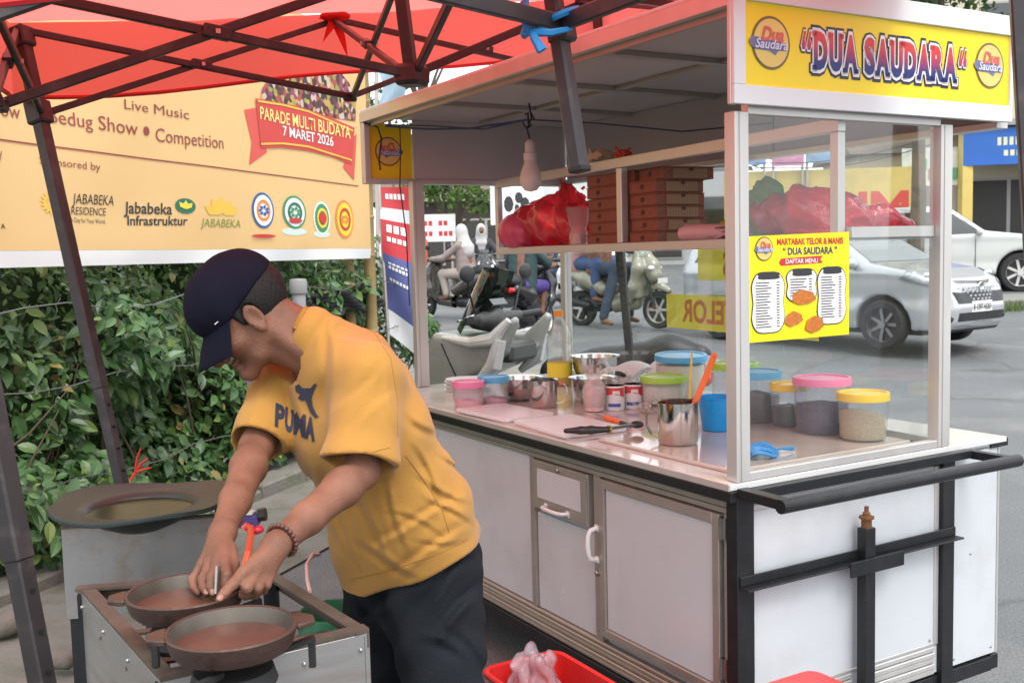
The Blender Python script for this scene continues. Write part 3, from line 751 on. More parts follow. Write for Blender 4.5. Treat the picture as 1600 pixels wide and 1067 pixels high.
mb = MB(); mb.tube([P(893, 45, 2.14), P(860, 52, 2.12), P(838, 50, 2.12), P(815, 53, 2.12)], [.005, .008, .01, .004], 6); build(mb, 'band', blue_m, tie)
mb = MB(); mb.tube([P(828, 45, 2.12), P(835, 60, 2.11), P(847, 80, 2.11)], [.006, .009, .011], 6); build(mb, 'tail', blue_m, tie)

# ================================================================== THE FOOD CART   own axes: x = w (towards the street), y = s (along the cart), z
TH = math.radians(30.365)
CN = Vector((.54, 2.49, 0)); DW = Vector((math.cos(TH), math.sin(TH), 0)); DL = Vector((-math.sin(TH), math.cos(TH), 0))
def cl(w, s, z): return CN + DW * w + DL * s + Vector((0, 0, z))
CROT = Matrix.Translation(CN) @ Matrix.Rotation(TH, 4, 'Z')
CL = 2.27
def sk(s): return .0925 * s                # the glass box stands a little skewed on its base
cart = thing('food_cart', 'white martabak food cart with aluminium frame and yellow sign', 'food cart', CN, TH)
alu = mat('aluminium', (.62, .60, .58), .38, .55, var=.08, scale=15, stretch=(1, 1, .2))
alu_dk = mat('aluminium_bronze', (.42, .38, .34), .42, .6, var=.1, scale=15)
white_p = mat('white_panel', (.56, .58, .61), .22, var=.05, scale=2, coat=.2, dirt=(.40, .39, .37), dscale=3.5, damt=.3)
white_f = mat('white_powder_coat', (.70, .715, .73), .35, var=.03)
blk = mat('black_iron', (.018, .019, .022), .4, .3, var=.3, scale=20, dirt=(.08, .07, .06), dscale=25, damt=.15)
rust = mat('rusty_iron', (.2, .09, .04), .8, .3, var=.4, scale=40)
yv = mat('sign_yellow', srgb(238, 212, 30), .35, var=.05, scale=3)
dkgap = mat('shadow_gap', (.02, .02, .02), .9)
glass = clear('cart_glass', (.97, .99, .98), 1.52, .008, (.85, .88, .88))
def cb(name, boxes, m, parent=cart, bev=.0015):
    mb = MB()
    for a, c in boxes: mb.box(a, c)
    return build(mb, name, m, parent, True, 35, bev)
# --- lower cabinet
cb('cabinet', [((.02, .02, .19), (1.02, CL - .02, .80))], white_p)
cb('front_panel', [((.008, .975, .268), (.019, 2.2, .764))], white_p)
cb('front_panel', [((.008, .612, .268), (.019, .945, .585))], white_p)
for z0, z1 in ((.782, .806), (.766, .7805)): cb('top_band', [((-.004, .02, z0), (.018, CL - .02, z1))], alu_dk)
for s0, s1 in ((.947, .973), (.574, .61), (.022, .045), (2.202, 2.24)): cb('stile', [((-.002, s0, .267), (.018, s1, .765))], alu_dk)
for k in range(5): cb('skirt_slat', [((-.004 - .002 * (k % 2), .02, .196 + .0143 * k), (.018, CL - .02, .2088 + .0143 * k))], alu_dk, bev=.003)
cb('base_rail', [((-.012, -.004, .15), (.03, CL, .194))], blk); cb('base_rail', [((1.0, -.004, .15), (1.035, CL, .194))], blk)
cb('base_rail', [((.031, -.008, .15), (.999, .03, .192))], blk); cb('base_rail', [((.031, CL - .03, .15), (.999, CL, .193))], blk)
# drawer
dr = cb('drawer', [((-.012, .624, .604), (.018, .938, .762))], alu_dk, bev=.002)
cb('drawer_face', [((-.0145, .662, .642), (-.0122, .908, .737))], white_p, dr)
cb('drawer_edge', [((-.0142, .626, .606), (-.0123, .634, .76))], mat('bright_aluminium', (.8, .8, .8), .25, .9), dr)
def handle(p0, p1, out_, m, parent, r=.006):
    p0, p1 = Vector(p0), Vector(p1); mb = MB(); o = Vector((-out_, 0, 0)); d = (p1 - p0)
    mb.tube([p0, p0 + o * .8 + d * .06, p0 + o + d * .2, p0 + o * 1.08 + d * .5, p0 + o + d * .8, p0 + o * .8 + d * .94, p1], r, 8)
    for q in (p0, p1): mb.box((q.x - .002, q.y - .009, q.z - .009), (q.x + .004, q.y + .009, q.z + .009))
    return build(mb, 'handle', m, parent, True)
hm = mat('handle_white', (.72, .72, .72), .3)
handle((-.012, .86, .622), (-.012, .735, .622), .025, hm, dr)
mb = MB(); mb.lathe([(.008, 0), (.008, .006), (.005, .008)], (-.012, .785, .75), 12, Matrix.Rotation(-math.pi/2, 4, 'Y')); build(mb, 'lock', bolt_m, dr, True)
# door
door = cb('door', [((-.012, .052, .29), (.018, .078, .762)), ((-.012, .546, .29), (.018, .572, .762)), ((-.0121, .078, .735), (.018, .546, .762)), ((-.0121, .078, .29), (.018, .546, .316))], alu_dk)
cb('door_panel', [((-.004, .079, .317), (.006, .545, .734))], white_p, door)
handle((-.012, .583, .517), (-.012, .583, .612), .03, hm, door, .007)
mb = MB(); mb.lathe([(.009, 0), (.009, .006), (.005, .009)], (-.012, .58, .477), 12, Matrix.Rotation(-math.pi/2, 4, 'Y')); build(mb, 'lock', bolt_m, door, True)
for z in (.70, .34): mb = MB(); mb.tube([(-.008, .047, z), (-.008, .047, z + .055)], .007, 8); mb.box((-.009, .03, z), (-.004, .062, z + .055)); build(mb, 'hinge', bolt_m, door, True)
# --- near end
cb('end_panel', [((.04, -.004, .2), (.755, .019, .80))], white_p); cb('end_panel', [((.803, -.003, .2), (1.02, .019, .82))], white_p)
for w0, w1 in ((-.018, .038), (.752, .802)): cb('end_post', [((w0, -.022, .146), (w1, .018, .828))], blk)
cb('edge_trim', [((.735, -.009, .285), (.7515, .0, .80))], alu); cb('edge_trim', [((1.0205, -.006, .2), (1.028, .02, .82))], alu)
for k in range(5): cb('skirt_slat', [((.442, -.010 - .003 * (k % 2), .2 + .0165 * k), (.7345, -.0045, .2145 + .0165 * k))], alu, bev=.002)
for k in range(5): cb('skirt_slat', [((.0385, -.010 - .003 * (k % 2), .2 + .0165 * k), (.397, -.0045, .2145 + .0165 * k))], alu, bev=.002)
cb('edge_trim', [((.0385, -.008, .284), (.7345, -.0045, .292))], alu); cb('edge_trim', [((.04, -.009, .775), (.75, -.0045, .79))], alu)
bra = cb('brace_bar', [((-.014, -.056, .592), (.80, -.023, .597)), ((-.012, -.0275, .5975), (.80, -.0225, .622))], blk)
cb('brace_plate', [((.335, -.062, .565), (.54, -.0565, .605))], blk, bra)
dp = cb('stand_post', [((.399, -.054, .02), (.437, -.024, .682))], blk)
mb = MB(); mb.tube([(.418, -.039, .682), (.418, -.039, .706)], .014, 10); mb.lathe([(.02, .706), (.02, .712), (.01, .713), (.01, .722), (.006, .724), (.006, .738)], (.418, -.039, 0), 10); build(mb, 'stand_bolt', rust, dp, True)
# push handle
ph = cb('push_handle', [((-.02, -.17, .818), (.015, -.0225, .842)), ((.845, -.15, .812), (.872, -.0225, .835)), ((.0151, -.045, .815), (.8449, -.0225, .838))], blk)
mb = MB(); mb.tube([(-.025, -.172, .828), (.885, -.158, .822)], .017, 12); build(mb, 'grip_tube', blk, ph, True)
cb('corner_lug', [((.98, -.01, .822), (1.06, -.003, .846))], blk)
# wheels (half hidden)
tyre = mat('tyre_rubber', (.02, .02, .02), .8)
for w, s in ((.2, .35), (.2, 1.95), (.85, .35), (.85, 1.95)):
    mb = MB(); mb.lathe([(.05, -.02), (.085, -.022), (.1, -.012), (.1, .012), (.085, .022), (.05, .02)], (w, s, .1), 20, Matrix.Rotation(math.pi/2, 4, 'Y')); wh = build(mb, 'wheel', tyre, cart, True)
    mb = MB(); mb.lathe([(.05, -.018), (.05, .018)], (w, s, .1), 16, Matrix.Rotation(math.pi/2, 4, 'Y')); mb.box((w - .03, s - .012, .1), (w + .03, s + .012, .19)); build(mb, 'hub', alu, wh, True)
# --- counter
counter_m = mat('counter_laminate', (.64, .63, .62), .12, var=.04, scale=3, coat=.3)
cn = cb('counter', [((-.03, -.012, .8345), (1.05, CL, .850))], counter_m)
cb('counter_edge', [((-.036, -.02, .807), (-.0005, CL, .8335))], blk, cn); cb('counter_edge', [((.0, -.0205, .81), (.80, .02, .8335))], blk, cn)
cb('counter_rim', [((-.0345, -.012, .8336), (-.0305, CL, .852))], alu, cn)
tile_m = mat('beige_marble', (.52, .46, .40), .07, var=.14, scale=7, coat=.4)
cb('marble_board', [((.055, .075, .8505), (.735, .66, .862))], tile_m, cn, bev=.003)
cb('work_surface', [((.0, .70, .8503), (.93, 2.0, .8525))], mat('pale_laminate', (.62, .60, .585), .1, var=.08, coat=.3), cn)
# --- glass box
zt = 1.745
def post(w0, w1, s0, s1, z0=.851, z1=zt): 
    o = cb('corner_post', [((w0, s0, z0), (w1, s1, z1))], alu)
    cb('post_groove', [((w0 + .012, s0 - .0012, z0), (w0 + .015, s0 - .0002, z1))], alu_dk, o); return o
post(-.004, .04, -.008, .03); post(.747, .795, -.008, .03); post(sk(CL) - .02, sk(CL) + .035, CL - .06, CL - .02); post(.757 + sk(CL), .795 + sk(CL), CL - .06, CL - .02)
pane = lambda name, q, m=glass: build(MB().add(q, [(0, 1, 2, 3)]), name, m, cart, True)
def slab(name, q, t, m, parent=cart):
    q = [Vector(p) for p in q]; nrm = (q[1] - q[0]).cross(q[3] - q[0]).normalized() * t; mb = MB()
    mb.add(q + [p + nrm for p in q], [(3, 2, 1, 0), (4, 5, 6, 7), (0, 1, 5, 4), (1, 2, 6, 5), (2, 3, 7, 6), (3, 0, 4, 7)]); return build(mb, name, m, parent, True)
pane('glass_pane', [(.041, .006, .872), (.746, .006, .872), (.746, .006, zt - .006), (.041, .006, zt - .006)])
pane('glass_pane', [(.77 + sk(.03), .03, .872), (.77 + sk(2.2), 2.2, .872), (.77 + sk(2.2), 2.2, zt - .006), (.77 + sk(.03), .03, zt - .006)])
cb('glass_rail', [((.0405, -.006, .8512), (.7465, .02, .8715))], alu); cb('glass_rail', [((.0405, -.006, zt - .005), (.7465, .02, zt + .02))], alu)
mb = MB(); 
for z0, z1 in ((.8512, .8715),): mb.bar((.775, .03, (z0 + z1) / 2), (.775 + sk(2.17), 2.2, (z0 + z1) / 2), .026, z1 - z0)
build(mb, 'glass_rail', alu, cart, True)
# --- shelf in the glass box
def sf(s, o=0.0): return .402 + sk(s) + o
sh = build(MB().add([(sf(.0), .03, 1.435), (.75, .03, 1.435), (.755 + sk(2.2), 2.2, 1.435), (sf(2.2), 2.2, 1.435), (sf(.0), .03, 1.443), (.75, .03, 1.443), (.755 + sk(2.2), 2.2, 1.443), (sf(2.2), 2.2, 1.443)], [(0,3,2,1),(4,5,6,7),(0,1,5,4),(1,2,6,5),(2,3,7,6),(3,0,4,7)]), 'shelf', white_p, cart, True)
def sbar(name, a, c, w=.026, h=.03, m=alu): mb = MB(); mb.bar(a, c, w, h); return build(mb, name, m, sh, True, bev=.002)
sbar('front_rail', (sf(0), .031, 1.436), (sf(2.2), 2.2, 1.436)); sbar('front_rail', (sf(0), .031, 1.735), (sf(2.2), 2.2, 1.735), .026, .036)
sbar('divider_post', (sf(1.13), 1.13, 1.452), (sf(1.13), 1.13, 1.716), .03, .03); sbar('divider_post', (sf(0), .046, 1.452), (sf(0), .046, 1.716), .03, .026); sbar('divider_post', (sf(2.2), 2.19, 1.40), (sf(2.2), 2.19, 1.716), .026, .026)
sbar('end_rail', (sf(0) + .016, .022, 1.455), (.746, .022, 1.455), .022, .03)
# --- roof
RW0, RW1, RS0 = 0.0, 1.06, -.022
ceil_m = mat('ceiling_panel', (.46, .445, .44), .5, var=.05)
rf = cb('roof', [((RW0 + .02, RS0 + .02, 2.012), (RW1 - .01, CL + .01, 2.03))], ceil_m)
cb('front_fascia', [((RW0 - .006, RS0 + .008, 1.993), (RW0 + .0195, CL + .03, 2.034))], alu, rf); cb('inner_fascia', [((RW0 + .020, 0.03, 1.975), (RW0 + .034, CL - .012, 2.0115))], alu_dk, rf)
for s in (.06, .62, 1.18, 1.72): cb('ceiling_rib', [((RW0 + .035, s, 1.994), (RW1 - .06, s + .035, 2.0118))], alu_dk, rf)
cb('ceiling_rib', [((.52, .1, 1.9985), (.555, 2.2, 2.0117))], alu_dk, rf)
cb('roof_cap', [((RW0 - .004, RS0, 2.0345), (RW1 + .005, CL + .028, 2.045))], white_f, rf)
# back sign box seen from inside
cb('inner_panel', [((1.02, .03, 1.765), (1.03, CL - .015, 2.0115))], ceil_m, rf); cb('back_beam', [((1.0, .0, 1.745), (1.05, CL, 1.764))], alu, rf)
for w_, in ((1.0,),): cb('panel_seam', [((1.0175, .9, 1.766), (1.0195, .905, 2.01))], dkgap, rf)
# left end sign box
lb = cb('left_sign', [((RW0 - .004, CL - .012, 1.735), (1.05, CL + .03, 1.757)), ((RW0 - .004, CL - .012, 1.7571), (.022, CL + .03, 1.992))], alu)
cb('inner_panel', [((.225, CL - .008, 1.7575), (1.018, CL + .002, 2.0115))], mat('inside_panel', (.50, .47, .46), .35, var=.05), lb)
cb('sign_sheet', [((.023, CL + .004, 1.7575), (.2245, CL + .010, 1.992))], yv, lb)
# near end sign box
SW0, SW1 = -.028, 1.02
sg = cb('sign_box', [((SW0, RS0 - .012, 1.758), (SW1, RS0 - .0, 1.803)), ((SW0, RS0 - .0121, 1.998), (SW1, RS0 - .0, 2.052)), ((SW0, RS0 - .012, 1.8031), (.009, RS0, 1.9979)), ((SW1 - .01, RS0 - .012, 1.8031), (SW1, RS0, 1.9979))], white_f)
cb('sign_side', [((SW0 - .001, RS0 + .0005, 1.758), (SW0 + .02, -.009, 2.03))], alu, sg); cb('sign_underside', [((SW0 + .0205, RS0 + .0005, 1.76), (SW1, -.0085, 1.77))], alu, sg)
cb('sign_back', [((.05, -.004, 1.782), (SW1, .004, 2.01))], ceil_m, sg)
YS = RS0 - .004
pane_ = build(MB().add([(.0091, YS, 1.8031), (SW1 - .0101, YS, 1.8031), (SW1 - .0101, YS, 1.9979), (.0091, YS, 1.9979)], [(0, 1, 2, 3)]), 'sign_sheet', yv, sg, True)
XW, ZU = Vector((1, 0, 0)), Vector((0, 0, 1))
# sign lettering with slab serifs
def slab_text(body, w0, w1, zb, hgt, grow):
    mb = MB(); adv = {'D': 1.0, 'U': .98, 'A': 1.0, 'S': .82, 'R': 1.02, ' ': .38, '“': .86, '”': .86}
    tot = sum(adv[c] for c in body); k = (w1 - w0) / tot; x = w0
    for c in body:
        a = adv[c] * k
        if c == ' ': x += a; continue
        L_, R_ = x + .05 * k, x + a - .05 * k; g = grow
        if c in '“”':
            for q in (0, 1):
                cx = L_ + (R_ - L_) * (.25 + .45 * q); pts = [(-.1, .62), (.06, 1.02), (.20, 1.0), (.11, .78), (.20, .66), (.13, .48), (-.05, .48)]
                P2 = [Vector((cx + px_ * k * .9, zb + pz * hgt)) for px_, pz in pts]; cc = sum(P2, Vector((0, 0))) / len(P2)
                P2 = [p + (p - cc).normalized() * g for p in P2]; mb.add([(p.x, 0, p.y) for p in P2], [tuple(range(len(P2)))])
        else:
            bold = .048 + g / k * .9; m2 = MB(); put_text(m2, c, (L_ + .06 * k, 0, zb), XW, ZU, R_ - L_ - .12 * k, hgt, .0)
            v, f = text_geo(c, .05); v0, _ = text_geo(c, 0); x0, x1 = min(p.x for p in v0), max(p.x for p in v0)
            sx, sz = (R_ - L_ - .16 * k) / (x1 - x0), hgt / .70
            v, f = text_geo(c, .055 + g / sx * .9)
            mb.add([(L_ + .08 * k + (p.x - x0) * sx, 0, zb + p.y * sz) for p in v], f)
            t = hgt * .085 + g; sw = .13 * k + g
            ser = {'D': [(0.05, 0), (0.05, 1)], 'U': [(0.05, 1), (.95, 1)], 'A': [(.06, 0), (.94, 0)], 'R': [(.05, 0), (.05, 1), (.95, 0)], 'S': []}[c]
            for fx, fz in ser:
                cx = L_ + fx * (R_ - L_); cz = zb + fz * hgt; mb.add([(cx - sw, 0, cz - t), (cx + sw, 0, cz - t), (cx + sw, 0, cz + t * .6), (cx - sw, 0, cz + t * .6)], [(0, 1, 2, 3)])
        x += a
    return mb
def put_layer(mb, y, name, m, parent): mb.v = [(a, y, c) for a, b_, c in mb.v]; return build(mb, name, m, parent, True, None)
gradm = bpy.data.materials.new('letter_red_blue'); gradm.use_nodes = True; n = gradm.node_tree; b = n.nodes['Principled BSDF']
tc = n.nodes.new('ShaderNodeTexCoord'); sp = n.nodes.new('ShaderNodeSeparateXYZ'); mr = n.nodes.new('ShaderNodeMapRange'); mr.inputs[1].default_value, mr.inputs[2].default_value = 1.854, 1.948
rp = n.nodes.new('ShaderNodeValToRGB'); rp.color_ramp.elements[0].color = (*srgb(28, 40, 112), 1); rp.color_ramp.elements[1].color = (*srgb(205, 52, 58), 1); rp.color_ramp.elements[0].position = .2; rp.color_ramp.elements[1].position = .75
n.links.new(tc.outputs['Object'], sp.inputs[0]); n.links.new(sp.outputs[2], mr.inputs[0]); n.links.new(mr.outputs[0], rp.inputs[0]); n.links.new(rp.outputs[0], b.inputs['Base Color']); b.inputs['Roughness'].default_value = .35
navy_p, white_pr = mat('print_navy', srgb(40, 44, 66), .4), mat('print_white', (.8, .78, .78), .4)
for g, y, nm, m_ in ((.0092, YS - .0012, 'letter_outline', navy_p), (.005, YS - .0024, 'letter_halo', white_pr), (.0, YS - .0036, 'lettering', gradm)):
    put_layer(slab_text('“DUA SAUDARA“', .186, .826, 1.860, .082, g), y, nm, m_, sg)
def round_logo(cx, cz, r, y, parent, dr_=-1, flip=1):
    """disc emblem with a red and a blue script line"""
    ax = XW * flip
    def lay(fn, k, nm, m): mb = MB(); fn(mb); mb.v = [(a, y + dr_ * .0011 * k, c) for a, b_, c in mb.v]; build(mb, nm, m, parent, True, None)
    lay(lambda mb: disc(mb, (cx, 0, cz), XW, ZU, r), 1, 'emblem_rim', mat('emblem_rim_gold', srgb(120, 98, 50), .4))
    lay(lambda mb: disc(mb, (cx, 0, cz), XW, ZU, r * .9), 2, 'emblem_disc', mat('emblem_cream', srgb(222, 196, 110), .4))
    def sw(mb): poly(mb, [(cx + x * r * flip, cz + z * r) for x, z in [(-1.15, .02), (-.95, .2), (.8, .02), (.78, -.22), (.35, -.28), (.2, -.45), (-.1, -.3), (-.85, -.28), (-1.05, -.15)]], (0, 0, 0), XW, ZU)
    lay(sw, 3, 'emblem_swash', mat('print_slate', srgb(110, 112, 150), .4))
    lay(lambda mb: put_text(mb, 'Dua', (cx - .5 * r * flip, 0, cz + .08 * r), ax, ZU, r * 1.1, r * .5, .03, .3), 4, 'emblem_lettering', mat('print_rose', srgb(208, 92, 90), .4))
    lay(lambda mb: put_text(mb, 'Saudara', (cx - .85 * r * flip, 0, cz - .22 * r), ax, ZU, r * 1.65, r * .34, .02, .3), 5, 'emblem_lettering', mat('print_pale', srgb(205, 208, 230), .4))
round_logo(.094, 1.906, .063, YS, sg); round_logo(.924, 1.910, .063, YS, sg)
round_logo(.112, 1.874, .062, CL + .004, lb, -1, -1)
# --- menu sheet stuck on the end glass
MY = .0035
menu = build(MB().add([(.048, MY, 1.190), (.398, MY, 1.190), (.398, MY, 1.457), (.048, MY, 1.449)], [(0, 1, 2, 3)]), 'menu_poster', mat('menu_yellow', srgb(245, 226, 20), .35, var=.04), cart, True)
ml = [0]
def mlay(fn, nm, m, k=1): mb = MB(); fn(mb); mb.v = [(a, MY - .0009 * k, c) for a, b_, c in mb.v]; build(mb, nm, m, menu, True, None)
p_red, p_blk = mat('print_red', srgb(200, 45, 50), .4), mat('print_black', (.03, .03, .035), .4)
for w_, a_, c_ in word_spans('MARTABAK TELOR & MANIS'): mlay(lambda mb: put_text(mb, w_, (.142 + .232 * a_, 0, 1.427), XW, ZU, .232 * (c_ - a_), .015, .03), 'lettering', p_red)
for w_, a_, c_ in word_spans('“ DUA SAUDARA ”'): mlay(lambda mb: put_text(mb, w_, (.162 + .19 * a_, 0, 1.402), XW, ZU, .19 * (c_ - a_), .017, .025), 'lettering', mat('print_navy2', srgb(50, 48, 110), .4))
mlay(lambda mb: poly(mb, [(.155, 1.375), (.148, 1.383), (.155, 1.393), (.30, 1.397), (.292, 1.388), (.30, 1.379)], (0, 0, 0), XW, ZU), 'ribbon', p_red)
mlay(lambda mb: put_text(mb, 'DAFTAR MENU', (.17, 0, 1.380), XW, ZU, .112, .011, .02), 'lettering', white_pr, 2)
round_logo(.098, 1.418, .030, MY, menu)
def blob(x0, x1, z0, z1):
    def f(mb):
        c = ((x0 + x1) / 2, (z0 + z1) / 2); pts = []
        for k in range(30):
            a = 2 * math.pi * k / 30; ca, sa = math.cos(a), math.sin(a)
            sq = lambda v: math.copysign(abs(v) ** .45, v); zz = sq(sa); wob = 1 - .10 * math.cos(zz * 3.0) ** 2
            pts.append((c[0] + (x1 - x0) / 2 * sq(ca) * wob, c[1] + (z1 - z0) / 2 * zz))
        poly(mb, pts, (0, 0, 0), XW, ZU)
    return f
for x0, x1, z0, z1 in ((.056, .166, 1.212, 1.36), (.173, .278, 1.285, 1.365), (.281, .385, 1.222, 1.367)):
    mlay(blob(x0 - .003, x1 + .003, z0 - .003, z1 + .002), 'column_outline', p_blk, 1); mlay(blob(x0, x1, z0, z1), 'column_field', white_pr, 2)
    mlay(blob(x0 + .018, x1 - .016, z1 - .017, z1 + .001), 'column_head', p_blk, 3)
    nrow = int((z1 - z0 - .03) / .0068)
    def rows(mb):
        for k in range(nrow):
            z = z1 - .026 - k * .0068
            for xa, xb in ((x0 + .012, x0 + .012 + (x1 - x0) * (.35 + .2 * rnd.random())), (x1 - .028, x1 - .018)): mb.add([(xa, 0, z), (xb, 0, z), (xb, 0, z + .0022), (xa, 0, z + .0022)], [(0, 1, 2, 3)])
    tag_o = mlay(rows, 'price_rows', p_blk, 3)
food = mat('print_food', srgb(190, 110, 40), .5, var=.6, scale=90)
for pts in ([(.165, 1.232), (.185, 1.222), (.21, 1.228), (.228, 1.236), (.222, 1.252), (.195, 1.262), (.172, 1.252)], [(.235, 1.212), (.26, 1.202), (.285, 1.208), (.302, 1.218), (.297, 1.238), (.27, 1.246), (.242, 1.236)], [(.19, 1.285), (.215, 1.276), (.25, 1.278), (.275, 1.288), (.262, 1.306), (.225, 1.314), (.195, 1.306)]):
    mlay(lambda mb: poly(mb, pts, (0, 0, 0), XW, ZU), 'food_picture', food, 4)
# --- stickers on the street-side glass (their fronts face the street)
stk = clear('sticker_yellow', (.55, .52, .1), 1.3, .72, srgb(232, 216, 90)); pk = mat('sticker_pink', srgb(222, 150, 140), .5, trans=.5)
def bk(s, z, o=.003): return (.77 + sk(s) + o, s, z)
for (s0, s1, z0, z1, txt, t0, t1, tz, th) in ((.50, 1.375, 1.115, 1.248, 'TELOR', .93, 1.26, 1.145, .082), (.56, 1.16, 1.305, 1.43, 'MANIS', .66, 1.0, 1.325, .082)):
    st = build(MB().add([bk(s0, z0), bk(s1, z0), bk(s1, z1), bk(s0, z1)], [(0, 1, 2, 3)]), 'glass_sticker', stk, cart, True)
    mb = MB(); put_text(mb, txt, (0, t0, tz), Vector((0, 1, 0)), ZU, t1 - t0, th, .03); mb.v = [bk(s_, z_, .001) for x_, s_, z_ in mb.v]; build(mb, 'lettering', pk, st, True, None)
st = build(MB().add([bk(.56, 1.25), bk(1.16, 1.25), bk(1.16, 1.304), bk(.56, 1.304)], [(0, 1, 2, 3)]), 'glass_sticker', clear('sticker_white', (.7, .72, .75), 1.3, .6, (.75, .78, .82)), cart, True)

for w_, z_ in ((.06, .78), (.40, .78), (.72, .78), (.83, .78), (1.0, .78), (.83, .22), (1.0, .22), (.06, .30), (.72, .30), (.90, .52)):
    mb = MB(); mb.ball((w_, -.0055 if w_ < .8 else -.0035, z_), (.004, .0015, .004), 5); build(mb, 'screw', bolt_m, cart, True)
for s_, z_ in ((.96, .30), (.96, .74), (.592, .30), (.592, .74), (1.5, .775), (1.1, .775), (.3, .775), (2.0, .775)):
    mb = MB(); mb.ball((-.0035, s_, z_), (.0015, .004, .004), 5); build(mb, 'screw', bolt_m, cart, True)

# ================================================================== THINGS ON THE CART
CT = .8535; CB_ = .8635                    # counter and marble board levels
def item(name, label, cat, w, s, z=CT, group=None): return thing(name, label, cat, cl(w, s, z), 0, group)
plas = clear('food_box_plastic', (.95, .97, .99), 1.4, .16, (.80, .84, .92), .12)
plas2 = clear('food_box_plastic_pink', (.98, .93, .95), 1.4, .35, (.86, .76, .80), .12)
LIDS = {'pink': (.80, .22, .42), 'blue': (.10, .42, .72), 'green': (.36, .62, .06), 'yellow': (.85, .58, .05)}
lidm = lambda c: mat('lid_' + c, LIDS[c], .35, var=.06)
def tub(w, s, r, h, lid, label, fill=None, fillh=.4, tilt=0.0, z=CT, milky=False, body=None, lidtilt=0.0):
    t = item('food_tub', label, 'food tub', w, s, z, 'round plastic food tubs on the counter'); o = cl(w, s, z)
    mb = MB(); mb.lathe([(.0005, .0), (r * .9, .0005), (r * .93, .006), (r * .985, h * .5), (r, h)], o, 36)
    build(mb, 'tub_body', body or plas, t, smooth=60)
    if fill:
        mb = MB(); n_ = 28; top = []
        hh = h * fillh; rr = r * .93
        prof = [(.0005, .004), (r * .87, .004), (r * .92, .01)]
        mb.lathe(prof + [(rr, .02)], o, n_)
        ring = []; 
        for j in range(5):
            q = 1 - j / 4
            for k in range(n_):
                a = 2 * math.pi * k / n_; ring.append(o + Vector((rr * max(q, .001) * math.cos(a), rr * max(q, .001) * math.sin(a), hh + tilt * rr * q * math.cos(a + 2.2) + (1 - q) * .012 + rnd.uniform(-.002, .002))))
        low = [o + Vector((rr * math.cos(2*math.pi*k/n_), rr * math.sin(2*math.pi*k/n_), .02)) for k in range(n_)]
        mb.add(low + ring, [(j*n_+k, j*n_+(k+1) % n_, (j+1)*n_+(k+1) % n_, (j+1)*n_+k) for j in range(5) for k in range(n_)])
        build(mb, 'contents', fill, t, smooth=50)
    mb = MB(); R = Matrix.Rotation(lidtilt, 4, 'X')
    mb.lathe([(.0005, h + .004), (r * .9, h + .004), (r * .93, h + .008), (r * 1.05, h + .008), (r * 1.06, h + .004), (r * 1.06, h - .014), (r * 1.01, h - .015)], o, 36, R if lidtilt else None); build(mb, 'lid', lidm(lid), t, smooth=50)
    return t
choc = mat('chocolate_sprinkles', (.10, .06, .055), .7, var=.6, scale=160, bump=1, bscale=300)
blackc = mat('black_sprinkles', (.035, .035, .03), .6, var=.7, scale=160, bump=1, bscale=300)
purp = mat('purple_filling', (.045, .033, .075), .8, var=.25, scale=60, bump=.6, bscale=200)
pnut = mat('crushed_peanut', (.62, .47, .27), .85, var=.4, scale=220, bump=1, bscale=300)
pinkf = mat('pink_paste', (.75, .4, .45), .6, var=.2)
grey = mat('grey_filling', (.45, .4, .42), .8, var=.3, scale=80)
tub(.07, 1.52, .058, .092, 'pink', 'small pink lidded tub at the left end of the counter', pinkf, .25, .2, body=plas2)
tub(.195, 1.55, .058, .098, 'blue', 'small blue lidded tub beside the small pink lidded tub', pinkf, .2, .15)
tub(.62, 1.05, .080, .11, 'green', 'wide green lidded tub standing right of the milk cans', mat('white_cream', (.72, .70, .64), .5), .75, body=clear('tub_milky', (.95, .97, .95), 1.4, .6, (.78, .8, .78), .2))
tub(.84, 1.22, .095, .16, 'blue', 'large blue lidded tub behind the wide green lidded tub', mat('pale_flour', (.75, .70, .55), .8), .8, lidtilt=.05)
tub(.75, .82, .078, .165, 'green', 'green lidded tub behind the blue plastic mug', grey, .3)
tub(.64, .60, .078, .155, 'blue', 'blue lidded tub of brown sprinkles beside the front glass post', choc, .55, .1, CB_)
tub(.655, .47, .056, .125, 'yellow', 'narrow yellow lidded tub of black sprinkles behind the pink lidded tub', blackc, .45, .15, CB_)
tub(.645, .325, .082, .158, 'pink', 'big pink lidded tub of dark purple filling behind the glass', purp, .52, .0, CB_)
tub(.645, .17, .070, .128, 'yellow', 'yellow lidded tub of crushed peanuts nearest the glass corner', pnut, .52, .45, CB_)
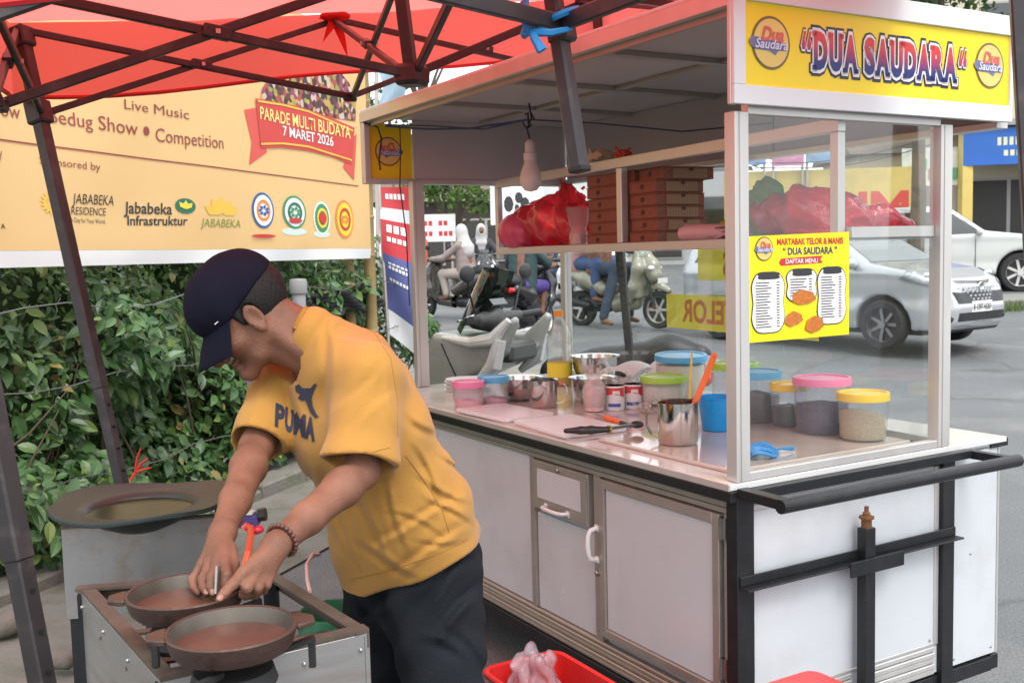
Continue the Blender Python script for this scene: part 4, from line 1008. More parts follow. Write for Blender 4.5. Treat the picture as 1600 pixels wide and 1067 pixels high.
# steel ware
ss = mat('stainless_steel', (.62, .60, .58), .16, 1.0, var=.05, scale=30, aniso=.4)
def vessel(name, label, w, s, r0, r1, h, flare=.0, hnd=None, z=CT, cat='bowl', m=None, wall=.0018):
    o = cl(w, s, z); t = item(name, label, cat, w, s, z); m = m or ss; mb = MB()
    outp = [(.0005, 0), (r0 * .94, 0), (r0, .005), (r1, h)] + ([(r1 + flare, h + .001), (r1 + flare, h + .004)] if flare else [(r1 + .003, h + .001), (r1 + .003, h + .003)])
    inn = [(r1 - wall, h), (r0 - wall, .008), (.0005, .006)]
    if cat == 'bowl': outp = [(.0005, 0), (r0 * .6, .001)] + [(r0 * .6 + (r1 - r0 * .6) * math.sin(a), h * (1 - math.cos(a))) for a in np.linspace(.2, 1.57, 7)] + [(r1 + flare, h), (r1 + flare, h + .003)]; inn = [(r1 - .003, h), (r1 * .8, h * .4), (.0005, .008)]
    mb.lathe(outp + inn, o, 40); build(mb, 'bowl_wall' if cat == 'bowl' else 'cup_wall', m, t, smooth=40)
    if hnd is not None:
        d = Vector((math.cos(hnd), math.sin(hnd), 0)); mb = MB(); e = d.cross(Vector((0, 0, 1)))
        pts = [o + d * (r1 - .002) + Vector((0, 0, h * .86)), o + d * (r1 + .022) + Vector((0, 0, h * .88)), o + d * (r1 + .035) + Vector((0, 0, h * .72)), o + d * (r1 + .034) + Vector((0, 0, h * .4)), o + d * (r1 + .02) + Vector((0, 0, h * .18)), o + d * (r0 - .002) + Vector((0, 0, h * .1))]
        for a, c in zip(pts, pts[1:]): mb.bar(a, c, .016, .003, d)
        build(mb, 'handle', m, t)
    return t
vessel('steel_bowl', 'flared steel bowl behind the small steel mug', .33, 1.58, .07, .082, .085, .014)
vessel('steel_mug', 'small steel mug with a handle right of the flared bowl', .30, 1.36, .052, .054, .098, 0, -.1, cat='mug')
vessel('steel_bowl', 'tall steel basin behind the oil bottle', .83, 1.78, .08, .098, .12, .012)
vessel('steel_bowl', 'steel bowl behind the white plastic bag of milk', .52, 1.36, .06, .08, .09, .01)
vessel('steel_mug', 'large polished steel mug on the marble board holding an orange spatula', .185, .445, .057, .059, .118, 0, math.radians(155) , CB_, 'mug')
vessel('plastic_mug', 'bright blue plastic mug behind the large steel mug', .42, .545, .044, .054, .1, .004, -.3, CB_, 'mug', mat('blue_plastic', (.01, .30, .72), .3, var=.05))
# orange spatula
o = cl(.185, .445, CB_); t = item('spatula', 'orange spatula leaning in the large steel mug', 'spatula', .185, .445, CB_ + .02)
orp = mat('orange_plastic', (.88, .16, .03), .4, var=.06)
a = o + Vector((.01, .01, .012)); c = P(1116, 556, a.dot(CF) + .1); d_ = (c - a).normalized(); mb = MB(); mb.bar(a + d_ * .05, c, .017, .009, CF); mb.ball(c, (.010, .006, .010), 6); build(mb, 'handle', orp, t, bev=.002)
mb = MB(); mb.bar(a, a + d_ * .075, .036, .005, CF); build(mb, 'blade', orp, t, bev=.002)
# yellow stick behind
a = cl(.62, .93, CT); c = P(1081, 550, (a - CC).dot(CF)); a2 = P(1078, 618, (a - CC).dot(CF)); mb = MB(); mb.tube([a, a2, c], [.005, .005, .004], 7)
tag(build(mb, 'skewer', mat('yellow_plastic', (.85, .65, .1), .4)), 'thin yellow stick standing right of the green lidded tub', 'stick')
# cutting boards
cbm = mat('white_cutting_board', (.72, .74, .76), .35, var=.04, scale=20)
def board(w0, w1, s0, s1, th, label, z=CT):
    mb = MB(); cw, cs = (w0 + w1) / 2, (s0 + s1) / 2; R = CROT @ Matrix.Translation((cw, cs, z)) @ Matrix.Rotation(th, 4, 'Z'); r = .02; pts = []
    hw, hs = (w1 - w0) / 2, (s1 - s0) / 2
    for sx, sy, a0 in ((1, 1, 0), (-1, 1, 90), (-1, -1, 180), (1, -1, 270)):
        for k in range(5): a = math.radians(a0 + 22.5 * k); pts.append((sx * (hw - r) + r * math.cos(a), sy * (hs - r) + r * math.sin(a)))
    n_ = len(pts); mb.add([R @ Vector((x, y, 0)) for x, y in pts] + [R @ Vector((x, y, .012)) for x, y in pts], [tuple(range(n_))[::-1], tuple(range(n_, 2*n_))] + [(i, (i+1) % n_, n_+(i+1) % n_, n_+i) for i in range(n_)])
    return tag(build(mb, 'cutting_board', cbm, bev=.002), label, 'cutting board', 'white cutting boards on the counter')
board(-.01, .20, 1.13, 1.47, .06, 'white cutting board nearest the two small lidded tubs'); board(.0, .235, .74, 1.09, -.05, 'white cutting board beside the black tongs')
# black tongs
bkp = mat('black_plastic', (.02, .02, .022), .4); t = item('tongs', 'black handled tongs lying across the cutting board', 'tongs', .12, .8, CT + .013)
z = .885
p0, p1, p2 = PZ(884, 673, .882), PZ(950, 671, .884), PZ(999, 663, .886)
fl = Field((min(p0.x, p2.x) - .05, min(p0.y, p2.y) - .06, .84), (max(p0.x, p2.x) + .05, max(p0.y, p2.y) + .06, .93), .004)
fl.chain([p0, p0.lerp(p1, .35), p0.lerp(p1, .6), p1], [.008, .012, .013, .009], .006); build_me = fl.mesh('handle'); link('handle', build_me, bkp, t, smooth=180)
mb = MB(); mb.bar(p1, p2, .012, .004); mb.bar(p1 + Vector((0, .008, .004)), p2 + Vector((0, .004, .004)), .012, .003); build(mb, 'tong_arm', mat('dark_steel', (.2, .19, .19), .3, .9), t)
mb = MB(); mb.tube([p1, p1 + (p2 - p1) * .06], .0125, 10); build(mb, 'collar', mat('brass', (.6, .42, .12), .3, 1), t)
fl = Field(tuple(p2 - Vector((.06, .06, .04))), tuple(p2 + Vector((.06, .06, .04))), .004); fl.ell(p2 - Vector((.008, 0, 0)), (.022, .016, .012)); link('tong_head', fl.mesh('tong_head'), bkp, t, smooth=180)
# orange cutter knife
t = item('cutter', 'orange handled cutter lying behind the black tongs', 'knife', .3, .95, CT)
q0, q1, q2 = PZ(928, 645, .86), PZ(945, 652, .862), PZ(970, 660, .866)
fl = Field(tuple(Vector((min(q1.x, q2.x), min(q1.y, q2.y), .83)) - Vector((.03, .03, 0))), tuple(Vector((max(q1.x, q2.x), max(q1.y, q2.y), .9)) + Vector((.03, .03, 0))), .004); fl.chain([q1, q1.lerp(q2, .5), q2], [.008, .010, .008], .004); link('handle', fl.mesh('handle'), orp, t, smooth=180)
mb = MB(); mb.bar(q0, q1, .012, .002); build(mb, 'blade', ss, t); mb = MB(); mb.tube([q2, q2 + (q2 - q1) * .6], .007, 8); build(mb, 'pommel', bkp, t)
# blue raffia hank on the board
t = item('raffia_hank', 'bright blue raffia hank lying on the marble board', 'string', .2, .13, CB_); hc = cl(.22, .15, CB_ + .012)
for k in range(7):
    mb = MB(); a0 = rnd.uniform(-.4, .4); mb.tube([hc + DW * (.045 * math.cos(a)) + DL * (.022 * math.sin(a) + .006 * (k - 3)) + Vector((0, 0, .004 * k % .016 + .008 * math.sin(a * 2 + a0))) for a in np.linspace(0, 6.28, 14)], .0045, 5); build(mb, 'strand', blue_m, t)
mb = MB(); mb.tube([hc + DW * .04, hc + DW * .08 + Vector((0, 0, .002)), hc + DW * .125 - Vector((0, 0, .003))], [.004, .004, .007], 6); build(mb, 'tail', blue_m, t)
# cooking oil bottle
t = item('oil_bottle', 'clear bottle with orange cap and a little yellow oil left', 'bottle', .70, 1.85, CT); o = cl(.70, 1.86, CT)
pet = clear('bottle_plastic', (.96, .98, .96), 1.45, .12, (.85, .88, .86), .05)
prof = [(.0005, 0), (.05, .0), (.054, .01), (.054, .1), (.050, .105), (.054, .112), (.054, .17), (.05, .176), (.054, .182), (.054, .22), (.045, .25), (.022, .28), (.018, .285), (.018, .30)]
mb = MB(); mb.lathe(prof, o, 28); build(mb, 'bottle_wall', pet, t, smooth=50)
mb = MB(); mb.lathe([(.0005, .003), (.05, .003), (.051, .075), (.0005, .075)], o, 24); build(mb, 'oil', mat('cooking_oil', (.85, .62, .03), .1, coat=.5, trans=.4), t, smooth=50)
mb = MB(); mb.lathe([(.021, .295), (.021, .318), (.018, .321), (.0005, .321)], o, 18); build(mb, 'cap', mat('orange_cap', (.85, .32, .02), .4), t)
mb = MB(); mb.lathe([(.0545, .035), (.0545, .098)], o, 28); mb.f = mb.f[:-2]; build(mb, 'label_band', mat('oil_label', (.85, .70, .05), .4, var=.1), t, smooth=60)
# milk cans and plastic bag round a third
canw = mat('can_white', (.75, .73, .72), .3); canr = mat('can_red', (.62, .06, .07), .3, var=.1)
def milk_can(w, s, label):
    t = item('milk_can', label, 'can', w, s, CT, 'condensed milk cans'); o = cl(w, s, CT); r, h = .036, .088
    mb = MB(); mb.lathe([(.0005, 0), (r * .97, 0), (r, .003), (r, h - .003), (r * .97, h)], o, 28); build(mb, 'can_body', canw, t, smooth=40)
    mb = MB(); mb.lathe([(r * .97, h), (r * .94, h - .003), (.0005, h - .003)], o, 28); build(mb, 'can_top', ss, t, smooth=40)
    a0 = math.atan2(-o.y, -o.x)
    def band(z0, z1, d0, d1, nm, m, k=1, wob=0):
        mb = MB(); N_ = 12; mb.grid(lambda u, v: o + Vector(((r + .0008 * k) * math.cos(a0 + d0 + (d1 - d0) * u), (r + .0008 * k) * math.sin(a0 + d0 + (d1 - d0) * u), z0 + (z1 - z0) * v + wob * math.sin(u * 3.1) * (1 - v))), N_, 3); build(mb, nm, m, t, smooth=180)
    band(.045, .082, -1.5, 1.1, 'red_band', canr, 1, .014); band(.014, .026, -.7, .6, 'blue_mark', mat('can_blue', (.05, .1, .4), .4), 1); band(.055, .072, -.2, .5, 'white_mark', canw, 2, .006)
milk_can(.46, 1.13, 'red and white milk can beside the plastic bag'); milk_can(.535, 1.12, 'red and white milk can beside the green lidded tub')
bagclear = clear('thin_plastic_bag', (.97, .97, .97), 1.4, .30, (.85, .82, .82), .12, .7)
t = item('milk_bag', 'white plastic bag tied round a milk can', 'plastic bag', .385, 1.15, CT); o = cl(.385, 1.15, CT)
mb = MB(); mb.lathe([(.0005, .002), (.034, .002), (.034, .085), (.0005, .085)], o, 20); build(mb, 'can', mat('can_pinkish', (.68, .45, .45), .4, var=.5, scale=30), t)
fl = Field(tuple(o - Vector((.09, .09, .02))), tuple(o + Vector((.09, .09, .2))), .006)
fl.chain([o + Vector((0, 0, .04)), o + Vector((0, 0, .075)), o + Vector((0, 0, .10)), o + Vector((.0, 0, .115))], [.042, .04, .02, .012], .02)
for k in range(6): a = k * 1.1; fl.cone(o + Vector((0, 0, .11)), o + Vector((.035 * math.cos(a), .035 * math.sin(a), .14 + .012 * (k % 3))), .008, .005, .006)
fl.warp(lambda X, Y, Z: .0025 * np.sin(X * 190 + Z * 120) * np.sin(Y * 170 - Z * 90)); link('bag_film', fl.mesh('bag_film'), clear('bag_film', (.97, .95, .95), 1.4, .5, (.85, .78, .78), .1, .6), t, smooth=180)
# crumpled clear bags and folded white papers further back
def crumple(name, label, w, s, z, r, m, seed, cat='plastic bag', squash=(1, 1, .6), spikes=7, up=.6, wp=.006):
    q = random.Random(seed); o = cl(w, s, z); fl = Field(tuple(o - Vector((r * 2.3, r * 2.3, .01))), tuple(o + Vector((r * 2.3, r * 2.3, r * 3))), max(.004, r * .07))
    fl.ell(o + Vector((0, 0, r * squash[2] * .95)), (r * squash[0], r * squash[1], r * squash[2]), .02)
    for k in range(spikes):
        a = q.uniform(0, 6.28); e = q.uniform(.2, 1.3) * up; d = Vector((math.cos(a) * math.cos(e), math.sin(a) * math.cos(e), math.sin(e)))
        fl.cone(o + Vector((0, 0, r * squash[2])), o + Vector((0, 0, r * squash[2])) + d * r * q.uniform(1.0, 1.7), r * .28, r * .10, r * .25)
    ph_ = q.uniform(0, 6); fl.warp(lambda X, Y, Z: wp * (np.sin(X * 9 / r * .7 + Z * 5 / r + ph_) * np.sin(Y * 8 / r * .7 - Z * 6 / r) + .5 * np.sin((X + Y) * 14 / r + ph_)))
    return tag(link(name, fl.mesh(name), m, smooth=180), label, cat)
crumple('plastic_bag', 'crumpled clear bag behind the milk cans', .66, 1.32, CT, .06, bagclear, 4)
crumple('plastic_bag', 'clear bag of snacks sticking up behind the milk cans', .60, 1.22, CT + .03, .05, bagclear, 9, up=1.1)
crumple('plastic_bag', 'small clear bag lying before the wide green lidded tub', .50, .98, CT, .035, bagclear, 21)
crumple('plastic_bag', 'crumpled white bag between the steel bowls and the milk cans', .70, 1.46, CT, .06, clear('white_bag_film', (.95, .95, .95), 1.4, .6, (.8, .8, .8), .12, .6), 33)
pap = mat('white_paper', (.80, .80, .80), .6, trans=.2)
for k, (w, s, a) in enumerate(((.83, 1.52, .3), (.9, 1.28, -.2))):
    mb = MB(); c = cl(w, s, CT + .01 + .04 * k)
    mb.grid(lambda u, v: c + DW * ((u - .5) * .2) + DL * ((v - .5) * .26) + Vector((0, 0, .045 + .05 * math.sin(u * 3.1 + a) + .02 * math.sin(v * 5 + k) )), 8, 8)
    tag(build(mb, 'paper_sheet', pap, smooth=180), ['curled white wrapping paper behind the steel bowls', 'curled white wrapping paper behind the tall blue lidded tub'][k], 'paper')
# stack of white lids at the far left end
for k in range(6):
    mb = MB(); mb.lathe([(.0005, 0), (.085, 0), (.09, .006), (.0005, .008)], cl(.30 + .006 * (k % 2), 1.98, CT + .0085 * k), 24)
    tag(build(mb, 'plate', mat('greenish_white', (.66, .70, .66), .4)), ['bottom', 'second lowest', 'third lowest', 'third highest', 'second highest', 'top'][k] + ' pale plate of the pile at the far counter end', 'plate', 'pile of pale plates')

# ------------------------------------------------------------------ on the shelf
SZ = 1.4445
kraft = bpy.data.materials.new('kraft_printed'); kraft.use_nodes = True; n = kraft.node_tree; b = n.nodes['Principled BSDF']
tc = n.nodes.new('ShaderNodeTexCoord'); vo = n.nodes.new('ShaderNodeTexVoronoi'); vo.inputs['Scale'].default_value = 95; n.links.new(tc.outputs['Object'], vo.inputs['Vector'])
rp = n.nodes.new('ShaderNodeValToRGB'); rp.color_ramp.elements[0].position = .12; rp.color_ramp.elements[0].color = (.12, .03, .02, 1); rp.color_ramp.elements[1].position = .3; rp.color_ramp.elements[1].color = (.25, .09, .055, 1)
n.links.new(vo.outputs['Distance'], rp.inputs[0]); n.links.new(rp.outputs[0], b.inputs['Base Color']); b.inputs['Roughness'].default_value = .75
kend = bpy.data.materials.new('kraft_corrugated'); kend.use_nodes = True; n = kend.node_tree; b = n.nodes['Principled BSDF']
tc = n.nodes.new('ShaderNodeTexCoord'); wv = n.nodes.new('ShaderNodeTexWave'); wv.inputs['Scale'].default_value = 45; wv.inputs['Distortion'].default_value = .6; n.links.new(tc.outputs['Object'], wv.inputs['Vector'])
rp = n.nodes.new('ShaderNodeValToRGB'); rp.color_ramp.elements[0].color = (.22, .13, .075, 1); rp.color_ramp.elements[1].color = (.36, .235, .14, 1); n.links.new(wv.outputs[0], rp.inputs[0]); n.links.new(rp.outputs[0], b.inputs['Base Color']); b.inputs['Roughness'].default_value = .85
stamp = mat('box_stamp', (.07, .025, .02), .7)
def carton(w, s, z, rot, label, k, wid=.148, dep=.215, h=.043):
    q = cl(w, s, z); t = thing('martabak_box', label, 'box', q, TH + rot, 'cardboard martabak boxes stacked on the shelf')
    mb = MB(); mb.box((-dep / 2, -wid / 2, 0), (dep / 2, wid / 2, h * .9)); build(mb, 'tray', kraft, t, True, bev=.002)
    mb = MB(); mb.box((-dep / 2 - .002, -wid / 2 - .0015, h * .905), (dep / 2 + .001, wid / 2 + .0015, h)); build(mb, 'lid', kraft, t, True, bev=.001)
    mb = MB(); mb.box((-dep * .30, -wid / 2 - .0035, .003), (dep * .36, -wid / 2 - .0003, h * .86)); build(mb, 'end_flap', kend, t, True, bev=.001)
    mb = MB(); disc(mb, (-dep / 2 - .0012, 0, h * .5), Vector((0, 1, 0)), ZU, .012, .009); build(mb, 'stamp', stamp, t, True)
    mb = MB(); disc(mb, (.01, -wid / 2 - .0045, h * .75), Vector((1, 0, 0)), ZU, .01, .006, 12); build(mb, 'finger_notch', stamp, t, True)
ordn = ['bottom', 'second lowest', 'third lowest', 'fourth lowest', 'fifth lowest', 'topmost']
for ci, (sc, nm) in enumerate(((1.335, 'left'), (1.180, 'middle'), (1.025, 'right'))):
    for k in range(6):
        w = sf(sc) + .02 + .1075 + rnd.uniform(-.004, .006) + .004 * (k % 2) + (.02 if k == 5 and ci == 2 else 0)
        s_ = sc + rnd.uniform(-.003, .003) + (-.0 if k < 5 else (.0, -.012, -.02)[ci])
        carton(w, s_, SZ + .0442 * k, (rnd.uniform(-.025, .02) if k < 5 else (.04, -.05, -.10)[ci]), '%s cardboard martabak box in the %s stack on the shelf' % (ordn[k], nm), k)
# red bag
redb = clear('red_bag_film', (.95, .12, .16), 1.5, .5, (.90, .07, .12), .15, .3)
t = thing('red_bag', 'knotted red plastic bag on the shelf left of the box stacks', 'plastic bag', cl(sf(1.85) + .09, 1.85, SZ))
c0 = cl(sf(1.85) + .09, 1.85, SZ)
fl = Field(tuple(c0 - Vector((.42, .42, .005))), tuple(c0 + Vector((.42, .42, .36))), .009)
fl.ell(cl(sf(1.95) + .1, 1.98, SZ + .10), (.13, .12, .105), .04); fl.ell(cl(sf(1.7) + .1, 1.76, SZ + .11), (.14, .11, .115), .05); fl.ell(cl(sf(1.6) + .1, 1.62, SZ + .09), (.10, .10, .09), .05)
kn = cl(sf(1.65) + .1, 1.70, SZ + .235); fl.cone(cl(sf(1.65) + .1, 1.72, SZ + .14), kn, .08, .022, .05)
for dx, dy, dz in ((.03, .0, .05), (-.03, .02, .045), (.06, -.02, .0), (.08, .01, -.03)): fl.cone(kn, kn + Vector((dx, dy, dz)), .016, .006, .012)
fl.warp(lambda X, Y, Z: .006 * np.sin(14 * np.arctan2(X - kn.x, Y - kn.y + .001) + Z * 14) * np.clip((Z - SZ - .08) * 8, 0.05, 1) + .010 * (np.abs(np.sin(X * 22 + Z * 20 + 2 * np.sin(Y * 14))) - .5) + .005 * (np.abs(np.sin((X - Y) * 40 + Z * 36)) - .5))
fl.cut((0, 0, SZ + .002), (0, 0, -1)); link('film', fl.mesh('film'), redb, t, smooth=180)
fl = Field(tuple(c0 - Vector((.4, .4, .0))), tuple(c0 + Vector((.42, .42, .3))), .009)
fl.ell(cl(sf(2.0) + .03, 2.02, SZ + .075), (.10, .11, .085), .04); fl.warp(lambda X, Y, Z: .006 * np.sin((X - Y) * 90) * np.sin(Z * 12)); fl.cut((0, 0, SZ + .002), (0, 0, -1)); link('inner_bag', fl.mesh('inner_bag'), mat('pink_bag_film', (.85, .14, .26), .3, trans=.4, coat=.3), t, smooth=180)
# clear cup stack before the boxes
t = thing('cup_stack', 'clear plastic cups bagged beside the left box stack', 'cups', cl(sf(1.5) + .02, 1.50, SZ)); o = cl(sf(1.5) + .03, 1.505, SZ)
cupm = clear('cup_film', (.95, .90, .90), 1.4, .35, (.80, .62, .60), .1, .4)
mb = MB(); mb.lathe([(.036, 0), (.04, .03), (.032, .07), (.036, .08), (.05, .15), (.052, .152)], o, 20); build(mb, 'cup', cupm, t, smooth=50)
mb = MB(); mb.lathe([(.03, .002), (.03, .05), (.0005, .052)], o, 16); build(mb, 'inner_cup', mat('pink_cup', (.75, .5, .46), .4), t, smooth=50)
# packets at the right end of the shelf
t = thing('packet_pile', 'flat pile of plastic packets at the right end of the shelf', 'packets', cl(.58, .62, SZ))
for k, (w, s, z, a, m_) in enumerate(((.58, .68, 0, .1, bagclear), (.60, .55, .012, -.2, mat('pale_packet', (.6, .5, .5), .35, coat=.3)), (.58, .45, .026, .2, bagclear), (.6, .5, .04, .0, mat('silver_packet', (.45, .42, .42), .3, .5, bump=.8, bscale=30)))):
    mb = MB(); o = cl(w, s, SZ + .003 + z); mb.grid(lambda u, v: o + DW * ((u - .5) * .18) + DL * ((v - .5) * .3) + Vector((0, 0, .028 * math.sin(math.pi * u) * math.sin(math.pi * v) * (1 + .3 * math.sin(v * 19 + k)) + .004 * math.sin(u * 30 + v * 22))), 18, 22); build(mb, 'packet', m_, t, smooth=180)
# pink-ended roll of bags
mb = MB(); a, c = cl(.50, .80, SZ + .03), cl(.56, .60, SZ + .028); mb.tube([a, a.lerp(c, .1), a.lerp(c, .9), c], [.02, .03, .028, .018], 12); tag(build(mb, 'bag_roll', mat('pink_roll', (.75, .48, .48), .4, trans=.2)), 'pinkish roll of plastic bags in front of the packets', 'roll')
# small yellow thing and lidless red cap among packets
mb = MB(); mb.ball(cl(.56, .64, SZ + .052), (.03, .02, .018), 6); tag(build(mb, 'sauce_sachet', mat('olive_foil', (.4, .36, .05), .35, .3)), 'small olive sauce sachet among the packets', 'sachet')
# red wrapped bundle on the shelf behind the end glass, with a green bag
t = thing('red_bundle', 'long red plastic bag bundle on the shelf behind the end glass', 'plastic bag', cl(.55, .15, SZ))
fl = Field(tuple(cl(.55, .2, SZ) - Vector((.45, .4, .0))), tuple(cl(.55, .2, SZ) + Vector((.45, .4, .3))), .008)
fl.chain([cl(.435, .33, SZ + .07), cl(.47, .22, SZ + .072), cl(.53, .14, SZ + .06), cl(.62, .09, SZ + .045), cl(.70, .065, SZ + .025)], [.055, .072, .062, .036, .02], .035)
fl.warp(lambda X, Y, Z: .016 * (np.abs(np.sin(X * 26 + Z * 24 + 2 * np.sin(Y * 16))) - .5) + .008 * (np.abs(np.sin((X - Y) * 44 + Z * 50 + 1.5 * np.sin(Z * 40))) - .5)); fl.cut((0, 0, SZ + .002), (0, 0, -1)); link('film', fl.mesh('film'), clear('red_bundle_film', (.97, .22, .28), 1.5, .4, (.92, .13, .2), .15, .5), t, smooth=180)
crumple('green_bag', 'green plastic bag tucked left of the red bundle', .46, .36, SZ, .07, mat('green_film', (.10, .30, .05), .4, trans=.4), 12, squash=(.8, .8, 1.3), spikes=3)

# ------------------------------------------------------------------ lamp and cables under the cart roof
t = thing('hanging_bulb', 'white light bulb hanging in its socket under the cart roof', 'light bulb', cl(.40, 1.58, 1.70))
pb = P(829, 270, (cl(.40, 1.58, 1.7) - CC).dot(CF)); pt = Vector((pb.x, pb.y, 2.0)); cord = mat('black_cord', (.012, .012, .014), .5)
pb = pb - Vector((0, 0, .012)); mb = MB(); mb.lathe([(.0005, -.062), (.024, -.056), (.04, -.034), (.043, -.012), (.039, .01), (.027, .042), (.022, .058)], pb, 24); build(mb, 'bulb', mat('frosted_bulb', (.85, .82, .80), .35, trans=.3), t, smooth=60)
mb = MB(); mb.lathe([(.022, .056), (.026, .06), (.026, .085), (.02, .09), (.02, .125), (.012, .135), (.006, .14)], pb, 20); build(mb, 'socket', mat('socket_white', (.70, .66, .65), .45), t, smooth=40)
mb = MB(); mb.tube([pb + Vector((0, 0, .138)), pb + Vector((-.01, 0, .18)), pb + Vector((.008, .0, .22)), pt], .0035, 6); build(mb, 'cord', cord, t)
kn = pb + Vector((-.004, 0, .215)); mb = MB(); 
for k in range(4): a = k * 1.6; mb.tube([kn, kn + Vector((.025 * math.cos(a), .02, .03 * math.sin(a))), kn + Vector((.012 * math.cos(a + 1), .0, .04 * math.sin(a + 1)))], .004, 5)
build(mb, 'cord_knot', cord, t)
bluec = mat('blue_cable', (.02, .05, .13), .45)
lp = cl(.05, CL - .12, 1.965); mb = MB(); mb.tube([lp, lp.lerp(kn, .3) + Vector((0, 0, -.02)), lp.lerp(kn, .6) + Vector((0, 0, -.025)), kn], .004, 6); mb.tube([lp + Vector((0, 0, .006)), lp.lerp(kn, .35) + Vector((0, 0, -.008)), lp.lerp(kn, .7) + Vector((0, 0, -.03)), kn], .003, 6)
tag(build(mb, 'power_cable', bluec), 'doubled blue cable strung from the left post to the bulb', 'cable')
rp_ = cl(.97, .85, 1.86); mb = MB(); mb.tube([kn, kn.lerp(rp_, .3) + Vector((0, 0, -.01)), kn.lerp(rp_, .65) + Vector((0, 0, -.035)), rp_], .003, 6)
tag(build(mb, 'power_cable', mat('dark_blue_cable', (.03, .035, .07), .5)), 'thin dark cable from the bulb to the rear roof panel', 'cable')
a = cl(.10, CL - .15, 1.965); mb = MB(); mb.tube([a, a + Vector((.0, 0, -.1)), a + Vector((-.008, 0, -.25)), a + Vector((.012, 0, -.45)), a + Vector((.016, .0, -.75))], .0028, 6); tag(build(mb, 'power_cable', cord), 'thin black cable hanging down beside the left post', 'cable')
a = cl(.02, CL - .03, 1.99); mb = MB(); mb.tube([a + Vector((-.03, 0, .0)), a + Vector((.03, -.0, -.02)), a + Vector((.045, -.01, -.07)), a + Vector((.03, 0, -.16)), a + Vector((.035, 0, -.2))], .004, 6); tag(build(mb, 'power_cable', cord), 'short black cable looping beside the left sign', 'cable')
# orange and red odds on top of the shelf rail
crumple('paper_parcel', 'cream paper parcel on top of the shelf behind the tent leg', .62, 1.42, 1.757, .055, mat('cream_paper', (.6, .45, .3), .7), 3, 'parcel', (1, 1.6, .5), 2)
crumple('red_pouch', 'small red pouch on top of the shelf', .60, 1.25, 1.757, .03, mat('red_pouch', (.55, .06, .03), .5), 5, 'pouch', (1, 1.2, .6), 2)
mb = MB(); mb.grid(lambda u, v: cl(sf(1.7) + .06 + .3 * u, 1.3 + .9 * v, 1.7545 + .0002 * math.sin(u * 9)), 3, 3); 

# ================================================================== FRYING STAND
stl = mat('brushed_sheet', (.36, .35, .345), .42, .75, var=.1, scale=20, stretch=(1, 1, 8), dirt=(.22, .13, .06), dscale=5, damt=.35)
stl2 = mat('brushed_sheet_rusty', (.36, .35, .34), .45, .7, var=.1, scale=20, dirt=(.30, .16, .05), dscale=7, damt=.75)
rfrm = mat('greasy_frame', (.11, .085, .07), .55, .4, var=.35, scale=30, dirt=(.2, .13, .09), dscale=18, damt=.5)
sooty = mat('sooty_iron', (.02, .02, .02), .7, .2, var=.4, scale=30)
ZS = .78
TLc, FLc, FRc, BRc = [PZ(x, y, ZS) for x, y in ((122, 918), (250, 1062), (577, 985), (430, 895))]
stand = thing('frying_stand', 'brushed metal frying stand with dark open top before the cook', 'stove', ((TLc + FRc) / 2).xy.to_3d())
def dn(p, z): return Vector((p.x, p.y, z))
def wall(name, a, c, z0, z1, t, m, parent, bev=.001):
    a, c = dn(a, 0), dn(c, 0); nrm = (c - a).cross(Vector((0, 0, 1))).normalized() * t; mb = MB()
    q = [a, c, c - nrm, a - nrm]; mb.add([dn(p, z0) for p in q] + [dn(p, z1) for p in q], [(0,3,2,1),(4,5,6,7),(0,1,5,4),(1,2,6,5),(2,3,7,6),(3,0,4,7)]); return build(mb, name, m, parent, bev=bev)
cS = (TLc + FLc + FRc + BRc) / 4
ins = lambda p, k=.02: p + (dn(cS, p.z) - p).normalized() * k
left_p = wall('side_panel', TLc, FLc, .42, ZS - .004, .0012, stl, stand); front_p = wall('front_panel', FLc, FRc, .42, ZS - .004, .0012, stl, stand)
for a, c, pn in ((TLc, FLc, left_p), (FLc, FRc, front_p)):
    for t in (.06, .36, .66, .95):
        for z in (ZS - .03, .46):
            q = dn(a, 0).lerp(dn(c, 0), t); nrm = (c - a).cross(Vector((0, 0, 1))).normalized(); mb = MB(); mb.ball(dn(q, z) + nrm * .001, .004, 5); build(mb, 'rivet', bolt_m, pn)
for kz, (a, c) in enumerate(((TLc, FLc), (FLc, FRc), (FRc, BRc), (BRc, TLc))):
    mb = MB(); d = (c - a).normalized(); a, c = a + Vector((0, 0, .0022 * (kz % 2))), c + Vector((0, 0, .0022 * (kz % 2))); inw = Vector((-d.y, d.x, 0)); mb.bar(a + inw * .013 - d * .0, c + inw * .013, .026, .006); mb.bar(a + inw * .003 + Vector((0, 0, -.016)), c + inw * .003 + Vector((0, 0, -.016)), .004, .026); build(mb, 'top_rail', rfrm, stand)
for p in (TLc, FLc, FRc, BRc): mb = MB(); q = ins(p, .022); mb.bar(dn(q, 0.002), dn(q, ZS - .008), .026, .026); build(mb, 'leg', blk, stand)
for t in (.3, .62): mb = MB(); mb.bar(dn(TLc.lerp(FLc, t), ZS - .05), dn(BRc.lerp(FRc, t), ZS - .05), .02, .005); build(mb, 'cross_bar', rfrm, stand)
pan_m = mat('cast_iron_brown', (.075, .042, .033), .45, .35, var=.35, scale=18, bump=.25, bscale=80)
pan_in = mat('cast_iron_floor', (.12, .05, .036), .35, .2, var=.35, scale=9, dirt=(.05, .03, .025), dscale=14, damt=.6)
pan_s = mat('worn_pan_wall', (.14, .12, .10), .38, .6, var=.3, scale=25)
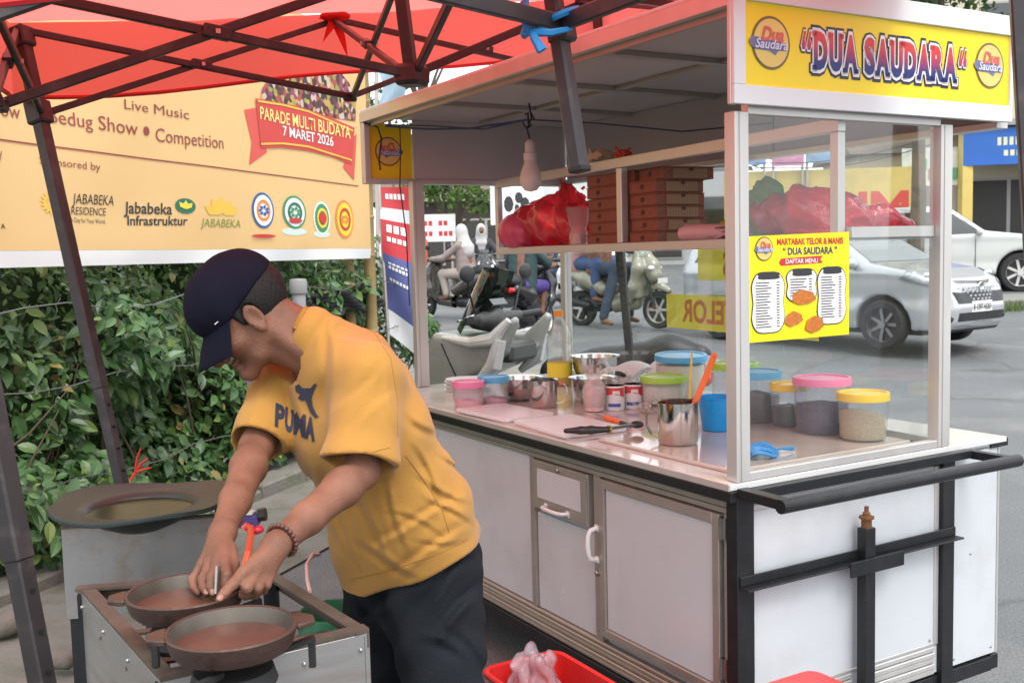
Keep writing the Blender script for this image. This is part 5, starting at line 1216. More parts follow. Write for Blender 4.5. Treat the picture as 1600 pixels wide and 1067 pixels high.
for k, (px, py, lab, r) in enumerate(((290, 922, 'rear round iron pan under the cook hands', .098), (362, 980, 'front round iron pan nearest the camera', .098))):
    c = PZ(px, py, .868); t = thing('martabak_pan', lab, 'pan', dn(c, .82), 0, 'round iron pans on the frying stand'); o = dn(c, .835)
    mb = MB(); mb.lathe([(.0005, 0), (r * .86, 0), (r * .93, .008), (r, .030), (r * 1.01, .033), (r * .985, .035), (r * .945, .034)], o, 56); mb.f.pop(); build(mb, 'pan_body', pan_m, t, smooth=40)
    mb = MB(); mb.lathe([(r * .944, .0335), (r * .88, .010)], o, 56); mb.f = mb.f[:-2]; mb.f = [f[::-1] for f in mb.f]; build(mb, 'pan_wall', pan_s, t, smooth=60)
    mb = MB(); mb.lathe([(r * .885, .0105), (.0005, .0095)], o, 56); mb.f = [f[::-1] for f in mb.f if len(f) == 4]; build(mb, 'pan_floor', pan_in, t, smooth=60)
    for sgn in (-1, 1):
        d = Vector((.96 * sgn, .28 * sgn, 0)); e = Vector((-d.y, d.x, 0)); mb = MB(); b0 = o + Vector((0, 0, .026))
        mb.prism([(r * .97, -.03), (r * 1.12, -.024), (r * 1.26, -.012), (r * 1.26, .012), (r * 1.12, .024), (r * .97, .03)], b0, d, e, Vector((0, 0, 1)), .009); build(mb, 'lug_handle', pan_m, t, bev=.002)
    bt = thing('burner', 'sooty ring burner under the %s pan' % ('rear' if k == 0 else 'front'), 'burner', o - Vector((0, 0, .07)))
    mb = MB(); mb.lathe([(.03, -.06), (.06, -.06), (.066, -.05), (.06, -.03), (.03, -.028)], o, 24); build(mb, 'ring', sooty, bt)
    for a in (0.4, 2.5, 4.6): mb = MB(); d = Vector((math.cos(a), math.sin(a), 0)); mb.bar(o + d * .05 - Vector((0, 0, .02)), o + d * .125 - Vector((0, 0, .004)), .012, .008); mb.bar(o + d * .12 - Vector((0, 0, .05)), o + d * .12 - Vector((0, 0, .002)), .01, .01); build(mb, 'grate_arm', sooty, bt)
# ------------------------------------------------------------------ wok stand
WZ = .86
wc = PZ(218, 790, WZ + .015); fl_, fr_ = PZ(95, 826, WZ - .03), PZ(352, 806, WZ - .03)
ws = thing('wok_stand', 'grey sheet metal stand with rust stains under the flat wok', 'stove', dn((fl_ + fr_) / 2, 0))
dv = dn((fr_ - fl_), 0).normalized(); bk_ = Vector((-dv.y, dv.x, 0)); dp_ = .30
bl_, br_ = fl_ + bk_ * dp_, fr_ + bk_ * dp_
wall('front_panel', fl_, fr_, .62, WZ - .03, .0015, stl2, ws); wall('side_panel', bl_, fl_, .62, WZ - .03, .0015, stl, ws); wall('side_panel', fr_, br_, .62, WZ - .03, .0015, stl, ws)
for p in (fl_, fr_, bl_, br_): mb = MB(); q = dn(p, 0) + (dn((fl_ + br_) / 2, 0) - dn(p, 0)).normalized() * .03; mb.bar(dn(q, .03 if p in (bl_, br_) else .003), dn(q, WZ - .03), .028, .028); build(mb, 'leg', blk, ws)
for a, c in ((fl_, fr_), (bl_, br_)): mb = MB(); mb.bar(dn(a, WZ - .027), dn(c, WZ - .027), .02, .005); build(mb, 'top_rail', rfrm, ws)
wok = thing('flat_wok', 'wide flat steel wok with oil shining in its hollow', 'wok', dn(wc, WZ - .02))
wokm = mat('dark_wok_steel', (.026, .034, .032), .42, .3, var=.3, scale=8, bump=.1, bscale=20)
mb = MB(); NA = 64; prof = [(0.0005, -.055), (.05, -.052), (.09, -.035), (.115, -.006), (.12, .0), (.135, .004)]
rows_ = []
for r, z in prof: rows_.append([wc + dv * (r * math.cos(2*math.pi*k/NA)) + bk_ * (r * math.sin(2*math.pi*k/NA)) + Vector((0, 0, z)) for k in range(NA)])
def rim(a):
    c_, s_ = math.cos(a), math.sin(a); R = .192
    if s_ > 0: k = min(.19 / max(abs(c_), 1e-3), .185 / max(abs(s_), 1e-3)); R = min(k, .235)
    return R
for q, z in ((.55, .006), (.98, .013), (1.0, .010), (.995, .003)): rows_.append([wc + (dv * math.cos(2*math.pi*k/NA) + bk_ * math.sin(2*math.pi*k/NA)) * (.135 + (rim(2*math.pi*k/NA) - .135) * q) + Vector((0, 0, z + .004 * math.sin(k * .4) * q)) for k in range(NA)])
mb.add([p for r in rows_ for p in r], [(j*NA+k, j*NA+(k+1) % NA, (j+1)*NA+(k+1) % NA, (j+1)*NA+k) for j in range(len(rows_)-1) for k in range(NA)]); build(mb, 'wok_sheet', wokm, wok, smooth=50)
mb = MB(); disc(mb, wc - Vector((0, 0, .008)), Vector((1, 0, 0)), Vector((0, 1, 0)), .1135, n=48); build(mb, 'oil', mat('dark_oil', (.012, .018, .008), .2, coat=.0, spec=.2, var=.3, scale=25, rvar=.04), wok)
# gas valve with red hose
t = thing('gas_valve', 'gas valve with red knob and curved orange hose', 'valve', P(392, 815, 2.2))
q = P(390, 812, 2.2); mb = MB(); mb.box(tuple(q - Vector((.02, .02, .014))), tuple(q + Vector((.02, .02, .014)))); build(mb, 'valve_body', mat('valve_blue', (.08, .06, .22), .4, var=.3), t, bev=.004)
mb = MB(); mb.tube([q + Vector((.02, 0, .01)), q + Vector((.035, 0, .012))], .014, 10); build(mb, 'valve_nut', bkp, t)
mb = MB(); mb.ball(q + Vector((.016, -.012, -.018)), (.017, .014, .01), 7); build(mb, 'red_knob', mat('red_knob', (.7, .03, .06), .4), t)
mb = MB(); mb.box(tuple(q + Vector((-.018, -.021, .0142))), tuple(q + Vector((.012, .01, .02)))); build(mb, 'label_plate', canw, t, bev=.002)
mb = MB(); mb.tube([P(381, 826, 2.17), P(386, 820, 2.17), P(391, 822, 2.17), P(392, 836, 2.17), P(388, 862, 2.17), P(380, 890, 2.14)], .0075, 10); build(mb, 'hose', mat('orange_hose', (.80, .11, .04), .35, coat=.3), t)
# green gas cylinder with pink hose
t = thing('gas_cylinder', 'green gas cylinder on the ground beside the cook leg', 'gas cylinder', dn(P(520, 960, 2.6), gz(0, 2.6))); o = dn(P(522, 960, 2.62), 0.0)
grc = mat('green_cylinder', (.03, .22, .10), .4, var=.15)
mb = MB(); mb.lathe([(.08, .0), (.085, .03), (.10, .04), (.118, .09), (.12, .30), (.11, .37), (.07, .42), (.03, .43), (.0005, .432)], o, 32); build(mb, 'tank', grc, t, smooth=50)
mb = MB(); mb.lathe([(.085, .40), (.09, .42), (.09, .53), (.086, .535), (.083, .53), (.083, .41)], o, 32); build(mb, 'collar', grc, t, smooth=50)
mb = MB(); mb.lathe([(.02, .43), (.02, .48), (.012, .5)], o, 12); build(mb, 'valve', mat('brass2', (.6, .42, .12), .3, 1), t)
mb = MB(); mb.tube([P(499, 866, 2.5), P(488, 866, 2.45), P(479, 882, 2.4), P(480, 905, 2.35), P(484, 924, 2.3)], .0045, 8); tag(build(mb, 'gas_hose', mat('pink_hose', (.75, .5, .48), .4)), 'thin pinkish hose looping beside the cook trousers', 'hose')

# ================================================================== THE COOK
FACE = Vector((-.82, -.57, 0)).normalized(); LAT = Vector((-FACE.y, FACE.x, 0))     # LAT points to his left, towards the camera
LAT = Vector((.57, -.82, 0))
person = thing('person', 'man in navy cap and yellow t-shirt bending over the frying pans', 'person', (-.22, 2.36, 0))
skin_m = bpy.data.materials.new('skin'); skin_m.use_nodes = True; n = skin_m.node_tree; b = n.nodes['Principled BSDF']
tc = n.nodes.new('ShaderNodeTexCoord'); nz = n.nodes.new('ShaderNodeTexNoise'); nz.inputs['Scale'].default_value = 14; nz.inputs['Detail'].default_value = 6; n.links.new(tc.outputs['Object'], nz.inputs['Vector'])
rp = n.nodes.new('ShaderNodeValToRGB'); rp.color_ramp.elements[0].position = .3; rp.color_ramp.elements[1].position = .7
rp.color_ramp.elements[0].color = (*srgb(106, 70, 55), 1); rp.color_ramp.elements[1].color = (*srgb(136, 94, 75), 1); n.links.new(nz.outputs[0], rp.inputs[0]); n.links.new(rp.outputs[0], b.inputs['Base Color'])
b.inputs['Roughness'].default_value = .58; b.inputs['Specular IOR Level'].default_value = .35; b.inputs['Subsurface Weight'].default_value = .08; b.inputs['Subsurface Radius'].default_value = (.02, .008, .005); b.inputs['Subsurface Scale'].default_value = .5
n2 = n.nodes.new('ShaderNodeTexVoronoi'); n2.inputs['Scale'].default_value = 260; n.links.new(tc.outputs['Object'], n2.inputs['Vector']); bp = n.nodes.new('ShaderNodeBump'); bp.inputs['Strength'].default_value = .35; bp.inputs['Distance'].default_value = .002; n.links.new(n2.outputs[0], bp.inputs['Height']); n.links.new(bp.outputs[0], b.inputs['Normal'])
# joints
S = {'pel': P(640, 885, 2.38), 'wai': P(615, 785, 2.36), 'che': P(548, 650, 2.28), 'sho': P(520, 572, 2.23), 'nck': P(492, 520, 2.20),
     'Ls': P(578, 588, 2.10), 'Rs': P(446, 574, 2.36), 'Le': P(566, 735, 2.04), 'Re': P(400, 700, 2.2), 'Lw': P(430, 853, 1.80), 'Rw': P(348, 832, 1.90)}
Hf = Vector((-.75, -.17, -.66)).normalized(); Hl = Vector((.22, -.975, .0)); Hl = (Hl - Hf * Hl.dot(Hf)).normalized(); Hu = Hl.cross(Hf) * -1
if Hu.z < 0: Hu = -Hu
E0 = P(394, 496, 2.14) - Hl * .076
HS = .97
def hd(f, l, u): return E0 + (Hf * f + Hl * l + Hu * u) * HS
HR = [tuple(Hf), tuple(Hl), tuple(Hu)]
B = Field((-.75, 1.55, .0), (.12, 2.72, 1.52), .0042)
# legs, pelvis, torso (mostly under the clothes)
hipL, hipR = S['pel'] + LAT * .09 + Vector((0, 0, -.02)), S['pel'] - LAT * .09 + Vector((0, 0, -.02))
kneeL, kneeR = P(700, 1130, 2.26), P(590, 1120, 2.50); ankL, ankR = Vector((kneeL.x + .03, kneeL.y + .02, .09)), Vector((kneeR.x + .02, kneeR.y + .03, .09))
B.chain([hipL, kneeL, ankL], [.075, .05, .036], .03); B.chain([hipR, kneeR, ankR], [.075, .05, .036], .03)
for l_ in (-.07, .0, .07): B.chain([S['pel'] + LAT * l_, S['wai'] + LAT * l_, S['che'] + LAT * l_, S['sho'] + LAT * l_], [.085, .085, .09, .06], .04)
for a_ in (ankL, ankR): B.chain([a_ + Vector((0, 0, -.03)), a_ + FACE * .15 + Vector((0, 0, -.06))], [.04, .03], .02)
# neck
B.cone(S['sho'] + Vector((0, 0, .02)), hd(-.02, 0, .0), .062, .05, .03); B.cone(S['nck'] - Vector((0, 0, .03)), hd(.025, 0, -.06), .05, .042, .03)
B.cone(hd(-.01, .055, -.035), S['nck'] + LAT * .03 + FACE * .03 - Vector((0, 0, .04)), .012, .014, .02)      # neck tendon
# head
B.rs = HS
B.ell(hd(.0, 0, .058), (.098, .076, .088), .02, HR); B.ell(hd(.044, 0, -.006), (.055, .060, .076), .03, HR)
for sgn in (-1, 1):
    B.cone(hd(.0, .058 * sgn, -.035), hd(.042, .045 * sgn, -.068), .018, .016, .02); B.cone(hd(.042, .045 * sgn, -.068), hd(.088, .012 * sgn, -.092), .016, .015, .02)
    B.ell(hd(.068, .042 * sgn, -.018), (.024, .02, .016), .02, HR)                   # cheek bone
    B.ell(hd(.094, .032 * sgn, .006), (.014, .017, .010), .008, HR, sub=True)        # eye socket
    B.ell(hd(.090, .032 * sgn, .003), (.013, .015, .011), .006, HR)                  # eyelid
    ec = hd(-.004, .079 * sgn, -.002); B.ell(ec, (.020, .007, .032), .006, HR); B.ell(ec + Hl * sgn * .006, (.012, .006, .02), .004, HR, sub=True); B.ell(ec - Hu * .026 + Hf * .003 + Hl * .002 * sgn, (.009, .006, .010), .005, HR)
    B.ell(hd(.108, .012 * sgn, -.032), (.011, .009, .008), .006, HR)                 # nostril wing
    B.cone(hd(.098, .024 * sgn, -.035), hd(.082, .034 * sgn, -.065), .004, .004, .006, sub=True)  # cheek fold
B.ell(hd(.087, 0, .028), (.020, .05, .012), .015, HR)
B.cone(hd(.096, 0, .014), hd(.126, 0, -.024), .0085, .013, .010); B.ell(hd(.094, 0, -.084), (.02, .024, .016), .012, HR)
B.ell(hd(.100, 0, -.051), (.014, .022, .006), .006, HR); B.ell(hd(.098, 0, -.064), (.013, .019, .006), .006, HR); B.cone(hd(.111, .02, -.0575), hd(.111, -.02, -.0575), .0028, .0028, .003, sub=True)
B.rs = 1.0
# arms
def mid(a, c, t, o=(0, 0, 0)): return a.lerp(c, t) + Vector(o)
B.chain([S['Ls'], mid(S['Ls'], S['Le'], .5), S['Le'], mid(S['Le'], S['Lw'], .25), mid(S['Le'], S['Lw'], .65), S['Lw']], [.045, .040, .034, .0355, .029, .0235], .018)
B.chain([S['Rs'], mid(S['Rs'], S['Re'], .5), S['Re'], mid(S['Re'], S['Rw'], .25), mid(S['Re'], S['Rw'], .65), S['Rw']], [.045, .040, .034, .0355, .029, .0235], .018)
# left hand: flat back, straight forefinger, curled others
def finger(pts, rs, k=.005): B.chain(pts, rs, k)
kL = [P(381, 893, 1.715), P(396, 899, 1.735), P(410, 902, 1.755), P(421, 899, 1.775)]
for q in kL: B.cone(S['Lw'], q, .0195, .0105, .012)
finger([kL[0], P(362, 914, 1.69), P(351, 926, 1.675), P(342, 936, 1.665)], [.0105, .0092, .0082, .0068])
finger([kL[1], P(386, 918, 1.70), P(381, 928, 1.71), P(384, 932, 1.73)], [.0105, .0092, .0082, .007])
finger([kL[2], P(402, 919, 1.725), P(397, 928, 1.735), P(400, 931, 1.75)], [.0102, .009, .008, .007])
finger([kL[3], P(416, 914, 1.75), P(411, 921, 1.755), P(414, 924, 1.77)], [.0092, .008, .0072, .0064])
finger([P(408, 872, 1.80), P(388, 896, 1.78), P(372, 913, 1.75), P(362, 920, 1.735)], [.014, .0115, .0095, .0075])
# right hand: pinching a scraper
kR = [P(352, 878, 1.79), P(340, 879, 1.80), P(328, 880, 1.815), P(316, 882, 1.83)]
for q in kR: B.cone(S['Rw'], q, .0195, .0105, .012)
finger([kR[0], P(354, 899, 1.755), P(351, 912, 1.75), P(346, 922, 1.75)], [.0105, .0092, .0082, .0068])
finger([kR[1], P(331, 902, 1.765), P(330, 916, 1.755), P(333, 927, 1.75)], [.0105, .0092, .0082, .007])
finger([kR[2], P(317, 905, 1.785), P(318, 917, 1.77), P(324, 927, 1.76)], [.0102, .009, .008, .007])
finger([kR[3], P(301, 905, 1.815), P(303, 917, 1.80), P(311, 926, 1.785)], [.0092, .008, .0072, .0064])
finger([P(358, 857, 1.85), P(364, 882, 1.80), P(358, 902, 1.775), P(350, 915, 1.765)], [.014, .0115, .0098, .0075])
body = link('body', B.mesh('body', 1), skin_m, person, smooth=180)
# fingernails
nail_m = mat('fingernail', srgb(146, 106, 90), .4)
for a, c in ((P(351, 926, 1.668), P(342, 936, 1.658)), (P(330, 916, 1.748), P(333, 927, 1.743)), (P(318, 917, 1.762), P(324, 927, 1.753))):
    q = a.lerp(c, .85); d = (c - a).normalized(); v = (CC - q).normalized(); v = (v - d * v.dot(d)).normalized(); R = Matrix((d, d.cross(v), v)).transposed().to_4x4(); mb = MB(); mb.ball(q + v * .0035, (.006, .0045, .0016), 5, R); build(mb, 'fingernail', nail_m, body)
# hair, beard
hair_m = mat('black_hair', (.010, .008, .008), .6, var=.4, scale=60, bump=.4, bscale=350, spec=.3)
Hh = Field(tuple(E0 - Vector((.17, .17, .17))), tuple(E0 + Vector((.17, .17, .2))), .004)
Hh.rs = HS; Hh.ell(hd(-.014, 0, .040), (.094, .0785, .088), .01, HR); Hh.cut(hd(-.0, 0, -.02), tuple(Hf * .75 - Hu * .66)); Hh.cut(hd(.028, 0, 0), tuple(Hf))
for sgn in (-1, 1): Hh.cone(hd(.022, .068 * sgn, .04), hd(.02, .0685 * sgn, .0), .012, .005, .008); Hh.ell(hd(-.004, .083 * sgn, .0), (.022, .02, .034), .004, HR, sub=True)
Hh.cut(hd(0, 0, -.045), tuple(-Hu)); Hh.warp(lambda X, Y, Z: .0015 * np.sin(X * 500 + Z * 300) * np.sin(Z * 420 - Y * 260)); link('hair', Hh.mesh('hair', 0), hair_m, person, smooth=180)
grey_h = mat('grey_beard', (.34, .32, .31), .7)
mb = MB(); q_ = random.Random(2)
for k in range(70):
    l_ = q_.uniform(-.018, .018); a = hd(.106 + q_.uniform(-.014, .004), l_, -.092 + q_.uniform(-.008, .006)); mb.tube([a, a + Hf * .004 - Hu * q_.uniform(.006, .014)], [.0007, .0003], 3, False)
tag(build(mb, 'goatee', grey_h, person), kind='stuff')
mb = MB()
for sgn in (-1, 1): mb.tube([hd(.103, .018 * sgn, .003), hd(.1035, .032 * sgn, .0), hd(.097, .045 * sgn, .001)], [.001, .0018, .001], 5)
build(mb, 'lashes', hair_m, person)
for sgn in (-1, 1): mb = MB(); mb.tube([hd(.108, .014 * sgn, .022), hd(.107, .03 * sgn, .028), hd(.096, .047 * sgn, .022)], [.002, .004, .002], 6); build(mb, 'eyebrow', hair_m, person)
# cap
cap_m = mat('navy_cap_cloth', (.008, .0075, .017), .9, var=.25, scale=8, bump=.2, bscale=700, spec=.12)
Cp = Field(tuple(E0 - Vector((.2, .2, .2))), tuple(E0 + Vector((.2, .2, .25))), .005)
Cp.rs = HS; Cp.ell(hd(-.003, 0, .064), (.107, .086, .090), .02, HR); Cp.ell(hd(.03, 0, .062), (.083, .078, .07), .03, HR)
Cp.cut(hd(.0, 0, .035), tuple(-Hu * .97 - Hf * .22)); Cp.warp(lambda X, Y, Z: .0012 * np.sin(X * 70 + Z * 40) * np.sin(Y * 60))
cap = link('cap', Cp.mesh('cap', 2), cap_m, person, smooth=180)
def vis(u, v, t=0):
    l_ = (u - .5) * 2; ang = l_ * 1.25; r0 = hd(.092 * math.cos(ang) + .008, .082 * math.sin(ang), .045 - .012 * l_ * l_)
    ln = .088 * (1 - .30 * l_ * l_) * v; side = Hl * (l_ * .004 * v)
    ln *= HS; return r0 + (Hf * .78 - Hu * .62) * ln + side - Hu * (.022 * l_ * l_ * (v)) - Hu * t
mb = MB(); nu, nv = 20, 8; top_ = [vis(i / nu, j / nv) for j in range(nv + 1) for i in range(nu + 1)]; bot_ = [vis(i / nu, j / nv, .004) for j in range(nv + 1) for i in range(nu + 1)]
K_ = (nu + 1) * (nv + 1); ff = [(j*(nu+1)+i, j*(nu+1)+i+1, (j+1)*(nu+1)+i+1, (j+1)*(nu+1)+i) for j in range(nv) for i in range(nu)]
edge = [(j*(nu+1), (j+1)*(nu+1)) for j in range(nv)] + [(nv*(nu+1)+i, nv*(nu+1)+i+1) for i in range(nu)] + [((j+1)*(nu+1)+nu, j*(nu+1)+nu) for j in range(nv)]
mb.add(top_ + bot_, ff + [tuple(x + K_ for x in f[::-1]) for f in ff] + [(a, c, c + K_, a + K_) for a, c in edge]); build(mb, 'visor', cap_m, cap, smooth=60)
mb = MB(); a = vis(.93, .05) + Hl * .004 + Hu * .008; mb.bar(a - Hf * .012, a + Hf * .012 , .002, .003, Hl); build(mb, 'cap_tag', mat('pale_tag', (.55, .55, .6), .4), cap)
# bead bracelet
bead_m = mat('wood_bead', (.10, .035, .025), .35, var=.3); ax_ = (S['Le'] - S['Lw']).normalized(); e1 = ax_.orthogonal().normalized(); e2 = ax_.cross(e1); bc = S['Lw'].lerp(S['Le'], .07)
br_t = thing('bracelet', 'dark wooden bead bracelet round the cook wrist', 'bracelet', bc)
bme = None
for k in range(22):
    a = 2 * math.pi * k / 22; q = bc + (e1 * math.cos(a) + e2 * math.sin(a)) * .0295
    if bme is None: mb = MB(); mb.ball((0, 0, 0), .0048, 5); o = build(mb, 'bead', bead_m, br_t, True); bme = o.data
    else: o = bpy.data.objects.new('bead', bme); COL.objects.link(o); o.parent = br_t
    o.location = q - bc
# scraper held in the right hand
mb = MB(); a, c = P(340, 884, 1.745), P(338, 928, 1.735); mb.bar(a, c, .013, .005, CR); tag(build(mb, 'scraper', mat('worn_steel', (.34, .32, .29), .4, .8), bev=.001), 'flat steel scraper pinched in the cook right hand', 'scraper')

# shirt ------------------------------------------------------------
tee_m = mat('yellow_cotton', srgb(172, 124, 53), .9, var=.08, scale=5, bump=.25, bscale=420, sheen=.15)
def wrinkle(m, scale, dist, seed):
    n = m.node_tree; b = n.nodes['Principled BSDF']; tc = n.nodes.new('ShaderNodeTexCoord'); mp = n.nodes.new('ShaderNodeMapping'); mp.inputs['Rotation'].default_value = (.5, .3, .6); mp.inputs['Scale'].default_value = (1, 1.6, .7); mp.inputs['Location'].default_value = (seed, 0, 0)
    nz = n.nodes.new('ShaderNodeTexNoise'); nz.noise_type = 'RIDGED_MULTIFRACTAL'; nz.inputs['Scale'].default_value = scale; nz.inputs['Detail'].default_value = 3; nz.inputs['Distortion'].default_value = .8
    n.links.new(tc.outputs['Object'], mp.inputs[0]); n.links.new(mp.outputs[0], nz.inputs['Vector'])
    bp = n.nodes.new('ShaderNodeBump'); bp.inputs['Strength'].default_value = .55; bp.inputs['Distance'].default_value = dist; n.links.new(nz.outputs[0], bp.inputs['Height'])
    lk = b.inputs['Normal'].links; 
    if lk: n.links.new(lk[0].from_socket, bp.inputs['Normal'])
    n.links.new(bp.outputs[0], b.inputs['Normal'])
wrinkle(tee_m, 6.0, .012, 1.3)
LO, HI, VX = (-.72, 1.80, .68), (.10, 2.76, 1.42), .005
T = Field(LO, HI, VX); nk_up = Vector((0, 0, 1))
up_s = (S['sho'] - S['wai']).normalized()
for l_, dr in ((-.115, 0), (-.04, .012), (.04, .012), (.115, 0)):
    T.chain([S['pel'] + LAT * l_ * 1.12 - up_s * .06, S['wai'] + LAT * l_ * 1.10, S['che'] + LAT * l_ * 1.10, S['sho'] + LAT * l_ * .95], [.104 + dr, .102 + dr, .100 + dr, .05], .05)
T.cone(S['Ls'] + up_s * .01, S['Rs'] + up_s * .005, .058, .056, .05); T.cone(S['sho'] + up_s * .0, S['nck'] - nk_up * .005, .078, .06, .05)
bel = S['wai'] + FACE * .02 - Vector((0, 0, .03)); T.ell(bel, (.12, .14, .15), .06); T.ell(S['che'] + FACE * .03 - up_s * .05, (.10, .13, .12), .06)
T.ell(S['pel'] - FACE * .03 + Vector((0, 0, .03)), (.15, .15, .13), .05)
back = S['che'] - FACE * .045 + up_s * .03; T.ell(back, (.10, .14, .16), .06)
# front cloth hangs away from the belly
T.cone(S['wai'] + FACE * .05 + LAT * .02, S['pel'] + FACE * .055 - Vector((0, 0, .04)), .10, .09, .06)
hem_o = P(640, 884, 2.36); hem_n = (CR * .34 - CU * .94).normalized() + FACE * -.12
T.cut(hem_o, tuple(hem_n), .004)
for l_ in (-.07, .07): T.cone(S['pel'] + LAT * l_ + FACE * .02 - up_s * .10, S['pel'] + LAT * l_ * 1.0 + FACE * .015 + up_s * .0, .095, .07, .02, sub=True)
Ax = lambda X, Y, Z, v: X * v[0] + Y * v[1] + Z * v[2]
def folds(X, Y, Z):
    d1 = Ax(X, Y, Z, (.5, .4, -.75)); d2 = Ax(X, Y, Z, (.75, -.2, .6)); d3 = Ax(X, Y, Z, (.9, -.4, .1))
    lowm = np.clip((1.12 - Z) * 4, 0, 1); chest = np.clip(1 - np.abs(Z - 1.18) * 7, 0, 1)
    soft = .5 + .5 * np.sin(7 * d1 + 2 * np.sin(5 * d3))
    return .0052 * lowm * np.sin(30 * d2 + 2.2 * np.sin(6 * d1) + 1.2) * soft + .0022 * lowm * np.sin(57 * d2 + 4 * np.sin(9 * d3)) * (1 - soft) + .0045 * chest * np.sin(34 * d3 + 2.5 * np.sin(8 * Z)) * soft + .0015 * np.sin(60 * d1 + 40 * d3)
T.warp(folds)
def creases(field, lines, side=1):
    """soft ridges and valleys pressed into the cloth along lines given as picture points"""
    sl, X, Y, Z = field._blk(field.lo, field.lo + field.h * field.n, 0)
    vx, vy, vz = X - CC.x, Y - CC.y, Z - CC.z; dd = vx * CF.x + vy * CF.y + vz * CF.z
    U_ = 800 + F_PX * (vx * CR.x + vy * CR.y + vz * CR.z) / dd; V_ = 533.5 - F_PX * (vx * CU.x + vy * CU.y + vz * CU.z) / dd
    for x0, y0, x1, y1, w, a in lines:
        ex, ey = x1 - x0, y1 - y0; L2 = ex * ex + ey * ey; t = ((U_ - x0) * ex + (V_ - y0) * ey) / L2; L_ = math.sqrt(L2)
        s_ = ((U_ - x0) * ey - (V_ - y0) * ex) / L_ + 6 * np.sin(t * 4 + x0); fade = np.clip(t * 3, 0, 1) * np.clip((1 - t) * 3, 0, 1)
        field.D[sl] += (a * fade * (np.exp(-(s_ / w) ** 2) - .8 * np.exp(-((s_ - 1.5 * w) / w) ** 2))).astype(np.float32)
creases(T, [(632, 690, 700, 800, 5, .006), (622, 640, 690, 690, 6, .0055), (500, 480, 512, 660, 7, .006), (540, 470, 470, 560, 7, .0045), (730, 770, 560, 850, 6, .006), (742, 815, 590, 900, 6, .006), (640, 745, 738, 790, 5, .006), (545, 850, 660, 905, 6, .006), (440, 560, 475, 700, 7, .005), (470, 720, 540, 870, 6, .006), (505, 730, 580, 830, 6, .005),
            (600, 800, 700, 840, 4, .0045), (650, 600, 700, 720, 6, .005), (590, 720, 640, 880, 5, .005), (560, 740, 600, 900, 5, .005), (680, 700, 735, 760, 4, .005), (420, 600, 450, 760, 6, .005), (655, 770, 740, 830, 4, .005), (640, 850, 735, 845, 4, .004), (520, 800, 570, 900, 4, .004)])
def sleeve(sh_, el_, hemc, r0, r1, seed):
    Sv = Field(LO, HI, VX); d = (hemc - sh_).normalized(); Sv.cone(sh_, hemc + d * .05, r0, r1, .02); Sv.cut(hemc, tuple(d), .002); Sv.warp(lambda X, Y, Z: .003 * np.sin(48 * Ax(X, Y, Z, d.orthogonal().normalized()) + 20 * Ax(X, Y, Z, d) + seed) + .002 * np.sin(70 * Ax(X, Y, Z, d))); Sv.cone(hemc - d * .012, hemc + d * .10, r1 * .80, r1 * .86, .004, sub=True)
    return Sv
for args in ((S['Ls'] + Vector((0, 0, -.012)), S['Le'], P(562, 722, 2.045), .068, .082, 1.0), (S['Rs'] + Vector((0, 0, -.005)), S['Re'], P(402, 694, 2.21), .056, .066, 2.2)):
    Sv = sleeve(*args); k = .028; h = np.clip(.5 + .5 * (T.D - Sv.D) / k, 0, 1); T.D = T.D * (1 - h) + Sv.D * h - k * h * (1 - h)
creases(T, [(600, 560, 520, 640, 6, .0035), (615, 600, 540, 680, 6, .0035), (590, 560, 612, 680, 6, .0035), (400, 590, 385, 670, 6, .003)])
# neck opening
nk0, nk1 = S['nck'] + Vector((0, 0, -.02)), hd(-.01, 0, -.05); nd = (nk1 - nk0).normalized()
T.cone(S['sho'] + (nk1 - S['sho']) * .22, nk1 + nd * .1, .074, .088, .008, sub=True)
T.ell(P(420, 494, 2.20), (.081, .092, .081), .006, sub=True)
tee = link('t_shirt', T.mesh('t_shirt', 2), tee_m, person, smooth=180)
# collar rib, sleeve and hem seams follow the cloth by probing its surface
bpy.context.view_layer.update()
def bvh_of(o):
    me = o.data; off = origin_of(o); return BVHTree.FromPolygons([v.co + off for v in me.vertices], [tuple(p.vertices) for p in me.polygons])
tb = bvh_of(tee)
def seam(pts, r, name, m):
    q = []
    for p in pts:
        h = tb.find_nearest(p)
        if h[0] is not None: q.append(h[0] + h[1] * r * .3)
    mb = MB(); mb.tube(q, r, 6); return build(mb, name, m, tee)
ctr = S['sho'] + (nk1 - S['sho']) * .42; u1 = nd.orthogonal().normalized(); u2 = nd.cross(u1)
rib = mat('yellow_rib', srgb(162, 114, 46), .9, bump=.5, bscale=500)
mb = MB(); ringp = []; oc = P(420, 494, 2.20); no_ = (P(500, 545, 2.2) - oc).normalized(); axn = (S['sho'] - oc).normalized(); q1 = axn.orthogonal().normalized(); q2 = axn.cross(q1)
Vt = np.array([tuple(v.co) for v in tee.data.vertices]) + np.array(origin_of(tee)); rel = Vt - np.array(oc); rr_ = np.linalg.norm(rel / np.array((.081, .092, .081)), axis=1)
rimv = np.where((rr_ > 1.0) & (rr_ < 1.09))[0]; pts_ = rel[rimv]
an = np.arctan2(pts_ @ np.array(q2), pts_ @ np.array(q1)); 
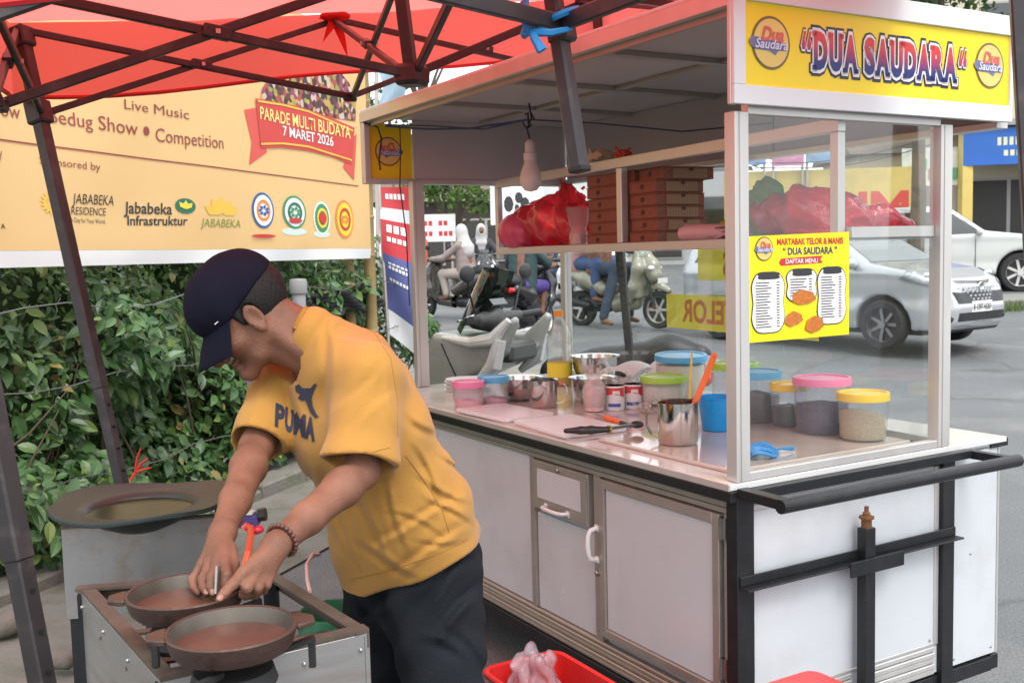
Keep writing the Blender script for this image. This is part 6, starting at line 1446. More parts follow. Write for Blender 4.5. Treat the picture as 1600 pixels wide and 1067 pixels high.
# the rim is the ring of cloth nearest the head side for each direction
for k in range(36):
    m_ = np.abs(((an - 2 * math.pi * k / 36 + math.pi) % (2 * math.pi)) - math.pi) < .12
    if m_.sum() > 0:
        c_ = pts_[m_]; i_ = np.argmin(c_ @ np.array(axn)); ringp.append(oc + Vector(c_[i_]))
if len(ringp) > 8:
    L_ = len(ringp); sm = [(ringp[k - 2] + ringp[k - 1] * 2 + ringp[k] * 3 + ringp[(k + 1) % L_] * 2 + ringp[(k + 2) % L_]) / 9 for k in range(L_)]; mb.tube(sm + [sm[0]], .0075, 7, False); build(mb, 'collar', rib, tee)
stm = mat('yellow_stitch', srgb(152, 108, 46), .9)
def seam_px(pts, r=.001):
    q = []
    for (xa, ya), (xb, yb) in zip(pts, pts[1:]):
        for i in range(8):
            h = tb.ray_cast(CC, ray(xa + (xb - xa) * i / 8, ya + (yb - ya) * i / 8).normalized())
            if h[0] is not None and (h[0] - CC).dot(CF) < 2.7: q.append(h[0] + h[1] * r * .2)
    if len(q) > 3: mb = MB(); mb.tube(q, r, 5); build(mb, 'seam', stm, tee)
seam_px([(548, 502), (585, 520), (610, 560), (620, 620), (621, 690)]); seam_px([(634, 712), (662, 750), (690, 795), (704, 838)], .001)
seam_px([(510, 714), (560, 712), (617, 697)], .001); seam_px([(548, 905), (620, 888), (700, 858), (735, 838)], .001); seam_px([(375, 692), (400, 696), (420, 692)], .001)
# chest print, wrapped onto the cloth
prm = mat('navy_print', (.022, .024, .05), .7, var=.2)
def on_cloth(mb2, name):
    bm = bmesh.new(); vs3 = [bm.verts.new((x, y, 0)) for x, y, z in mb2.v]
    for f in mb2.f:
        try: bm.faces.new([vs3[i] for i in f])
        except ValueError: pass
    bmesh.ops.triangulate(bm, faces=bm.faces[:])
    for _ in range(3):
        es = [e for e in bm.edges if e.calc_length() > 5]
        if es: bmesh.ops.subdivide_edges(bm, edges=es, cuts=1, use_grid_fill=False); bmesh.ops.triangulate(bm, faces=bm.faces[:])
    ok = {}
    for v in bm.verts:
        r = ray(v.co.x, -v.co.y).normalized(); h = tb.ray_cast(CC, r)
        ok[v] = h[0] is not None and (h[0] - CC).dot(CF) < 2.6
        if ok[v]: v.co = h[0] + h[1] * .0018
    bmesh.ops.delete(bm, geom=[v for v in bm.verts if not ok[v]], context='VERTS')
    bmesh.ops.delete(bm, geom=[f for f in bm.faces if max(e.calc_length() for e in f.edges) > .03], context='FACES')
    me = bpy.data.meshes.new(name); bm.to_mesh(me); bm.free(); return link(name, me, prm, tee, smooth=180)
# (letters are cut in chest units of one picture pixel, then laid on the cloth)
for ch, x0, wd in (('P', 430, 13), ('U', 445, 13), ('M', 460, 17), ('A', 478, 14)):
    mb = MB(); d = Vector((.93, -.36, 0)); put_text(mb, ch, (x0, -(664 + (x0 - 430) * .39), 0), d.normalized(), Vector((.05, 1, 0)), wd, 32, .05); on_cloth(mb, 'print_letter')
cat_ = [(462, 603), (468, 600), (473, 606), (480, 614), (486, 606), (492, 599), (496, 600), (491, 610), (487, 622), (489, 634), (494, 645), (499, 652), (493, 653), (486, 645), (481, 633), (478, 625), (471, 626), (466, 622), (470, 616), (463, 612)]
mb = MB(); mb.add([(x, -y, 0) for x, y in cat_], [tuple(range(len(cat_)))[::-1]]); on_cloth(mb, 'print_cat')
# trousers
tr_m = mat('charcoal_trousers', (.012, .014, .018), .9, var=.25, scale=6, bump=.3, bscale=300, spec=.2)
wrinkle(tr_m, 5.0, .014, 4.0)
Q = Field((-.62, 1.98, .0), (.16, 2.9, .98), .0065)
Q.chain([S['pel'] + LAT * .095 + Vector((0, 0, -.0)), kneeL + Vector((0, 0, .02)), ankL], [.112, .085, .068], .03); Q.chain([S['pel'] - LAT * .095, kneeR + Vector((0, 0, .02)), ankR], [.112, .085, .068], .03)
Q.ell(S['pel'] - FACE * .03, (.14, .14, .12), .05); Q.cone(S['pel'], S['pel'] + (S['wai'] - S['pel']) * .35, .12, .11, .04)
Q.cut((0, 0, .045), (0, 0, -1))
Q.warp(lambda X, Y, Z: .006 * np.sin(26 * Z + 22 * X + 4 * np.sin(16 * Y)) * (.4 + .6 * np.sin(9 * Z + 5 * X) ** 2) + .003 * np.sin(60 * Z - 40 * X + 3 * np.sin(20 * Y)))
creases(Q, [(730, 860, 640, 960, 8, .009), (760, 900, 660, 1010, 8, .009), (640, 900, 560, 980, 8, .008), (560, 900, 600, 1040, 9, .008), (700, 980, 760, 1060, 8, .008), (650, 1000, 740, 1040, 8, .008), (530, 960, 610, 1010, 8, .008)])
trs = link('trousers', Q.mesh('trousers', 2), tr_m, person, smooth=180)
for a_, nm in ((ankL, 'shoe'), (ankR, 'shoe')):
    sf_ = Field(tuple(a_ - Vector((.3, .3, .1))), tuple(a_ + Vector((.3, .3, .06))), .008); sf_.chain([a_ + Vector((0, 0, -.04)) - FACE * .03, a_ + FACE * .09 + Vector((0, 0, -.05)), a_ + FACE * .17 + Vector((0, 0, -.058))], [.052, .045, .035], .03); sf_.cut((0, 0, .005), (0, 0, -1)); link(nm, sf_.mesh(nm), mat('black_shoe', (.02, .02, .02), .5), person, smooth=60)

# ================================================================== ON THE GROUND
redp = mat('red_bin_plastic', (.62, .02, .02), .35, var=.1, scale=4)
bc = PZ(866, 1062, .30); bt = thing('red_bin', 'red plastic bin on the ground before the cart door', 'bin', dn(bc, gz(bc.x, bc.y)), TH)
def rrect(hx, hy, r, n_=4):
    o = []
    for sx, sy, a0 in ((1, 1, 0), (-1, 1, 90), (-1, -1, 180), (1, -1, 270)):
        for k in range(n_ + 1): a = math.radians(a0 + 90 * k / n_); o.append((sx * (hx - r) + r * math.cos(a), sy * (hy - r) + r * math.sin(a)))
    return o
def tray_mesh(mb, layers):
    n_ = None; vs3 = []
    for hx, hy, r, z in layers: q = rrect(hx, hy, r); n_ = len(q); vs3 += [(x, y, z) for x, y in q]
    L_ = len(layers); mb.add(vs3, [tuple(range(n_))[::-1], tuple(range((L_-1)*n_, L_*n_))] + [(j*n_+k, j*n_+(k+1) % n_, (j+1)*n_+(k+1) % n_, (j+1)*n_+k) for j in range(L_-1) for k in range(n_)])
mb = MB(); tray_mesh(mb, [(.10, .15, .03, .002), (.118, .172, .035, .28), (.128, .182, .04, .283), (.13, .184, .04, .295), (.126, .18, .04, .30), (.116, .17, .035, .297), (.098, .148, .03, .01)]); build(mb, 'bin_wall', redp, bt, True, 40)
crumple('plastic_bag', 'clear crumpled bag inside the red bin', 0, 0, 0, .01, bagclear, 1) if False else None
o = dn(PZ(834, 1056, .28), .012); fl = Field(tuple(o - Vector((.13, .13, .0))), tuple(o + Vector((.13, .13, .40))), .006)
fl.chain([o + Vector((0, 0, .09)), o + Vector((.0, 0, .20)), o + Vector((.005, 0, .27))], [.085, .078, .045], .04)
for k in range(4): a = k * 1.55 + .3; fl.cone(o + Vector((0, 0, .25)), o + Vector((.045 * math.cos(a), .045 * math.sin(a), .31 + .015 * (k % 2))), .028, .016, .03)
fl.warp(lambda X, Y, Z: .008 * np.sin(X * 70 + 2 * np.sin(Z * 40)) * np.sin(Y * 75 - Z * 15) + .004 * np.sin((X - Y) * 160 + Z * 60)); fl.cut((0, 0, .013), (0, 0, -1))
tag(link('plastic_bag', fl.mesh('plastic_bag'), clear('bag_lilac', (.95, .93, .95), 1.4, .38, (.78, .70, .78), .1, .8), smooth=180), 'clear crumpled plastic bag standing in the red bin', 'plastic bag')
# red stool
sc_ = dn(P(1273, 1096, 2.24), 0); st = thing('plastic_stool', 'red plastic stool before the cart end, only its top edge in view', 'stool', dn(sc_, gz(*sc_.xy)), TH)
mb = MB(); tray_mesh(mb, [(.13, .13, .03, .40), (.14, .14, .035, .41), (.14, .14, .035, .43), (.132, .132, .03, .437), (.05, .05, .02, .439)]); build(mb, 'seat', mat('red_stool_plastic', (.70, .05, .05), .35), st, True, 40)
for sx in (-1, 1):
    for sy in (-1, 1): mb = MB(); mb.bar((sx * .15, sy * .15, .002), (sx * .12, sy * .12, .405), .035, .035); build(mb, 'leg', mat('red_stool_plastic', (0, 0, 0)), st, True, bev=.004)

# ================================================================== THE STREET BEYOND
def gp(px, d):                            # ground point under picture column px at depth d
    q = P(px, 500, d); return Vector((q.x, q.y, gz(q.x, q.y)))
chrome = mat('chrome', (.6, .6, .6), .12, 1.0); blkpl = mat('black_trim', (.015, .015, .017), .45); dglass = mat('dark_vehicle_glass', (.012, .016, .018), .06, var=.1, spec=.8, coat=.5, rvar=.02)
headl = mat('headlamp', (.75, .78, .8), .1, var=.05, coat=.6); redl = mat('tail_lamp', (.5, .02, .02), .2); platm = mat('plate_white', (.75, .75, .72), .4)
def wheel_parts(parent, c, r, w, rim_m, spokes=7, nm='wheel'):
    R = Matrix.Rotation(math.pi / 2, 4, 'X'); mb = MB(); k = .70
    mb.lathe([(r * k, -w / 2), (r * .93, -w / 2), (r, -w * .3), (r, w * .3), (r * .93, w / 2), (r * k, w / 2)], c, 32, R); mb.f = [f for f in mb.f if len(f) == 4]; wh = build(mb, nm, tyre, parent, True, 40)
    mb = MB(); mb.lathe([(r * k, -w * .45), (r * k * .94, -w * .3), (r * k * .94, w * .3), (r * k, w * .45)], c, 28, R); mb.f = [f for f in mb.f if len(f) == 4]
    for i in range(spokes):
        a = 2 * math.pi * i / spokes; d = Vector((math.cos(a), 0, math.sin(a))); q = Vector(c); mb.bar(q + d * r * .08, q + d * r * k * .96, r * .13, w * .35, (0, 1, 0))
    mb.lathe([(r * .16, -w * .42), (r * .16, w * .42)], c, 14, R); build(mb, 'rim', rim_m, wh, True, 40)
    mb = MB(); mb.lathe([(r * .66, -.01), (r * .66, .01)], c, 20, R); build(mb, 'brake_disc', blkpl, wh, True); return wh
def polysdf(X, Z, pts):
    d = np.full(np.broadcast(X, Z).shape, 1e9); sgn = np.ones_like(d); n_ = len(pts)
    for i in range(n_):
        (ax, az), (bx, bz) = pts[i], pts[i - 1]; ex, ez = bx - ax, bz - az; wx, wz = X - ax, Z - az
        t = np.clip((wx * ex + wz * ez) / (ex * ex + ez * ez), 0, 1); d = np.minimum(d, (wx - ex * t) ** 2 + (wz - ez * t) ** 2)
        c1, c2, c3 = Z >= az, Z < bz, ex * wz > ez * wx; flip = (c1 & c2 & c3) | (~c1 & ~c2 & ~c3); sgn = np.where(flip, -sgn, sgn)
    return sgn * np.sqrt(d)
# ------------------------------------------------------------------ scooters
SC_CACHE = {}
def scooter(label, pos, head, paint, accent, shield=False, full=True, scale=1.0, wind=None, plate=None):
    t = thing('scooter', label, 'scooter', pos, math.atan2(head[1], head[0]), 'motor scooters in the street'); t.scale = (scale,) * 3
    def part(key, fn, m, nm, par=t, sm=50):
        if key not in SC_CACHE: SC_CACHE[key] = fn()
        me = SC_CACHE[key]; o = bpy.data.objects.new(nm, me); COL.objects.link(o); o.parent = par
        if len(me.materials) == 0: me.materials.append(m)
        o.material_slots[0].link = 'OBJECT'; o.material_slots[0].material = m; return o
    def fld(fn, lo, hi, h=.014, rx=2):
        def g():
            f = Field(lo, hi, h); fn(f); me = f.mesh('scooter_part', rx); me.shade_smooth(); return me
        return g
    def apron(f):
        for s in (-1, 1): f.chain([(.44, .10 * s, .98), (.50, .17 * s, .80), (.42, .18 * s, .55), (.34, .13 * s, .36)], [.06, .075, .06, .04], .07)
        f.chain([(.52, 0, .98), (.62, 0, .82), (.56, 0, .62)], [.07, .09, .06], .07); f.cone((.34, 0, .34), (-.05, 0, .30), .10, .11, .05)
        f.ell((.66, 0, .70), (.10, .10, .10), .05); f.box((.47, 0, .66), (.045, .17, .27), .04, .05)
    def tail(f):
        for s in (-1, 1): f.chain([(-.10, .12 * s, .52), (-.40, .13 * s, .66), (-.75, .09 * s, .76)], [.09, .11, .06], .06)
        f.cone((-.2, 0, .5), (-.5, 0, .62), .10, .12, .06)
    def seat(f): f.chain([(.02, 0, .74), (-.25, 0, .77), (-.62, 0, .85), (-.78, 0, .86)], [.085, .105, .10, .05], .06); f.cut((0, 0, .70), (0, 0, -1))
    def cockpit(f):
        f.chain([(.40, 0, 1.02), (.50, 0, 1.02)], [.075, .06], .05)
        for s in (-1, 1): f.chain([(.42, .04 * s, 1.02), (.36, .22 * s, 1.03)], [.045, .028], .03)
    def fender(f): f.chain([(.86, 0, .50), (.74, 0, .555), (.58, 0, .50)], [.05, .065, .05], .04); f.cone((.72, -.1, .25), (.72, .1, .25), .262, .262, .004, sub=True)
    def engine(f): f.chain([(-.10, -.02, .30), (-.40, -.02, .32), (-.62, .02, .33)], [.10, .11, .07], .05); f.ell((-.45, .12, .30), (.18, .06, .09), .03); f.cone((-.35, -.16, .30), (-.85, -.17, .40), .05, .06, .02)
    if wind == 'parked':
        def cowl():
            f = Field((.0, -.32, .3), (1.0, .32, 1.2), .012); sl, X, Y, Z = f._blk(f.lo, f.lo + f.h * f.n, 0)
            pr = [(.86, .62), (.82, .80), (.68, .955), (.52, .945), (.30, .93), (.16, 1.05), (.13, 1.03), (.20, .86), (.34, .76), (.48, .70), (.62, .56)]
            ds = polysdf(X.reshape(-1, 1), Z.reshape(1, -1), pr)[:, None, :]; hw = .215 - .12 * np.maximum(0, (X - .5) / .36) ** 1.6 - .03 * np.maximum(0, (.8 - Z) / .3); dy = np.abs(Y) - hw
            k = .04; hh = np.clip(.5 - .5 * (dy - ds) / k, 0, 1); f.D = (dy * (1 - hh) + ds * hh + k * hh * (1 - hh)).astype(np.float32)
            f.box((.28, 0, .98), (.20, .15, .12), .03, .02, sub=True); me = f.mesh('front_cowl', 2); me.shade_smooth(); return me
        part('cowl', cowl, mat('ivory_cowl', (.27, .28, .26), .3, var=.06, coat=.5), 'front_cowl')
        for sd in (-1, 1):
            wg = MB(); wg.tube([(.60, .19 * sd, .93), (.40, .225 * sd, .91), (.26, .225 * sd, .93), (.17, .215 * sd, 1.03)], [.012, .03, .04, .02], 10); build(wg, 'side_wing', paint, t, True)
            wg = MB(); wg.tube([(.22, .225 * sd, .93), (.26, .225 * sd, .80), (.36, .215 * sd, .72)], [.035, .045, .02], 10); build(wg, 'side_wing', paint, t, True)
            wg = MB(); wg.bar((.60, .206 * sd, .90), (.50, .218 * sd, .72), .004, .006); build(wg, 'panel_gap', dkgap, t, True)
        wg = MB(); wg.box((.20, -.14, .80), (.44, .14, .90)); build(wg, 'console', accent, t, True, bev=.02)
        wind = None
    else: part('apron', fld(apron, (.0, -.35, .15), (.85, .35, 1.15)), paint, 'front_apron'); part('tail', fld(tail, (-.95, -.32, .35), (.05, .32, .95)), paint, 'tail_fairing')
    part('seat', fld(seat, (-.95, -.2, .6), (.2, .2, 1.0)), blkpl, 'seat'); part('cockpit', fld(cockpit, (.2, -.35, .9), (.65, .35, 1.15)), accent, 'handlebar_cover')
    part('fender', fld(fender, (.4, -.2, .3), (1.0, .2, .7)), paint, 'front_fender'); part('engine', fld(engine, (-1.0, -.32, .12), (.1, .32, .55)), blkpl, 'engine')
    for x in (.72, -.58): wheel_parts(t, (x, 0, .25), .25, .10, alu, 6)
    def mk(fn, nm, m, par=t): mb = MB(); fn(mb); return build(mb, nm, m, par, True, 40)
    for s in (-1, 1):
        mk(lambda mb: mb.tube([(.70, .075 * s, .26), (.56, .07 * s, .72)], .022, 8), 'fork', blkpl)
        g = mk(lambda mb: mb.tube([(.36, .20 * s, 1.03), (.31, .36 * s, 1.04)], .019, 10), 'grip', blkpl)
        mk(lambda mb: mb.tube([(.40, .19 * s, 1.05), (.40, .34 * s, 1.03)], .007, 6), 'brake_lever', chrome, g)
        mi = mk(lambda mb: mb.ball((.36, .30 * s, 1.27), (.015, .07, .045), 7), 'mirror', blkpl); mk(lambda mb: mb.tube([(.38, .2 * s, 1.05), (.38, .26 * s, 1.18), (.36, .30 * s, 1.25)], .006, 6), 'mirror_stem', blkpl, mi)
        mk(lambda mb: mb.ball((.655, .085 * s, .80), (.05, .05, .035), 7), 'headlight', headl)
        mk(lambda mb: mb.bar((-.15, .13 * s, .30), (-.15, .25 * s, .31), .04, .03), 'foot_peg', blkpl)
    mk(lambda mb: mb.ball((-.80, 0, .745), (.03, .09, .04), 7), 'tail_light', redl); mk(lambda mb: mb.box((-.93, -.1, .52), (-.92, .1, .60)), 'number_plate', blkpl); mk(lambda mb: mb.bar((-.70, 0, .70), (-.92, 0, .52), .12, .012), 'rear_fender', blkpl)
    mk(lambda mb: mb.box((.772, -.11, .60), (.78, .11, .67)), 'number_plate', platm)
    d_ = mk(lambda mb: mb.box((-.02, -.075, .0), (.02, .075, .09), Matrix.Translation((.43, 0, 1.06)) @ Matrix.Rotation(-.9, 4, 'Y')), 'dash_display', dglass)
    if shield:
        def ws_(mb): mb.grid(lambda u, v: Vector((.60 - .16 * v - .22 * (u - .5) ** 2 * 2, (u - .5) * (.36 - .10 * v), .98 + .32 * v - .03 * (2 * u - 1) ** 2)), 10, 8)
        mk(ws_, 'windscreen', wind or clear('smoked_screen', (.10, .12, .10), 1.45, .15, (.02, .03, .02)))
    return t
greyp, whitep, blackp = mat('grey_green_paint', (.30, .31, .24), .25, var=.05, coat=.6), mat('white_gloss_paint', (.74, .75, .74), .2, var=.03, coat=.6), mat('black_gloss_paint', (.02, .021, .024), .2, coat=.6)
scooter('white scooter with smoked windscreen parked just behind the cart', gp(872, 5.6), (-.86, .51), mat('white_scooter_paint', (.55, .56, .55), .25, var=.05, coat=.6), mat('dark_cockpit', (.05, .052, .05), .5), True, scale=1.04, wind='parked')
sA = scooter('black scooter ridden by a woman in white headscarf', gp(713, 18.3), (-.80, .60), mat('dark_bronze_paint', (.06, .055, .045), .25, coat=.6), blkpl)
sB = scooter('dark scooter facing the camera behind the woman in white headscarf', gp(757, 21.0), (.15, -.99), blackp, blkpl)
sC = scooter('dark scooter under the boy in the green shirt', gp(828, 14.8), (.35, .94), blackp, blkpl)
sD = scooter('beige maxi scooter carrying two people towards the camera', gp(962, 16.3), (.74, -.67), mat('beige_paint', (.26, .25, .185), .25, coat=.6), blkpl, True, 1.1, 1.15, clear('clear_screen', (.7, .75, .72), 1.45, .2, (.6, .65, .6)))
sE = scooter('white scooter waiting behind the boy in the green shirt', gp(868, 17.5), (.5, -.86), whitep, blkpl)
# ------------------------------------------------------------------ riders (local axes of their scooter)
def rider(label, sc, top, low, cover, skin=skin_m, back=0.0, hipz=.83, arms=True, girl=False, feet_down=False, shorts=False, lean=.0, hands=None):
    t = thing('person', label, 'person', sc.location, sc.rotation_euler.z); t.scale = sc.scale; h = .016; x0 = -.28 + back
    lo, hi = (x0 - .35, -.5, .0), (x0 + .95, .5, hipz + .95)
    hip = np.array((x0, 0, hipz)); shd = hip + np.array((.06 + lean, 0, .46)); hdp = shd + np.array((.06, 0, .24))
    hand = hands or (.34 - x0 * 0, .30, 1.06); kn = (x0 + .42, .17, hipz - .03); ft = (x0 + .36, .15, .40) if not feet_down else (x0 + .30, .30, .10)
    Bd = Field(lo, hi, h); Bd.ell(hdp, (.095, .075, .115), .02); Bd.cone(shd, hdp, .06, .05, .03); Bd.cone(hip, shd, .12, .10, .05); Bd.ell(hdp + np.array((.095, 0, -.02)), (.02, .013, .02), .01)
    for s in (-1, 1):
        S_ = lambda p: np.array((p[0], p[1] * s, p[2])); sh_ = shd + np.array((0, .18 * s, -.02)); hn = S_(hand); el = (sh_ + hn) / 2 + np.array((-.04, .08 * s, -.10))
        Bd.chain([sh_, el, hn], [.05, .04, .032], .02); Bd.ell(hn, (.045, .03, .03), .02); Bd.chain([hip + np.array((0, .09 * s, 0)), S_(kn), S_(ft)], [.085, .06, .042], .03); Bd.cone(S_(ft), S_(ft) + np.array((.14, 0, -.03)), .04, .028, .02)
    body_ = link('body', Bd.mesh('body'), skin, t, True, 180)
    Sh = Field(lo, hi, h)
    for s in (-.08, .08): Sh.cone(hip + np.array((0, s, -.04)), shd + np.array((0, s * 1.3, -.03)), .13, .10, .06)
    Sh.cone(shd + np.array((0, -.15, 0)), shd + np.array((0, .15, 0)), .072, .072, .04)
    for s in (-1, 1):
        S_ = lambda p: np.array((p[0], p[1] * s, p[2])); sh_ = shd + np.array((0, .18 * s, -.02)); hn = S_(hand); el = (sh_ + hn) / 2 + np.array((-.04, .08 * s, -.10))
        if girl: Sh.chain([sh_, el, el + (hn - el) * .8], [.068, .058, .045], .03)
        else: Sh.cone(sh_, sh_ + (el - sh_) * .8, .068, .066, .03)
    if girl: Sh.cone(hip + np.array((-.04, 0, -.1)), hip, .17, .15, .06)
    Sh.warp(lambda X, Y, Z: .006 * np.sin(X * 38 + Z * 30) * np.sin(Y * 34 - Z * 20)); link('shirt', Sh.mesh('shirt', 2), top, t, True, 180)
    Tr = Field(lo, hi, h)
    for s in (-1, 1):
        S_ = lambda p: np.array((p[0], p[1] * s, p[2])); e = S_(kn) if shorts else S_(ft) + np.array((0, 0, .06))
        Tr.chain([hip + np.array((0, .09 * s, -.02)), S_(kn)] + ([] if shorts else [e]), [.112, .09 if shorts else .08] + ([] if shorts else [.062]), .03)
        if not shorts: sh2 = MB(); 
    Tr.ell(hip + np.array((-.02, 0, -.02)), (.15, .17, .12), .04); link('trousers', Tr.mesh('trousers', 2), low, t, True, 180)
    if cover:
        kind, cm = cover; Cv = Field(lo, hi, h * .8)
        Cv.ell(hdp + np.array((-.012, 0, .015)), (.112, .095, .125), .02)
        if kind == 'hijab': Cv.cone(hdp + np.array((-.03, 0, -.05)), shd + np.array((-.04, 0, -.10)), .10, .15, .05); Cv.ell(shd + np.array((-.02, 0, -.02)), (.14, .20, .08), .05); Cv.ell(hdp + np.array((.10, 0, -.012)), (.05, .058, .075), .01, sub=True)
        elif kind == 'helmet': Cv.ell(hdp + np.array((.10, 0, -.03)), (.07, .07, .075), .01, sub=True); Cv.cut(hdp + np.array((0, 0, -.07)), (0, 0, -1))
        else: Cv.cut(hdp + np.array((.03, 0, .02)), (.8, 0, -.6)); Cv.cut(hdp + np.array((0, 0, -.06)), (0, 0, -1))
        link({'hijab': 'headscarf', 'helmet': 'helmet', 'hair': 'hair'}[kind], Cv.mesh('cover', 2), cm, t, True, 180)
    return t
wc_ = mat('white_scarf', (.46, .45, .44), .8, var=.1); cream = mat('cream_dress', (.24, .19, .175), .85, var=.2, scale=12); jean = mat('blue_jeans', (.05, .09, .20), .85, var=.2, scale=10); djean = mat('dark_jeans', (.035, .05, .085), .85, var=.2); dk = mat('dark_jacket', (.035, .03, .04), .8); hairp = ('hair', hair_m)
rider('woman in white headscarf and cream dress riding a black scooter', sA, cream, mat('cream_trousers', (.36, .31, .27), .85), ('hijab', wc_), girl=True)
rider('rider in dark jacket and white hood facing the camera', sB, dk, jean, ('hijab', wc_), girl=True)
rider('boy in dark green shirt and purple shorts seen from behind', sC, mat('dark_green_shirt', (.02, .045, .045), .8, var=.2), mat('purple_shorts', (.07, .04, .22), .8, var=.5, scale=9), hairp, shorts=True, hipz=.80)
rider('driver in patterned shirt and blue jeans on the beige maxi scooter', sD, mat('patterned_shirt', (.22, .10, .06), .8, var=.8, scale=22), djean, ('helmet', blackp), feet_down=True)
rider('passenger in pink blouse behind the driver of the beige maxi scooter', sD, mat('pink_blouse', (.50, .26, .24), .8, var=.4, scale=14), jean, ('helmet', whitep), back=-.32, hipz=.90, girl=True, hands=(-.15, .14, 1.12))
rider('rider in grey shirt on the white scooter', sE, mat('grey_shirt', (.12, .14, .16), .8), djean, ('helmet', whitep))
# ------------------------------------------------------------------ cars
def inpoly(x, z, pts): return polysdf(x, z, pts) < 0
def car(label, pos, head, paint, prof, wins, wsh, HW, wheels, wr, light, grille, h=.025, plate=None, cladding=None, rimm=None, roof_z=1.45, belt=.95):
    t = thing('car', label, 'car', pos, math.atan2(head[1], head[0])); xs_ = [p[0] for p in prof]; zs_ = [p[1] for p in prof]
    f = Field((min(xs_) - .1, -HW - .12, .1), (max(xs_) + .1, HW + .12, max(zs_) + .1), h)
    sl, X, Y, Z = f._blk(f.lo, f.lo + f.h * f.n, 0); x, y, z = X, Y, Z
    ds = polysdf(x[:, :, 0], np.swapaxes(z, 1, 2)[:, :, 0] if False else z[0, 0, :][None, :] * np.ones_like(x[:, 0, 0])[:, None], prof)[:, None, :] if False else polysdf(x.reshape(-1, 1), z.reshape(1, -1), prof)[:, None, :]
    x0, x1 = min(xs_), max(xs_); endc = np.maximum(0, (x - (x1 - .75)) / .75); endr = np.maximum(0, ((x0 + .5) - x) / .5)
    hw = HW - .30 * endc ** 2.2 - .12 * endr ** 2 - .23 * np.maximum(0, (z - belt) / (roof_z - belt)) ** 1.1 - .05 * np.maximum(0, (.45 - z) / .35) + .012 * np.exp(-((z - belt + .05) / .04) ** 2) - .015 * np.exp(-((z - .62) / .10) ** 2)
    dy = np.abs(y) - hw; k = .09; hh = np.clip(.5 - .5 * (dy - ds) / k, 0, 1); f.D = (dy * (1 - hh) + ds * hh + k * hh * (1 - hh)).astype(np.float32)
    for wx in wheels:
        for s in (-1, 1): f.cone((wx, s * (HW - .26), wr), (wx, s * (HW + .2), wr), wr + .055, wr + .055, .01, sub=True)
    V, Q = f.geo()
    for _ in range(2):
        A = np.zeros_like(V); n_ = np.zeros(len(V))
        for i in range(4): a, b_ = Q[:, i], Q[:, (i + 1) % 4]; np.add.at(A, a, V[b_]); np.add.at(n_, a, 1); np.add.at(A, b_, V[a]); np.add.at(n_, b_, 1)
        V = V * .5 + .5 * A / np.maximum(n_, 1)[:, None]
    C = V[Q].mean(1); nr = np.cross(V[Q[:, 2]] - V[Q[:, 0]], V[Q[:, 3]] - V[Q[:, 1]]); nr /= np.linalg.norm(nr, axis=1)[:, None] + 1e-9
    cls = np.zeros(len(Q), int); cls[(C[:, 2] < .24)] = 5
    def sub(mask, nm, m, par):
        q = Q[mask]
        if len(q) == 0: return None
        u, inv_ = np.unique(q, return_inverse=True); return link(nm, raw_mesh(nm, V[u], inv_.reshape(-1, 4)), m, par, True, 180)
    bo = sub(cls == 0, 'body', paint, t); sub(cls == 5, 'lower_trim', blkpl, t)
    tree_ = BVHTree.FromPolygons([Vector(v) for v in V], [tuple(int(i) for i in q) for q in Q])
    def patch(nm, quad, m, par, lift=.005, n_=14):
        a, b2, c2, d2 = [Vector(p) for p in quad]
        def f_(u, v):
            p = a.lerp(b2, u).lerp(d2.lerp(c2, u), v); h_ = tree_.find_nearest(p); return h_[0] + h_[1] * lift
        mb = MB(); mb.grid(f_, n_, n_); return build(mb, nm, m, par, True, 180)
    wsm = mat('windscreen_glass', (.05, .065, .06), .05, coat=.6, spec=.8, var=.3, scale=2)
    for s in (-1, 1):
        for wq in wins: patch('side_window', [(x, s * (HW - .02 - .2 * max(0, (z - belt) / (roof_z - belt))), z) for x, z in wq], dglass, t)
        hl = patch('headlight', [(x, s * y, z) for x, y, z in light], mat('headlamp_glass', (.22, .24, .26), .08, .3, coat=.8, var=.5, scale=12), t, .008); lc = sum((Vector((x, s * y, z)) for x, y, z in light), Vector()) / 4
        h_ = tree_.find_nearest(lc); mb = MB(); mb.ball(h_[0] + h_[1] * .006, (.045, .05, .03), 6); build(mb, 'lamp_lens', headl, hl, True)
    patch('windscreen', [(wsh[0][0], HW - .16, wsh[0][1]), (wsh[0][0], -HW + .16, wsh[0][1]), (wsh[1][0], -HW + .30, wsh[1][1]), (wsh[1][0], HW - .30, wsh[1][1])], wsm, t)
    for z0_, z1_, w0_, w1_ in grille: patch('grille', [(x1 + .05, w0_, z0_), (x1 + .05, -w0_, z0_), (x1 + .05, -w1_, z1_), (x1 + .05, w1_, z1_)], mat('grille_black', (.015, .015, .017), .4), t, .006)
    mb = MB(); mb.box((x0 + .25, -HW + .22, .17), (x1 - .4, HW - .22, .8)); build(mb, 'underbody', blkpl, t, True)
    for wx in wheels:
        for s in (-1, 1): wheel_parts(t, (wx, s * (HW - .10), wr), wr, .19, rimm or alu, 7)
